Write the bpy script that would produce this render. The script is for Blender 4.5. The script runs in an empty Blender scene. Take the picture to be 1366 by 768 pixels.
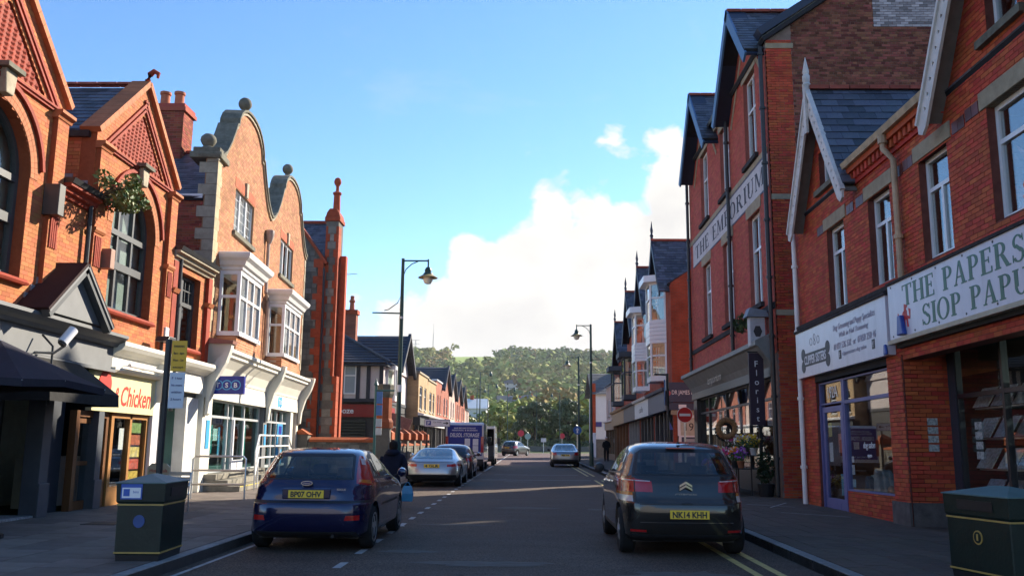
import bpy, bmesh, math, random
import numpy as np
from mathutils import Vector, Matrix, noise
from mathutils.geometry import tessellate_polygon
SC = bpy.context.scene
COL = SC.collection
random.seed(7)
R = math.radians
pi = math.pi

# ---------------------------------------------------------------- camera
def _unit(v):
    v = np.array(v, float); return v / np.linalg.norm(v)
_f, _tilt = 1180.0, 205.0
_y = _unit([22., -_tilt, _f])
_u = _unit([62., (22 * 62. + _f * _f) / _tilt, _f])
_x = np.cross(_u, _y)
_x = _x if _x[0] > 0 else -_x
_M = np.stack([_x, _y, _u], 1)                 # world -> (right, up, forward)
cam_data = bpy.data.cameras.new('camera')
cam = bpy.data.objects.new('camera', cam_data)
COL.objects.link(cam)
cam_data.sensor_width = 36.0
cam_data.lens = 36.0 * _f / 1366.0
cam_data.clip_end = 6000.0
cam_data.clip_start = 0.1
_r, _up, _fw = _M[0], _M[1], _M[2]
cam.matrix_world = Matrix(((_r[0], _up[0], -_fw[0], 0), (_r[1], _up[1], -_fw[1], 0), (_r[2], _up[2], -_fw[2], 1.5), (0, 0, 0, 1)))
SC.camera = cam

# ---------------------------------------------------------------- light
SUN_AZ, SUN_EL = 42.0, 28.0                    # degrees to the right of the street axis (+Y), and above the horizon
sun_data = bpy.data.lights.new('sun', 'SUN')
sun_data.energy = 3.9
sun_data.angle = R(0.6)
sun_data.color = (1.0, 0.9, 0.74)
sun = bpy.data.objects.new('sun', sun_data)
COL.objects.link(sun)
_sd = Vector((math.sin(R(SUN_AZ)) * math.cos(R(SUN_EL)), math.cos(R(SUN_AZ)) * math.cos(R(SUN_EL)), math.sin(R(SUN_EL))))
sun.rotation_euler = _sd.to_track_quat('Z', 'Y').to_euler()
sun.location = (30, 30, 40)

world = bpy.data.worlds.new('World')
SC.world = world
world.use_nodes = True
def build_world():
    nt = world.node_tree; N = nt.nodes; L = nt.links
    for n in list(N): N.remove(n)
    def nd(t, **k):
        n = N.new(t)
        for a, b in k.items(): setattr(n, a, b)
        return n
    def math_(op, a, b=None, c=None, clamp=False):
        n = nd('ShaderNodeMath', operation=op, use_clamp=clamp)
        for i, v in enumerate((a, b, c)):
            if v is None: continue
            if isinstance(v, (int, float)): n.inputs[i].default_value = v
            else: L.new(v, n.inputs[i])
        return n.outputs[0]
    out = nd('ShaderNodeOutputWorld'); bg = nd('ShaderNodeBackground')
    sky = nd('ShaderNodeTexSky', sky_type='NISHITA', sun_disc=False)
    sky.sun_elevation = R(SUN_EL); sky.sun_rotation = R(SUN_AZ)
    sky.altitude = 30; sky.air_density = 0.85; sky.dust_density = 0.05; sky.ozone_density = 2.5
    tc = nd('ShaderNodeTexCoord')
    sep = nd('ShaderNodeSeparateXYZ'); L.new(tc.outputs['Generated'], sep.inputs[0])
    # the direction looked at: elevation and bearing, then billowing noise for a bank of cumulus low in the sky
    el = math_('ARCSINE', sep.outputs[2])
    az = math_('ARCTAN2', sep.outputs[0], sep.outputs[1])
    def noise_(scale, detail, rough, off, dist=0.0):
        mp = nd('ShaderNodeMapping'); L.new(tc.outputs['Generated'], mp.inputs[0])
        mp.inputs['Location'].default_value = off; mp.inputs['Scale'].default_value = (1, 1, 1.5)
        n = nd('ShaderNodeTexNoise'); n.inputs['Scale'].default_value = scale; n.inputs['Detail'].default_value = detail
        n.inputs['Roughness'].default_value = rough; n.inputs['Distortion'].default_value = dist
        L.new(mp.outputs[0], n.inputs['Vector']); return n.outputs['Fac']
    n1 = noise_(9.0, 12.0, 0.6, (0.35, 0.1, 0.22), 0.25)
    vo = nd('ShaderNodeTexVoronoi'); vo.inputs['Scale'].default_value = 17.0; vo.inputs['Detail'].default_value = 1.0; L.new(tc.outputs['Generated'], vo.inputs['Vector'])
    n2 = noise_(3.0, 3.0, 0.5, (1.7, 0.4, 0.9))
    # the bank's top: about 12 degrees, swelling and sinking round the horizon
    wave = math_('SINE', math_('MULTIPLY_ADD', az, 4.0, 0.62))
    top = math_('MULTIPLY_ADD', wave, 0.16, 0.208)
    top = math_('MULTIPLY_ADD', math_('SUBTRACT', n1, 0.5), 0.26, top)
    top = math_('MULTIPLY_ADD', math_('SUBTRACT', 0.45, vo.outputs['Distance']), 0.10, top)
    top = math_('MULTIPLY_ADD', math_('SUBTRACT', n2, 0.5), 0.06, top)
    cov = math_('MULTIPLY', math_('SUBTRACT', top, el), 36.0, clamp=True)
    # thin wisps higher up
    n3 = noise_(2.3, 7.0, 0.62, (4.1, 2.2, 5.5), 0.9)
    wisp = math_('MULTIPLY', math_('SUBTRACT', n3, 0.56), 2.4, clamp=True)
    cov = math_('MAXIMUM', cov, math_('MULTIPLY', wisp, 0.55))
    # shape shading inside the cloud: lit billows, greyer hollows and base
    n4 = noise_(7.0, 7.0, 0.55, (0.42, 0.03, 0.30), 0.2)
    sh = math_('MULTIPLY_ADD', math_('SUBTRACT', n4, 0.5), 2.0, 0.78, clamp=True)
    sh = math_('SUBTRACT', sh, math_('MULTIPLY', vo.outputs['Distance'], 0.25), clamp=True)
    sh = math_('MULTIPLY', sh, math_('MULTIPLY_ADD', el, 1.3, 0.72, clamp=True))
    cr = nd('ShaderNodeMix', data_type='RGBA'); L.new(sh, cr.inputs[0])
    cr.inputs[6].default_value = (1.70, 1.66, 1.66, 1); cr.inputs[7].default_value = (2.5, 2.42, 2.28, 1)
    # the blue itself
    hs = nd('ShaderNodeHueSaturation'); hs.inputs['Saturation'].default_value = 1.16; hs.inputs['Value'].default_value = 0.61; hs.inputs['Hue'].default_value = 0.501
    L.new(sky.outputs[0], hs.inputs['Color'])
    mx = nd('ShaderNodeMix', data_type='RGBA'); L.new(cov, mx.inputs[0]); L.new(hs.outputs[0], mx.inputs[6]); L.new(cr.outputs[2], mx.inputs[7])
    L.new(mx.outputs[2], bg.inputs[0]); bg.inputs[1].default_value = 0.15
    L.new(bg.outputs[0], out.inputs[0])
build_world()
SC.view_settings.view_transform = 'Standard'
SC.view_settings.look = 'None'
SC.view_settings.exposure = 1.6
SC.view_settings.gamma = 1.0
SC.cycles.max_bounces = 6
SC.cycles.diffuse_bounces = 3
SC.cycles.glossy_bounces = 3
SC.cycles.transmission_bounces = 4
SC.cycles.transparent_max_bounces = 12
SC.cycles.caustics_reflective = False
SC.cycles.caustics_refractive = False
SC.cycles.use_denoising = True

# ---------------------------------------------------------------- materials
MATS = {}
def M(name, col, rough=0.6, var=0.14, scale=5.0, bump=0.0, bscale=40.0, isl=0.0, hue=0.0, metal=0.0, spec=0.5, coat=0.0, dirt=0.0, dcol=(0.05, 0.045, 0.04), dscale=1.3, emit=None, aniso=None):
    """principled surface: base colour with soft noise mottling, per-piece variation, stains of their own shape, and fine relief"""
    if name in MATS: return MATS[name]
    m = bpy.data.materials.new(name); m.use_nodes = True
    nt = m.node_tree; N = nt.nodes; L = nt.links
    b = N['Principled BSDF']
    b.inputs['Roughness'].default_value = rough; b.inputs['Metallic'].default_value = metal
    b.inputs['Specular IOR Level'].default_value = min(spec, 0.18) if rough >= 0.68 else spec      # weathered matt surfaces barely glint
    if coat: b.inputs['Coat Weight'].default_value = coat; b.inputs['Coat Roughness'].default_value = 0.04
    tc = N.new('ShaderNodeTexCoord')
    src = tc.outputs['Object']
    if aniso:
        mp = N.new('ShaderNodeMapping'); mp.inputs['Scale'].default_value = aniso; L.new(src, mp.inputs[0]); src = mp.outputs[0]
    n = N.new('ShaderNodeTexNoise'); n.inputs['Scale'].default_value = scale; n.inputs['Detail'].default_value = 5.0; n.inputs['Roughness'].default_value = 0.6
    L.new(src, n.inputs['Vector'])
    mr = N.new('ShaderNodeMapRange'); mr.inputs[1].default_value = 0.3; mr.inputs[2].default_value = 0.7
    mr.inputs[3].default_value = 1 - var; mr.inputs[4].default_value = 1 + var
    L.new(n.outputs['Fac'], mr.inputs[0])
    hs = N.new('ShaderNodeHueSaturation'); hs.inputs['Color'].default_value = (*col, 1)
    val = mr.outputs[0]
    if isl or hue:
        g = N.new('ShaderNodeNewGeometry'); oi = N.new('ShaderNodeObjectInfo')
        ad = N.new('ShaderNodeMath'); ad.operation = 'ADD'; L.new(g.outputs['Random Per Island'], ad.inputs[0]); L.new(oi.outputs['Random'], ad.inputs[1])
        fr = N.new('ShaderNodeMath'); fr.operation = 'FRACT'; L.new(ad.outputs[0], fr.inputs[0])
        m2 = N.new('ShaderNodeMapRange'); m2.inputs[3].default_value = 1 - isl; m2.inputs[4].default_value = 1 + isl; L.new(fr.outputs[0], m2.inputs[0])
        mu = N.new('ShaderNodeMath'); mu.operation = 'MULTIPLY'; L.new(val, mu.inputs[0]); L.new(m2.outputs[0], mu.inputs[1]); val = mu.outputs[0]
        if hue:
            f2 = N.new('ShaderNodeMath'); f2.operation = 'MULTIPLY_ADD'; f2.inputs[1].default_value = 7.31; f2.inputs[2].default_value = 0.17; L.new(fr.outputs[0], f2.inputs[0])
            f3 = N.new('ShaderNodeMath'); f3.operation = 'FRACT'; L.new(f2.outputs[0], f3.inputs[0])
            m3 = N.new('ShaderNodeMapRange'); m3.inputs[3].default_value = 0.5 - hue; m3.inputs[4].default_value = 0.5 + hue; L.new(f3.outputs[0], m3.inputs[0])
            L.new(m3.outputs[0], hs.inputs['Hue'])
    L.new(val, hs.inputs['Value'])
    cout = hs.outputs[0]
    if dirt:
        d = N.new('ShaderNodeTexNoise'); d.inputs['Scale'].default_value = dscale; d.inputs['Detail'].default_value = 7.0; d.inputs['Roughness'].default_value = 0.65
        L.new(src, d.inputs['Vector'])
        dm = N.new('ShaderNodeMapRange'); dm.inputs[1].default_value = 0.52; dm.inputs[2].default_value = 0.75; dm.inputs[3].default_value = 0; dm.inputs[4].default_value = dirt
        L.new(d.outputs['Fac'], dm.inputs[0])
        mx = N.new('ShaderNodeMix'); mx.data_type = 'RGBA'; L.new(dm.outputs[0], mx.inputs[0]); L.new(cout, mx.inputs[6]); mx.inputs[7].default_value = (*dcol, 1)
        cout = mx.outputs[2]
    L.new(cout, b.inputs['Base Color'])
    if emit: b.inputs['Emission Color'].default_value = (*emit[:3], 1); b.inputs['Emission Strength'].default_value = emit[3]
    if bump:
        bn = N.new('ShaderNodeTexNoise'); bn.inputs['Scale'].default_value = bscale; bn.inputs['Detail'].default_value = 4.0
        L.new(src, bn.inputs['Vector'])
        bp = N.new('ShaderNodeBump'); bp.inputs['Strength'].default_value = bump; bp.inputs['Distance'].default_value = 0.02
        L.new(bn.outputs['Fac'], bp.inputs['Height']); L.new(bp.outputs[0], b.inputs['Normal'])
    MATS[name] = m
    return m

def glass(name, tint=(0.94, 0.965, 0.96), ior=1.7, rough=0.01, wob=0.0):
    if name in MATS: return MATS[name]
    m = bpy.data.materials.new(name); m.use_nodes = True
    nt = m.node_tree; N = nt.nodes; L = nt.links
    for n in list(N): N.remove(n)
    o = N.new('ShaderNodeOutputMaterial'); mx = N.new('ShaderNodeMixShader'); fr = N.new('ShaderNodeFresnel'); fr.inputs[0].default_value = ior
    t = N.new('ShaderNodeBsdfTransparent'); t.inputs[0].default_value = (*tint, 1)
    # a pane is thin: the same reflectance on its outer and inner face (no internal reflection)
    ge = N.new('ShaderNodeNewGeometry'); im = N.new('ShaderNodeMix'); im.inputs[2].default_value = ior; im.inputs[3].default_value = 1.0 / ior
    L.new(ge.outputs['Backfacing'], im.inputs[0]); L.new(im.outputs[0], fr.inputs[0])
    g = N.new('ShaderNodeBsdfGlossy'); g.inputs['Roughness'].default_value = rough
    # old panes are never quite flat
    tc = N.new('ShaderNodeTexCoord'); nz = N.new('ShaderNodeTexNoise'); nz.inputs['Scale'].default_value = 1.6; L.new(tc.outputs['Object'], nz.inputs['Vector'])
    bp = N.new('ShaderNodeBump'); bp.inputs['Strength'].default_value = wob; bp.inputs['Distance'].default_value = 0.02
    L.new(nz.outputs['Fac'], bp.inputs['Height'])
    if wob: L.new(bp.outputs[0], g.inputs['Normal'])
    L.new(fr.outputs[0], mx.inputs[0]); L.new(t.outputs[0], mx.inputs[1]); L.new(g.outputs[0], mx.inputs[2]); L.new(mx.outputs[0], o.inputs[0])
    MATS[name] = m
    return m

def brick_surface(name, c1, c2, mortar, rough=0.85, frame=(0, 1, 2), row=0.075, width=0.225):
    """brickwork too far off to tell the bricks apart: a brick pattern in the material, along the wall's own axes"""
    if name in MATS: return MATS[name]
    m = bpy.data.materials.new(name); m.use_nodes = True
    nt = m.node_tree; N = nt.nodes; L = nt.links
    b = N['Principled BSDF']; b.inputs['Roughness'].default_value = rough; b.inputs['Specular IOR Level'].default_value = 0.18
    tc = N.new('ShaderNodeTexCoord'); se = N.new('ShaderNodeSeparateXYZ'); co = N.new('ShaderNodeCombineXYZ')
    L.new(tc.outputs['Object'], se.inputs[0])
    if frame == 'y': L.new(se.outputs[1], co.inputs[0])
    elif frame == 'x': L.new(se.outputs[0], co.inputs[0])
    else:
        a = N.new('ShaderNodeMath'); a.operation = 'ADD'; L.new(se.outputs[0], a.inputs[0]); L.new(se.outputs[1], a.inputs[1]); L.new(a.outputs[0], co.inputs[0])
    L.new(se.outputs[2], co.inputs[1])
    bt = N.new('ShaderNodeTexBrick'); bt.inputs['Color1'].default_value = (*c1, 1); bt.inputs['Color2'].default_value = (*c2, 1); bt.inputs['Mortar'].default_value = (*mortar, 1)
    bt.inputs['Scale'].default_value = 1.0; bt.inputs['Mortar Size'].default_value = 0.008; bt.inputs['Brick Width'].default_value = width; bt.inputs['Row Height'].default_value = row; bt.inputs['Bias'].default_value = -0.1
    L.new(co.outputs[0], bt.inputs['Vector'])
    n = N.new('ShaderNodeTexNoise'); n.inputs['Scale'].default_value = 1.7; n.inputs['Detail'].default_value = 6; L.new(tc.outputs['Object'], n.inputs['Vector'])
    mr = N.new('ShaderNodeMapRange'); mr.inputs[1].default_value = 0.3; mr.inputs[2].default_value = 0.7; mr.inputs[3].default_value = 0.75; mr.inputs[4].default_value = 1.2; L.new(n.outputs['Fac'], mr.inputs[0])
    hs = N.new('ShaderNodeHueSaturation'); L.new(bt.outputs['Color'], hs.inputs['Color']); L.new(mr.outputs[0], hs.inputs['Value']); L.new(hs.outputs[0], b.inputs['Base Color'])
    MATS[name] = m
    return m

# ---------------------------------------------------------------- frames and mesh building
class Fr:
    """a wall's own axes: a runs along it, z (or b) up, d out of it; t = +1 when writing reads along +a"""
    def __init__(s, o, u, v, n, a0=0.0, t=1):
        s.o = np.array(o, float); s.u = np.array(u, float); s.v = np.array(v, float); s.n = np.array(n, float); s.a0 = a0; s.t = t
    def p(s, a, b, d=0.0):
        return s.o + s.u * (a - s.a0) + s.v * b + s.n * d
WORLD = Fr((0, 0, 0), (1, 0, 0), (0, 0, 1), (0, -1, 0))
def side_frame(x, y0=0.0, side=-1, rot=0.0, k=0.0):
    r = R(rot)
    return Fr((x, y0, 0), (side * math.sin(r), math.cos(r), k), (0, 0, 1), (-side * math.cos(r), math.sin(r), 0), a0=y0, t=-side)
def front_frame(y, x0=0.0):
    return Fr((x0, y, 0), (1, 0, 0), (0, 0, 1), (0, -1, 0), a0=x0, t=1)
def roof_frame(p0, p1, pr):
    """eave from p0 to p1, pr a point on the ridge: a along the eave, b up the slope"""
    p0, p1, pr = (np.array(q, float) for q in (p0, p1, pr))
    u = _unit(p1 - p0); w = pr - p0; v = w - u * w.dot(u); b = np.linalg.norm(v); v = v / b
    n = np.cross(u, v)
    if n[2] < 0: n = -n
    f = Fr(p0, u, v, n); f.len = float(np.linalg.norm(p1 - p0)); f.up = float(b)
    return f

def new_obj(name, data, parent=None):
    o = bpy.data.objects.new(name, data); COL.objects.link(o)
    if parent is not None: o.parent = parent
    return o
def world_loc(o):
    v = Vector((0, 0, 0))
    while o is not None: v += o.location; o = o.parent
    return v
def thing(name, label, cat, loc=(0, 0, 0), group=None, rz=0.0):
    o = new_obj(name, None); o.location = loc; o.rotation_euler = (0, 0, rz)
    o.empty_display_size = 0.2
    tag(o, label, cat, group); return o
def tag(o, label=None, cat=None, group=None, kind=None):
    if label: o['label'] = label
    if cat: o['category'] = cat
    if group: o['group'] = group
    if kind: o['kind'] = kind
    return o

class MB:
    def __init__(s, fr=WORLD): s.fr = fr; s.V = []; s.F = []
    def add(s, vs, fs):
        o = len(s.V); s.V.extend([tuple(map(float, v)) for v in vs]); s.F.extend([tuple(i + o for i in f) for f in fs]); return s
    def box(s, a0, a1, z0, z1, d0, d1):
        P = s.fr.p
        s.add([P(a0, z0, d0), P(a1, z0, d0), P(a1, z0, d1), P(a0, z0, d1), P(a0, z1, d0), P(a1, z1, d0), P(a1, z1, d1), P(a0, z1, d1)],
              [(0, 3, 2, 1), (4, 5, 6, 7), (0, 1, 5, 4), (1, 2, 6, 5), (2, 3, 7, 6), (3, 0, 4, 7)]); return s
    def prism(s, pts, d0, d1, holes=(), back=True):
        loops = [list(pts)] + [list(h) for h in holes]
        flat = [q for l in loops for q in l]
        tri = tessellate_polygon([[Vector((a, z, 0)) for a, z in l] for l in loops])
        n = len(flat); P = s.fr.p
        vs = [P(a, z, d1) for a, z in flat] + [P(a, z, d0) for a, z in flat]
        fs = [tuple(t) for t in tri]
        if back: fs += [tuple(i + n for i in reversed(t)) for t in tri]
        k = 0
        for l in loops:
            m = len(l)
            for i in range(m): a, b = k + i, k + (i + 1) % m; fs.append((a, b, b + n, a + n))
            k += m
        s.add(vs, fs); return s
    def sweep(s, prof, a0, a1, z=0.0):
        """a closed (d, z) profile run along the wall"""
        P = s.fr.p; n = len(prof)
        vs = [P(a0, z + q[1], q[0]) for q in prof] + [P(a1, z + q[1], q[0]) for q in prof]
        s.add(vs, [tuple(range(n)), tuple(range(2 * n - 1, n - 1, -1))] + [(i, (i + 1) % n, (i + 1) % n + n, i + n) for i in range(n)]); return s
    def arc(s, ca, cz, r0, r1, t0, t1, d0, d1, n=14):
        for i in range(n):
            a, b = t0 + (t1 - t0) * i / n, t0 + (t1 - t0) * (i + 1) / n
            q = [(ca + r0 * math.cos(a), cz + r0 * math.sin(a)), (ca + r1 * math.cos(a), cz + r1 * math.sin(a)), (ca + r1 * math.cos(b), cz + r1 * math.sin(b)), (ca + r0 * math.cos(b), cz + r0 * math.sin(b))]
            s.prism(q, d0, d1)
        return s
    def tube(s, pts, r, n=8, cap=True):
        """round bar through world points; r a number or one per point"""
        pts = [Vector(p) for p in pts]; m = len(pts); rs = r if isinstance(r, (list, tuple)) else [r] * m
        o = len(s.V)
        for i, p in enumerate(pts):
            t = (pts[min(i + 1, m - 1)] - pts[max(i - 1, 0)]).normalized()
            a = Vector((0, 0, 1)) if abs(t.z) < 0.9 else Vector((1, 0, 0))
            e = t.cross(a).normalized(); g = t.cross(e)
            for j in range(n):
                w = 2 * pi * j / n; s.V.append(tuple(p + (e * math.cos(w) + g * math.sin(w)) * rs[i]))
        for i in range(m - 1):
            for j in range(n): s.F.append((o + i * n + j, o + i * n + (j + 1) % n, o + (i + 1) * n + (j + 1) % n, o + (i + 1) * n + j))
        if cap: s.F.append(tuple(o + j for j in range(n - 1, -1, -1))); s.F.append(tuple(o + (m - 1) * n + j for j in range(n)))
        return s
    def lathe(s, c, prof, n=16, axis='z'):
        o = len(s.V); m = len(prof)
        for r, h in prof:
            for j in range(n):
                w = 2 * pi * j / n; x, y = r * math.cos(w), r * math.sin(w)
                q = (x, y, h) if axis == 'z' else ((x, h, y) if axis == 'y' else (h, x, y))
                s.V.append((c[0] + q[0], c[1] + q[1], c[2] + q[2]))
        for i in range(m - 1):
            for j in range(n): s.F.append((o + i * n + j, o + i * n + (j + 1) % n, o + (i + 1) * n + (j + 1) % n, o + (i + 1) * n + j))
        s.F.append(tuple(o + j for j in range(n - 1, -1, -1))); s.F.append(tuple(o + (m - 1) * n + j for j in range(n)))
        return s
    def make(s, name, mat, parent=None, smooth=False, bevel=0.0, angle=35, kind=None, recalc=True):
        me = bpy.data.meshes.new(name)
        off = world_loc(parent) if parent is not None else Vector((0, 0, 0))
        me.from_pydata([(x - off.x, y - off.y, z - off.z) for x, y, z in s.V], [], s.F)
        if recalc or bevel:
            bm = bmesh.new(); bm.from_mesh(me)
            bmesh.ops.recalc_face_normals(bm, faces=bm.faces)
            if bevel:
                bmesh.ops.remove_doubles(bm, verts=bm.verts, dist=1e-5)
                es = [e for e in bm.edges if len(e.link_faces) == 2 and e.calc_face_angle(0) > 0.5]
                bmesh.ops.bevel(bm, geom=es, offset=bevel, segments=2, affect='EDGES', profile=0.5, clamp_overlap=True)
            bm.to_mesh(me); bm.free()
        if smooth:
            me.polygons.foreach_set('use_smooth', [True] * len(me.polygons)); me.set_sharp_from_angle(angle=R(angle))
        me.materials.append(mat)
        o = new_obj(name, me, parent)
        if kind: o['kind'] = kind
        return o
def copy_tree(o, parent=None):
    c = o.copy(); COL.objects.link(c); c.parent = parent
    for ch in list(o.children): copy_tree(ch, c)
    return c
def profile_box(d0, d1, z0, z1): return [(d0, z0), (d1, z0), (d1, z1), (d0, z1)]

# ---------------------------------------------------------------- small pieces: bricks, slates, slabs
def scan(polys, z):
    xs = []
    for l in polys:
        m = len(l)
        for i in range(m):
            (a0, z0), (a1, z1) = l[i], l[(i + 1) % m]
            if (z0 <= z) != (z1 <= z): xs.append(a0 + (a1 - a0) * (z - z0) / (z1 - z0))
    xs.sort()
    return [(xs[i], xs[i + 1]) for i in range(0, len(xs) - 1, 2)]
CAMP = np.array([0, 0, 1.5])
def pieces(fr, polys, name, mat, parent, h=0.075, w=0.225, gap=0.01, d0=-0.004, d1=0.012, tilt=0.0, n_ind=300, jit=0.003, stagger=0.5, headers=False, seed=1, wvar=0.0, rest=None):
    """lay courses of pieces over the polygon: the nearest ones are objects of their own, the rest one joined part"""
    rnd = random.Random(seed)
    zs = [q[1] for q in polys[0]]; z0, z1 = min(zs), max(zs)
    rects = []; k = 0; z = z0
    while z < z1 - 0.02:
        zt = min(z + h, z1)
        for (l, r) in scan(polys, (z + zt) / 2):
            ww = w * 0.5 if (headers and k % 4 == 3) else w
            st = l - (l % ww) + (ww * stagger if k % 2 else 0.0) - ww
            a = st
            while a < r:
                wn = ww * (1 + rnd.uniform(-wvar, wvar))
                b = a + wn; p, q = max(a, l), min(b, r)
                if q - p > 0.03: rects.append((p + gap / 2, q - gap / 2, z + gap / 2, zt - gap / 2, rnd.uniform(-jit, jit), abs((q - p) - ww) < 1e-4 and wvar == 0 and abs(zt - z - h) < 1e-6))
                a = b
        z = zt; k += 1
    if not rects: return
    A = np.array([q[:5] for q in rects]); full = np.array([q[5] for q in rects])
    ca, cb = (A[:, 0] + A[:, 1]) / 2, (A[:, 2] + A[:, 3]) / 2
    cen = fr.o + fr.u * (ca - fr.a0)[:, None] + fr.v * cb[:, None]
    dist = np.linalg.norm(cen - CAMP, axis=1)
    # only pieces inside the view count as near
    c = (cen - CAMP) @ _M.T; px = c[:, 0] / np.maximum(c[:, 2], 0.1) * _f; py = c[:, 1] / np.maximum(c[:, 2], 0.1) * _f
    vis = (np.abs(px) < 690) & (np.abs(py) < 390) & (c[:, 2] > 0)
    order = np.argsort(np.where(vis & full, dist, 1e6))
    ind = [i for i in order[:n_ind] if vis[i] and full[i]] if n_ind else []
    indset = set(ind)
    off = np.array(world_loc(parent)) if parent is not None else np.zeros(3)
    # the joined rest
    keep = np.array([i for i in range(len(rects)) if i not in indset], int)
    def corners(A):
        a0, a1, b0, b1, j = A.T
        P = lambda a, b, d: fr.o + fr.u * (a - fr.a0)[:, None] + fr.v * b[:, None] + fr.n * d[:, None]
        e = np.zeros(len(A))
        return np.stack([P(a0, b0, e + d0), P(a1, b0, e + d0), P(a1, b1, e + d0), P(a0, b1, e + d0), P(a0, b0, e + d1 + j + tilt), P(a1, b0, e + d1 + j + tilt), P(a1, b1, e + d1 + j), P(a0, b1, e + d1 + j)], 1)
    quads = np.array([(4, 5, 6, 7), (0, 1, 5, 4), (1, 2, 6, 5), (2, 3, 7, 6), (3, 0, 4, 7)])
    if np.dot(np.cross(fr.u, fr.v), fr.n) < 0: quads = quads[:, ::-1]
    def mesh_of(C, nm):
        n = len(C); me = bpy.data.meshes.new(nm)
        V = C.reshape(-1, 3); Q = (quads[None] + (np.arange(n) * 8)[:, None, None]).reshape(-1)
        me.vertices.add(len(V)); me.vertices.foreach_set('co', V.reshape(-1))
        me.loops.add(len(Q)); me.loops.foreach_set('vertex_index', Q)
        nf = n * 5; me.polygons.add(nf); me.polygons.foreach_set('loop_start', np.arange(nf) * 4)
        me.update(calc_edges=True); me.polygons.foreach_set('use_smooth', [False] * nf); me.materials.append(mat); return me
    if len(keep):
        o = new_obj(rest or name + '_courses', mesh_of(corners(A[keep]) - off, name), parent); o['kind'] = 'stuff'
    if len(ind):
        i0 = ind[0]; c0 = cen[i0]
        A0 = A[i0:i0 + 1].copy(); A0[:, 4] = 0
        me = mesh_of(corners(A0) - c0, name)
        for i in ind:
            o = bpy.data.objects.new(name, me); COL.objects.link(o); o.parent = parent
            o.location = cen[i] + fr.n * A[i, 4] - off

def wall(fr, outline, parent, mortar, brickmat=None, holes=(), thick=0.3, n_ind=300, name='wall', seed=1, d=0.0, **kw):
    w = MB(fr).prism(outline, d - thick, d, holes).make(name, mortar, parent)
    if brickmat is not None:
        g = fr if d == 0 else Fr(fr.o + fr.n * d, fr.u, fr.v, fr.n, fr.a0, fr.t)
        pieces(g, [outline] + list(holes), 'brick', brickmat, parent, n_ind=n_ind, seed=seed, **kw)
    return w
def arch_poly(ca, hw, z0, zs, n=16):
    return [(ca - hw, z0), (ca + hw, z0)] + [(ca + hw * math.cos(pi * i / n), zs + hw * math.sin(pi * i / n)) for i in range(n + 1)]
def rect(a0, a1, z0, z1): return [(a0, z0), (a1, z0), (a1, z1), (a0, z1)]
def slate_roof(f, poly, parent, mat, deck, n_ind=120, h=0.2, w=0.28, seed=3, name='slate', deckname='roof', th=0.12):
    MB(f).prism(poly, -th, -0.01).make(deckname, deck, parent)
    pieces(f, [poly], name, mat, parent, h=h, w=w, gap=0.006, d0=-0.012, d1=0.004, tilt=0.012, n_ind=n_ind, jit=0.003, seed=seed)

# ---------------------------------------------------------------- writing
def place_text_mesh(me, fr, a, z, d, name, mat, parent, sx, sz, ex):
    n = len(me.vertices); co = np.empty(n * 3); me.vertices.foreach_get('co', co); co = co.reshape(-1, 3)
    x, y = co[:, 0], co[:, 1]; off = np.array(world_loc(parent)) if parent is not None else 0
    aa = a + fr.t * x * sx; zz = z + y * sz; dd = d + co[:, 2] * ex
    P = fr.o + fr.u * (aa - fr.a0)[:, None] + fr.v * zz[:, None] + fr.n * dd[:, None] - off
    me.vertices.foreach_set('co', P.reshape(-1)); me.update()
    me.materials.clear(); me.materials.append(mat)
    return new_obj(name, me, parent)
def text(s, fr, a, z, d, h, mat, parent, name='lettering', width=None, bold=0.0, shear=0.0, ext=0.004, spacing=1.0):
    """sans lettering centred on (a, z), cap height h"""
    cu = bpy.data.curves.new(name, 'FONT'); cu.body = s; cu.align_x = 'CENTER'; cu.offset = bold; cu.shear = shear; cu.resolution_u = 3
    cu.space_character = spacing
    cu.extrude = 0.5
    t = bpy.data.objects.new('t', cu); COL.objects.link(t)
    dg = bpy.context.evaluated_depsgraph_get()
    me = bpy.data.meshes.new_from_object(t.evaluated_get(dg)); me.name = name
    bpy.data.objects.remove(t); bpy.data.curves.remove(cu)
    n = len(me.vertices)
    if n == 0: return None
    co = np.empty(n * 3); me.vertices.foreach_get('co', co); co = co.reshape(-1, 3)
    co[:, 0] -= (co[:, 0].min() + co[:, 0].max()) / 2
    caps = 0.73
    co[:, 1] -= caps / 2
    me.vertices.foreach_set('co', co.reshape(-1))
    sz = h / caps; w = co[:, 0].max() - co[:, 0].min()
    sx = (width / w) if width else sz
    return place_text_mesh(me, fr, a, z, d + ext / 2, name, mat, parent, sx, sz, ext)

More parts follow.
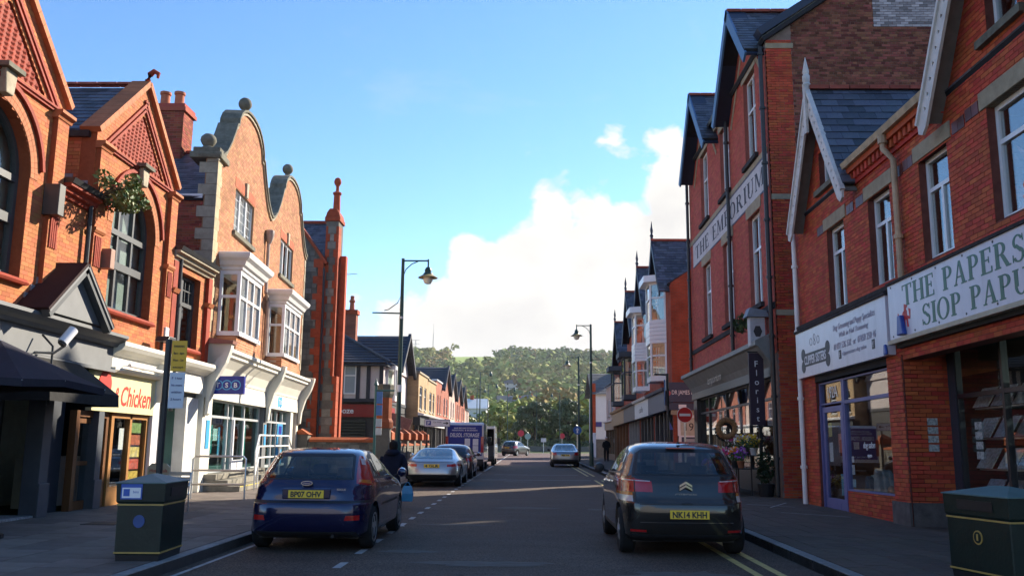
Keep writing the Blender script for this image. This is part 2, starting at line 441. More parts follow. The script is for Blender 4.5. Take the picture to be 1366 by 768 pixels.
def _ring(cx, cy, rx, ry, tx, ty, t0, t1, n=14):
    q = []
    for i in range(n):
        a, b = t0 + (t1 - t0) * i / n, t0 + (t1 - t0) * (i + 1) / n
        q.append([(cx + rx * math.cos(a), cy + ry * math.sin(a)), (cx + rx * math.cos(b), cy + ry * math.sin(b)), (cx + (rx - tx) * math.cos(b), cy + (ry - ty) * math.sin(b)), (cx + (rx - tx) * math.cos(a), cy + (ry - ty) * math.sin(a))])
    return q
def serif_glyph(c):
    T, t, e = 0.185, 0.06, 0.07
    r = lambda x0, x1, y0, y1: [(x0, y0), (x1, y0), (x1, y1), (x0, y1)]
    stem = lambda x, w=T: [r(x, x + w, 0, 1), r(x - e, x + w + e, 0, t), r(x - e, x + w + e, 1 - t, 1)]
    if c == 'I': return stem(0.07), 0.30
    if c == 'H': return stem(0.07) + stem(0.60) + [r(0.2, 0.62, 0.48, 0.48 + t)], 0.83
    if c == 'T': return [r(0.29, 0.29 + T, 0, 1), r(0.22, 0.52, 0, t), r(0, 0.74, 1 - t, 1), r(0, 0.05, 0.76, 1), r(0.69, 0.74, 0.76, 1)], 0.74
    if c == 'E': return stem(0.07) + [r(0.2, 0.62, 0, t), r(0.2, 0.6, 1 - t, 1), r(0.2, 0.48, 0.5, 0.5 + t), r(0.58, 0.63, 0, 0.24), r(0.55, 0.6, 0.78, 1), r(0.44, 0.48, 0.4, 0.65)], 0.66
    if c == 'P': return stem(0.07) + _ring(0.32, 0.735, 0.30, 0.265, 0.15, 0.055, -pi / 2, pi / 2) + [r(0.2, 0.33, 0.945, 1), r(0.2, 0.33, 0.47, 0.525)], 0.64
    if c == 'R': return stem(0.07) + _ring(0.32, 0.745, 0.29, 0.255, 0.15, 0.055, -pi / 2, pi / 2) + [r(0.2, 0.33, 0.945, 1), r(0.2, 0.33, 0.49, 0.545), [(0.33, 0.5), (0.5, 0.5), (0.80, 0), (0.60, 0)], r(0.58, 0.84, 0, t)], 0.82
    if c == 'A': return [[(0.06, 0), (0.13, 0), (0.40, 1), (0.34, 1)], [(0.52, 0), (0.70, 0), (0.44, 1), (0.33, 1)], r(0.2, 0.58, 0.3, 0.3 + t), r(0, 0.2, 0, t), r(0.45, 0.78, 0, t)], 0.78
    if c == 'O': return _ring(0.41, 0.5, 0.41, 0.52, 0.16, 0.06, 0, 2 * pi, 26), 0.82
    if c == 'U': return [r(0.07, 0.07 + T, 0.33, 1), r(0, 0.3, 1 - t, 1), r(0.6, 0.66, 0.33, 1), r(0.5, 0.76, 1 - t, 1)] + _ring(0.365, 0.34, 0.295, 0.36, 0.12, 0.06, pi, 2 * pi), 0.76
    if c == 'M': return [r(0.07, 0.13, 0, 1), r(0, 0.2, 0, t), r(0, 0.17, 1 - t, 1), [(0.07, 1), (0.24, 1), (0.52, 0.05), (0.42, 0.05)], [(0.42, 0.05), (0.5, 0.05), (0.82, 1), (0.76, 1)], r(0.75, 0.75 + T, 0, 1), r(0.68, 0.98, 0, t), r(0.8, 0.98, 1 - t, 1)], 0.98
    if c == 'S':
        q = _ring(0.31, 0.74, 0.25, 0.27, 0.11, 0.06, R(20), R(235), 12) + _ring(0.31, 0.26, 0.28, 0.28, 0.12, 0.06, R(-160), R(65), 12)
        q += [[(0.14, 0.60), (0.26, 0.66), (0.48, 0.44), (0.40, 0.34)], r(0.53, 0.57, 0.72, 0.98), r(0.02, 0.06, 0.02, 0.3)]
        return q, 0.60
    return [], 0.38
def serif_text(s, fr, a, z, d, h, mat, parent, width, name='lettering', gap=0.10):
    mb = MB(fr); gl = [serif_glyph(c) for c in s]
    tot = sum(g[1] for g in gl) + gap * (len(gl) - 1); sx = width / tot; x = -tot / 2; k = 0
    for q, w in gl:
        if not q and mb.V: mb.make(name, mat, parent); mb = MB(fr)          # each word a mesh of its own
        for poly in q:
            mb.prism([(a + fr.t * (x + px) * sx, z + (py - 0.5) * h) for px, py in poly], d - 0.001, d + 0.003 + 0.0002 * (k % 9), back=False); k += 1
        x += w + gap
    return mb.make(name, mat, parent)

# ---------------------------------------------------------------- common colours
WHITE = M('white_paint', (0.78, 0.77, 0.75), 0.45, 0.06, 3, dirt=0.25, dcol=(0.35, 0.32, 0.28))
CREAM = M('cream_paint', (0.78, 0.75, 0.66), 0.5, 0.06, 3, dirt=0.3, dcol=(0.4, 0.36, 0.3))
UPVC = M('white_plastic', (0.80, 0.80, 0.82), 0.3, 0.03, 3)
BLACK = M('black_paint', (0.015, 0.015, 0.017), 0.4, 0.1, 6)
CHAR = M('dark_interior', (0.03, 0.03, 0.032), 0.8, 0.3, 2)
GLASS = glass('window_glass', ior=2.0, wob=0.05); GLASSR = glass('coated_window_glass', ior=3.0, wob=0.04)
GLASSD = glass('dark_window_glass', tint=(0.72, 0.76, 0.76), ior=1.8, wob=0.08)
SHOPGL = glass('shop_glass', ior=1.55)
SLATE = M('slate', (0.075, 0.08, 0.105), 0.5, 0.2, 8, bump=0.3, bscale=60, isl=0.5, hue=0.02, dirt=0.45, dcol=(0.11, 0.11, 0.085), dscale=2.0)
DECK = M('roof_deck', (0.03, 0.03, 0.035), 0.9)
RIDGE = M('red_ridge_tile', (0.32, 0.08, 0.055), 0.8, 0.2, 6, isl=0.2)
IRON = M('cast_iron_black', (0.02, 0.02, 0.023), 0.45, 0.2, 9)
LEAD = M('lead', (0.22, 0.23, 0.25), 0.6, 0.2, 7)
STONE = M('buff_stone', (0.36, 0.31, 0.23), 0.85, 0.18, 7, bump=0.25, bscale=30, isl=0.12, dirt=0.5, dcol=(0.14, 0.12, 0.09))
DSTONE = M('weathered_stone', (0.17, 0.16, 0.125), 0.9, 0.25, 6, bump=0.3, bscale=30, isl=0.1, dirt=0.6, dcol=(0.05, 0.05, 0.035), dscale=2.5)
STEEL = M('galvanised_steel', (0.55, 0.56, 0.57), 0.35, 0.1, 8, metal=0.9)
# ================================================================ the setting
XL, XR = -4.1, 3.45                       # kerb faces
WL, WR = -8.6, 6.6                        # building lines
def hill_z(x, y):
    """the valley floor beyond the end of the street and the long wooded hill behind it"""
    t = np.clip((y - 330.0) / 560.0, 0, 1); s = t * t * (3 - 2 * t)
    crest = 69 + 4 * np.sin(x / 210.0 + 1.6) + 2 * np.sin(x / 71.0 + 2.2) - 0.00010 * (x + 10) ** 2
    z = s * crest + np.clip((y - 130) / 200.0, 0, 1) * 7.0
    z = z + s * (1 - s) * (9 * np.sin(x / 95.0 + y / 190.0) + 5 * np.sin(x / 43.0 - y / 87.0 + 1.0))
    return z
def asphalt():
    m = M('asphalt', (0.112, 0.082, 0.063), 0.82, 0.16, 1.1, bump=0.5, bscale=160, dirt=0.55, dcol=(0.105, 0.092, 0.083), dscale=0.55, aniso=(0.6, 1.6, 1))
    nt = m.node_tree; N = nt.nodes; L = nt.links; b = N['Principled BSDF']
    src = b.inputs['Base Color'].links[0].from_socket
    # aggregate: fine light chips, seen close by
    tc = N.new('ShaderNodeTexCoord'); v = N.new('ShaderNodeTexVoronoi'); v.inputs['Scale'].default_value = 75; L.new(tc.outputs['Object'], v.inputs['Vector'])
    n = N.new('ShaderNodeTexNoise'); n.inputs['Scale'].default_value = 30; n.inputs['Detail'].default_value = 6; L.new(tc.outputs['Object'], n.inputs['Vector'])
    a = N.new('ShaderNodeMath'); a.operation = 'MULTIPLY'; L.new(v.outputs['Color'], a.inputs[0]); L.new(n.outputs['Fac'], a.inputs[1])
    mr = N.new('ShaderNodeMapRange'); mr.inputs[1].default_value = 0.1; mr.inputs[2].default_value = 0.6; mr.inputs[3].default_value = 0.5; mr.inputs[4].default_value = 2.0; L.new(a.outputs[0], mr.inputs[0])
    h = N.new('ShaderNodeHueSaturation'); L.new(src, h.inputs['Color']); L.new(mr.outputs[0], h.inputs['Value']); L.new(h.outputs[0], b.inputs['Base Color'])
    return m
ASPH = asphalt()
RED_ROAD = M('reddish_asphalt', (0.115, 0.075, 0.072), 0.85, 0.2, 0.8, bump=0.4, bscale=150, dirt=0.4, dcol=(0.07, 0.06, 0.06), dscale=0.4)
FLAGM = M('paving_slab', (0.165, 0.135, 0.115), 0.85, 0.2, 3, bump=0.25, bscale=50, isl=0.2, hue=0.01, dirt=0.65, dcol=(0.07, 0.062, 0.058), dscale=0.9)
FLAGR = M('block_paving', (0.108, 0.083, 0.067), 0.85, 0.25, 5, bump=0.25, bscale=50, isl=0.12, hue=0.015, dirt=0.7, dcol=(0.06, 0.055, 0.055), dscale=0.8)
BEDM = M('paving_bed', (0.068, 0.062, 0.06), 0.95)
KERBM = M('kerb_granite', (0.22, 0.215, 0.21), 0.8, 0.25, 8, bump=0.3, bscale=40, isl=0.15, dirt=0.6, dcol=(0.07, 0.065, 0.06))
PAINTW = M('road_paint_white', (0.40, 0.39, 0.37), 0.7, 0.2, 6, dirt=0.95, dcol=(0.13, 0.12, 0.12), dscale=5)
PAINTY = M('road_paint_yellow', (0.55, 0.42, 0.16), 0.7, 0.2, 6, dirt=0.75, dcol=(0.12, 0.11, 0.1), dscale=4)
GRASSM = M('rough_grass', (0.065, 0.085, 0.03), 0.95, 0.3, 0.05, bump=0.5, bscale=0.5); FIELDM = M('pasture', (0.22, 0.30, 0.06), 0.9, 0.15, 0.02)

def ground():
    # one sheet from behind the camera to the hill's far side
    xs = np.concatenate([np.linspace(-900, -120, 14), np.linspace(-100, 100, 21), np.linspace(120, 900, 14)])
    ys = np.concatenate([np.linspace(-60, 120, 10), np.linspace(150, 1300, 60), np.linspace(1400, 3000, 6)])
    X, Y = np.meshgrid(xs, ys); Z = np.where(Y > 128, hill_z(X, Y), 0) - 0.06
    nx, ny = len(xs), len(ys)
    V = np.stack([X, Y, Z], -1).reshape(-1, 3)
    Fq = [(j * nx + i, j * nx + i + 1, (j + 1) * nx + i + 1, (j + 1) * nx + i) for j in range(ny - 1) for i in range(nx - 1)]
    mb = MB(); mb.add(V, Fq); o = mb.make('ground', GRASSM, smooth=True, angle=80)
    tag(o, 'grassy land reaching back to the hill', kind='structure')
ground()
def strip(name, x0, x1, y0, y1, z, mat, label=None, kind='structure', parent=None):
    o = MB().add([(x0, y0, z), (x1, y0, z), (x1, y1, z), (x0, y1, z)], [(0, 1, 2, 3)]).make(name, mat, parent, recalc=False)
    if label: o['label'] = label
    if kind and parent is None: o['kind'] = kind
    return o
road = strip('road', XL - 0.02, XR + 0.02, -20, 58, 0.0, ASPH, 'dark tarmac high street with worn patches')
road2 = strip('road', XL - 0.02, XR + 0.02, 58, 124, 0.0, RED_ROAD, 'reddish tarmac at the far end of the street')
road3 = MB().add([(XR + 0.02, 36.3, -0.004), (60, 36.3, -0.004), (60, 40.4, -0.004), (XR + 0.02, 40.4, -0.004)], [(0, 1, 2, 3)]).make('side_street', ASPH); tag(road3, 'narrow side street between the two tall brick buildings', kind='structure')
cross = strip('road', -70, 80, 112, 128, -0.003, RED_ROAD, 'cross road at the end of the street')
# painted markings, worn
marks = []
y = 8.2
while y < 44:
    marks.append(('white_dash', -2.33, -2.23, y, y + 0.5, PAINTW)); y += 1.35
for a, b in ((2.62, 2.72), (2.90, 3.0)):
    for y0, y1 in ((5, 13.6), (13.62, 36.4), (40.6, 56), (56.02, 74)): marks.append(('yellow_line', a, b, y0, y1, PAINTY))
marks += [('white_dash', -3.96, -3.90, 6.0, 15.2, PAINTW), ('white_dash', -2.9, -2.2, 16.2, 16.3, PAINTW), ('white_dash', -2.3, -2.18, 46, 110, PAINTW), ('white_dash', -1.9, 2.5, 36.0, 36.14, PAINTW), ('white_dash', -1.6, 2.3, 41.6, 41.72, PAINTW), ('white_dash', -0.9, 0.1, 34.4, 34.5, PAINTW)]
for n, x0, x1, y0, y1, mt in marks: strip(n, x0, x1, y0, y1, 0.004, mt, parent=road, kind=None)
# tyre-worn and patched repairs in the tarmac
PATCH = M('tarmac_patch', (0.155, 0.135, 0.115), 0.9, 0.35, 9, bump=0.5, bscale=120, dirt=1.0, dcol=(0.075, 0.063, 0.06), dscale=5, aniso=(0.3, 2.2, 1))
rp = random.Random(5)
for x0, x1, y0, y1 in ((-1.5, 0.35, 11.2, 11.75), (-1.0, .1, 10.2, 10.5), (1.0, 2.6, 10.3, 11.0), (-.9, 0.8, 20.6, 21.3), (1.2, 2.4, 20.3, 21.0), (-2.0, -.6, 16.4, 16.8), (-2.1, -1.2, 12.4, 12.8)):
    n = 22; cx, cy, rx, ry = (x0 + x1) / 2, (y0 + y1) / 2, (x1 - x0) / 2, (y1 - y0) / 2
    pts = [(cx + rx * math.cos(6.2832 * i / n) * rp.uniform(.6, 1.15), cy + ry * math.sin(6.2832 * i / n) * rp.uniform(.5, 1.2), 0.003) for i in range(n)]
    MB().add(pts, [tuple(range(n))]).make('tarmac_patch', PATCH, road, recalc=False)

# pavements: bed, kerbstones, slabs
PZ = 0.13
def pavement(name, x0, x1, y0, y1, label, kerb_side, slab, mat, n_ind, group=None):
    bed = MB().box(0, 0, 0, 0, 0, 0); bed = MB()
    P = [(x0, y0), (x1, y0), (x1, y1), (x0, y1)]
    bed.add([(x, y, -0.05) for x, y in P] + [(x, y, PZ - 0.012) for x, y in P], [(0, 3, 2, 1), (4, 5, 6, 7), (0, 1, 5, 4), (1, 2, 6, 5), (2, 3, 7, 6), (3, 0, 4, 7)])
    o = bed.make(name, BEDM); tag(o, label, kind='structure')
    kx = x1 if kerb_side > 0 else x0
    ky0, ky1 = (kx - 0.15, kx) if kerb_side > 0 else (kx, kx + 0.15)
    # kerbstones one by one
    k = MB().box(-0.075, 0.075, -0.04, PZ, -0.447, 0.447)
    km = k.make('kerbstone', KERBM, o, bevel=0.012)
    n = 0; y = y0 + 0.45
    while y < y1 - 0.4:
        c = km if n == 0 else km.copy()
        if n: COL.objects.link(c)
        c.location = ((ky0 + ky1) / 2, y, 0); y += 0.905; n += 1
    f = Fr((0, 0, PZ - 0.012), (0, 1, 0), (1, 0, 0), (0, 0, 1))
    a, b = (x0, ky0 - 0.008) if kerb_side > 0 else (ky1 + 0.008, x1)
    pieces(f, [[(y0, a), (y1, a), (y1, b), (y0, b)]], 'paving_slab', mat, o, h=slab[1], w=slab[0], gap=0.008, d0=-0.01, d1=0.012, n_ind=n_ind, jit=0.002, seed=4)
    return o
pl = pavement('pavement', WL - 0.3, XL, -6, 60, 'wide grey slab pavement in front of the bank and takeaway', 1, (0.75, 0.6), FLAGM, 260)
pr = pavement('pavement', XR, WR + 1.1, -6, 36.2, 'dark block pavement outside the newsagent and florist', -1, (0.42, 0.28), FLAGR, 280)
pavement('pavement', XR, WR + 0.4, 40.5, 110, 'far stretch of pavement in front of the bay-windowed terrace', -1, (0.75, 0.6), FLAGR, 0)
pavement('pavement', -8.5, XL, 60.02, 110, 'far pavement beside the parked vans', 1, (0.75, 0.6), FLAGM, 0)
# drain cover, utility covers
DRAIN = M('iron_cover', (0.035, 0.033, 0.033), 0.7, 0.3, 20, bump=0.6, bscale=60)
for i, (x, y, w, l, nm, lb) in enumerate([(-6.9, 14.7, 0.28, 0.22, 'drain_cover', 'small dark iron cover in the slabs outside the takeaway'), (-7.0, 16.6, 0.22, 0.2, 'drain_cover', 'iron cover in the slabs nearer the takeaway door')]):
    c = MB().box(x - w, x + w, PZ - 0.02, PZ + 0.008, -y - l, -y + l).make(nm, DRAIN, bevel=0.004); tag(c, lb, 'cover')

# ================================================================ left: red terracotta building with two arched gables
FL = side_frame(WL, 14.0, -1, 0.0, -0.008)
TERRA = M('terracotta_brick', (0.46, 0.158, 0.062), 0.8, 0.08, 4, isl=0.18, hue=0.012, dirt=0.55, dcol=(0.24, 0.07, 0.035), dscale=1.4)
TERRAM = M('terracotta_mortar', (0.30, 0.085, 0.035), 0.9, 0.2, 8)
TRED = M('terracotta_red', (0.30, 0.045, 0.022), 0.7, 0.2, 6, bump=0.15, bscale=25, dirt=0.3, dcol=(0.12, 0.03, 0.02))
TORANGE = M('terracotta_smooth', (0.44, 0.15, 0.06), 0.7, 0.14, 5, isl=0.12, dirt=0.3, dcol=(0.25, 0.08, 0.04))
GREYW = M('grey_window_frame', (0.06, 0.063, 0.067), 0.45, 0.15, 8)
GREYP = M('grey_shop_paint', (0.155, 0.16, 0.165), 0.55, 0.1, 3, dirt=0.3, dcol=(0.12, 0.12, 0.12))
NAVY = M('dark_slate_paint', (0.035, 0.042, 0.055), 0.5, 0.15, 4)
BROWN = M('varnished_timber', (0.16, 0.065, 0.022), 0.4, 0.25, 3, aniso=(6, 6, 0.6))
MAROON = M('maroon_felt', (0.035, 0.018, 0.018), 0.8, 0.2, 5)
BLIND = M('pale_blind', (0.30, 0.35, 0.33), 0.8, 0.15, 1.5)
WINDARK = glass('grimy_glass', tint=(0.93, 0.96, 0.95), ior=1.7, rough=0.06, wob=0.1)
tb = thing('shop_building', 'orange terracotta brick building with twin gables and tall arched windows, pub and takeaway below', 'building', (WL, 17.0, 0))
G = [13.45, 18.62]; HW = 1.98; ZK = 7.55; ZA = 9.32; SP = 5.9; AR = 1.05; SILL = 4.15
for gi, c in enumerate(G):
    outl = [(c - HW, 3.4), (c + HW, 3.4), (c + HW, ZK), (c, ZA), (c - HW, ZK)]
    hole = arch_poly(c, AR, SILL, SP)
    tri = [(c - 1.42, 7.42), (c + 1.3, 7.42), (c, 8.62)]
    wall(FL, outl, tb, TERRAM, TERRA, [hole, tri], n_ind=160, seed=10 + gi, headers=True, d1=0.003, gap=0.006, jit=0.0006)
    # diaper-patterned terracotta panel in the gable
    MB(FL).prism(tri, -0.3, -0.035).make('gable_panel', TRED, tb)
    mb = MB(FL); z = 7.46; k = 0
    while z < 8.5:
        hw = (8.62 - z - 0.1) * 1.36 / 1.2; a = -hw + (0.085 if k % 2 else 0.0)
        while a < hw - 0.12:
            q = [(c - 0.05 + a + 0.078, z), (c - 0.05 + a + 0.15, z + 0.075), (c - 0.05 + a + 0.078, z + 0.15), (c - 0.05 + a + 0.006, z + 0.075)]
            cx, cz = q[0][0], z + 0.075; P = FL.p
            mb.add([P(*q[0], -0.033), P(*q[1], -0.033), P(*q[2], -0.033), P(*q[3], -0.033), P(cx, cz, -0.002)], [(0, 1, 4), (1, 2, 4), (2, 3, 4), (3, 0, 4)])
            a += 0.17
        z += 0.085; k += 1
    mb.make('lozenge_tiles', TRED, tb, kind='stuff', recalc=False)
    # mouldings: along the panel foot, down the slopes, hood over the arch
    m = MB(FL)
    m.sweep([(0, 0), (0.05, 0), (0.05, 0.03), (0.08, 0.05), (0.08, 0.09), (0, 0.09)], c - 1.62, c + 1.62, 7.29)
    m.make('string_moulding', TRED, tb)
    for s in (-1, 1):
        e0, e1 = (c + s * HW, ZK), (c, ZA); L_ = math.hypot(HW, ZA - ZK); ux, uz = -s * HW / L_, (ZA - ZK) / L_; nx, nz = s * uz, abs(ux)
        def band(t0, t1, o0, o1, d0, d1, nm, mt):
            q = [(e0[0] + ux * t0 + nx * o0, e0[1] + uz * t0 + nz * o0), (e0[0] + ux * t1 + nx * o0, e0[1] + uz * t1 + nz * o0), (e0[0] + ux * t1 + nx * o1, e0[1] + uz * t1 + nz * o1), (e0[0] + ux * t0 + nx * o1, e0[1] + uz * t0 + nz * o1)]
            MB(FL).prism(q, d0, d1).make(nm, mt, tb)
        nb = 12; tt = np.linspace(-.06, L_ + .03, nb + 1)
        for k in range(nb): band(tt[k] + .003, tt[k + 1] - .003, -0.02, 0.10, -0.32, 0.10, 'coping_block', TORANGE)
        band(0.05, L_ - 0.2, -0.36, -0.30, -0.02, 0.055, 'raking_moulding', TRED)
        band(0.02, L_ - 0.25, -0.46, -0.41, -0.02, 0.045, 'raking_moulding', TRED)
        # pilasters with moulded caps
        a0, a1 = sorted((c + s * (HW - 0.02), c + s * (HW - 0.40)))
        wall(FL, rect(a0, a1, 3.4, 7.2), tb, TERRAM, TERRA, n_ind=0, name='pilaster', seed=12, d=0.10, thick=0.10, gap=0.006, d1=0.003, jit=0.0006)
        MB(FL).sweep([(0, 0), (0.12, 0), (0.14, 0.05), (0.20, 0.09), (0.20, 0.15), (0, 0.15)], a0 - 0.05, a1 + 0.05, 7.18).make('pilaster_cap', TORANGE, tb)
        MB(FL).sweep([(0, 0), (0.12, 0), (0.15, 0.05), (0.15, 0.10), (0, 0.10)], a0 - 0.02, a1 + 0.02, 5.48).make('pilaster_cap', TORANGE, tb)
        f = MB(FL); w = a1 - a0
        for i in range(4): f.box(a0 + 0.06 + i * (w - 0.12) / 4, a0 + 0.06 + (i + 0.6) * (w - 0.12) / 4, 4.82, 5.42, 0.1, 0.125)
        f.make('fluted_panel', TRED, tb)
    MB(FL).arc(c, SP, AR + 0.28, AR + 0.36, R(8), R(172), 0.0, 0.07, 18).make('hood_moulding', TRED, tb)
    nv = 38
    for k in range(nv): MB(FL).arc(c, SP, AR + 0.005, AR + 0.115, pi * k / nv + .002, pi * (k + 1) / nv - .002, 0.006, 0.014, 1).make('arch_brick', TORANGE, tb); MB(FL).arc(c, SP, AR + 0.122, AR + 0.23, pi * k / nv + .002, pi * (k + 1) / nv - .002, 0.006, 0.014, 1).make('arch_brick', TORANGE, tb)
    MB(FL).prism([(c - 0.11, SP + AR + 0.02), (c + 0.11, SP + AR + 0.02), (c + 0.17, SP + AR + 0.42), (c - 0.17, SP + AR + 0.42)], 0.0, 0.16).make('keystone', STONE, tb, bevel=0.02)
    MB(FL).box(c - 0.24, c + 0.24, SP + AR + 0.42, SP + AR + 0.5, 0, 0.24).make('keystone_cap', DSTONE, tb)
    MB(FL).sweep([(-0.25, 0), (0.10, 0), (0.12, 0.04), (0.06, 0.10), (-0.25, 0.12)], c - AR - 0.12, c + AR + 0.12, SILL - 0.12).make('sill', TRED, tb)
    # arched window: stout frame, two mullions, two transoms
    wd = -0.24
    w = MB(FL); w.arc(c, SP, AR - 0.09, AR, 0, pi, wd - 0.05, wd + 0.05, 20)
    w.box(c - AR, c - AR + 0.09, SILL, SP, wd - 0.05, wd + 0.05).box(c + AR - 0.09, c + AR, SILL, SP, wd - 0.05, wd + 0.05).box(c - AR + 0.09, c + AR - 0.09, SILL, SILL + 0.09, wd - 0.05, wd + 0.05)
    w.box(c - AR + 0.09, c + AR - 0.09, 5.06, 5.22, wd - 0.05, wd + 0.06).box(c - AR + 0.09, c + AR - 0.09, 5.78, 5.9, wd - 0.045, wd + 0.055)
    for a in (c - 0.34, c + 0.34):
        zt = SP + math.sqrt(max((AR - 0.09) ** 2 - (a - c) ** 2, 0))
        w.box(a - 0.04, a + 0.04, SILL + 0.09, 5.06, wd - 0.04, wd + 0.045).box(a - 0.035, a + 0.035, 5.22, 5.78, wd - 0.04, wd + 0.045).box(a - 0.035, a + 0.035, 5.9, zt, wd - 0.04, wd + 0.045)
    wf = w.make('arched_window', GREYW, tb)
    pa = arch_poly(c, AR - 0.09, SILL + 0.09, SP)
    for l, r_ in ((c - AR + 0.09, c - 0.38), (c - 0.30, c + 0.30), (c + 0.38, c + AR - 0.09)):
        for z0, z1 in ((SILL + 0.09, 5.06), (5.22, 5.78)): MB(FL).box(l, r_, z0, z1, wd - 0.012, wd - 0.006).make('pane', WINDARK, wf)
        q = [(l, 5.9), (r_, 5.9)] + [(a, SP + math.sqrt(max((AR - 0.09) ** 2 - (a - c) ** 2, 0))) for a in np.linspace(r_, l, 7)]
        q = [p for i, p in enumerate(q) if i < 2 or p[1] > 5.905]
        MB(FL).prism(q, wd - 0.012, wd - 0.006).make('pane', WINDARK, wf)
    MB(FL).box(c - AR - 0.1, c + AR + 0.1, SILL - 0.1, SP + AR, -0.42, -0.40).make('blind', BLIND, wf)
    # roof behind the gable, ridge running back from the street
    for s in (-1, 1):
        f = roof_frame(FL.p(c + s * HW, ZK - 0.06, -0.25), FL.p(c + s * HW, ZK - 0.06, -7.0), FL.p(c, ZA - 0.06, -0.25))
        slate_roof(f, rect(0, f.len, 0, f.up), tb, SLATE, DECK, n_ind=110 if s < 0 and gi else 0, seed=20 + gi * 2 + s)
        ret = Fr(FL.p(c + s * HW, 0, 0), (-1, 0, 0), (0, 0, 1), (0, float(s), 0))
        wall(ret, rect(0.3, 7, 5.6, ZK - 0.05), tb, TERRAM, TERRA if (gi and s < 0) else None, n_ind=60, thick=0.25, d=-0.004)
        MB(ret).sweep([(0, 0), (0.10, 0.0), (0.12, 0.12), (0.0, 0.12)], 0.12, 7, ZK - 0.16).make('eaves_gutter', IRON, tb)
    rd = MB(FL); 
    for i in range(15): rd.sweep([(-0.25 - i * 0.45, -0.02), (-0.25 - i * 0.45, 0.0)] and [(-0.20 - i * 0.45, 0), (-0.63 - i * 0.45, 0), (-0.63 - i * 0.45, 0.05), (-0.20 - i * 0.45, 0.05)], c - 0.10, c + 0.10, ZA)
    rd.make('ridge_tiles', RIDGE, tb)
    # scroll finial on the apex
    x, y, z = FL.p(c, ZA, 0.02)
    MB().tube([(x - 0.1, y, z - 0.05), (x, y, z + 0.10), (x + 0.03, y, z + 0.26), (x + 0.12, y, z + 0.34), (x + 0.22, y, z + 0.28), (x + 0.21, y, z + 0.18)], [0.09, 0.08, 0.07, 0.06, 0.05, 0.03], 8).make('scroll_finial', TRED, tb, smooth=True)
# link bay between the gables, and the lower bay beyond
LK = (G[0] + HW, G[1] - HW); B3 = (G[1] + HW, 23.28)
wall(FL, rect(LK[0], LK[1], 3.4, 6.1), tb, TERRAM, TERRA, n_ind=60, seed=14, gap=0.006, d1=0.003, jit=0.0006)
wall(FL, rect(B3[0], B3[1], 3.3, 5.85), tb, TERRAM, TERRA, [rect(21.0, 22.62, 3.82, 5.62)], n_ind=40, seed=15, gap=0.006, d1=0.003, jit=0.0006)
corn = [(0, 0), (0.06, 0), (0.08, 0.06), (0.14, 0.09), (0.16, 0.16), (0.24, 0.19), (0.24, 0.24), (0, 0.24)]
MB(FL).sweep(corn, LK[0], LK[1], 5.86).make('cornice', TRED, tb); MB(FL).sweep(corn, B3[0], B3[1], 5.78).make('cornice', STONE, tb)
GUT = [(0.08, 0), (0.26, 0), (0.30, 0.10), (0.06, 0.10)]
MB(FL).sweep(GUT, LK[0], LK[1], 6.1).make('gutter', IRON, tb); MB(FL).sweep(GUT, B3[0], B3[1], 6.02).make('gutter', IRON, tb)
for (a, b), z in ((LK, 6.2), (B3, 6.1)):
    f = roof_frame(FL.p(a, z, 0.06), FL.p(b, z, 0.06), FL.p(a, z + 1.0, -2.3))
    slate_roof(f, rect(0, f.len, 0, f.up), tb, SLATE, DECK, n_ind=30, seed=31)
ZB = (LK[0] + 0.2, LK[1] - 0.2)
fl = MB(FL)
for i in range(7): fl.box(LK[1] - 0.03, LK[1] - 0.005, 6.25 + i * 0.14, 6.5 + i * 0.14, -0.1 - i * 0.3 - 0.3, -0.1 - i * 0.3)
fl.make('step_flashing', LEAD, tb, kind='stuff')
# lower bay's tall dark sash window
w = MB(FL); wd = -0.2; a0, a1, z0, z1 = 21.0, 22.62, 3.82, 5.62
for l, r_ in ((a0, a0 + .09), ((a0 + a1) / 2 - .06, (a0 + a1) / 2 + .06), (a1 - .09, a1)): w.box(l, r_, z0, z1, wd - .05, wd + .05)
w.box(a0, a1, z0, z0 + .1, wd - .045, wd + .045).box(a0, a1, z1 - .08, z1, wd - .045, wd + .045).box(a0, a1, 4.85, 4.95, wd - .045, wd + .06)
for k in range(1, 6): w.box(a0 + k * (a1 - a0) / 6 - 0.012, a0 + k * (a1 - a0) / 6 + 0.012, 4.95, z1, wd - .02, wd + .02)
w.box(a0, a1, 5.26, 5.29, wd - .02, wd + .02)
ws = w.make('sash_window', GREYW, tb)
for l, r_ in ((a0 + .09, (a0 + a1) / 2 - .06), ((a0 + a1) / 2 + .06, a1 - .09)):
    MB(FL).box(l, r_, z0 + .1, 4.85, wd - .01, wd - .004).make('pane', WINDARK, ws); MB(FL).box(l, r_, 4.95, z1 - .08, wd - .03, wd - .024).make('pane', WINDARK, ws)
MB(FL).box(a0 - .1, a1 + .1, z0, z1, -0.8, -0.77).make('blind', M('dim_blind', (0.12, 0.13, 0.13), 0.8), ws)
MB(FL).sweep([(-0.25, 0), (0.10, 0), (0.12, 0.04), (0.06, 0.10), (-0.25, 0.12)], a0 - .12, a1 + .12, z0 - .12).make('sill', TRED, tb)
for a in (B3[0] + 0.17, B3[1] - 0.17):
    MB(FL).box(a - .13, a + .13, 3.3, 5.78, 0, .1).make('pilaster', TRED, tb)
    MB(FL).sweep([(0, 0), (0.13, 0), (0.18, 0.1), (0, 0.12)], a - .17, a + .17, 5.0).make('pilaster_cap', TORANGE, tb)
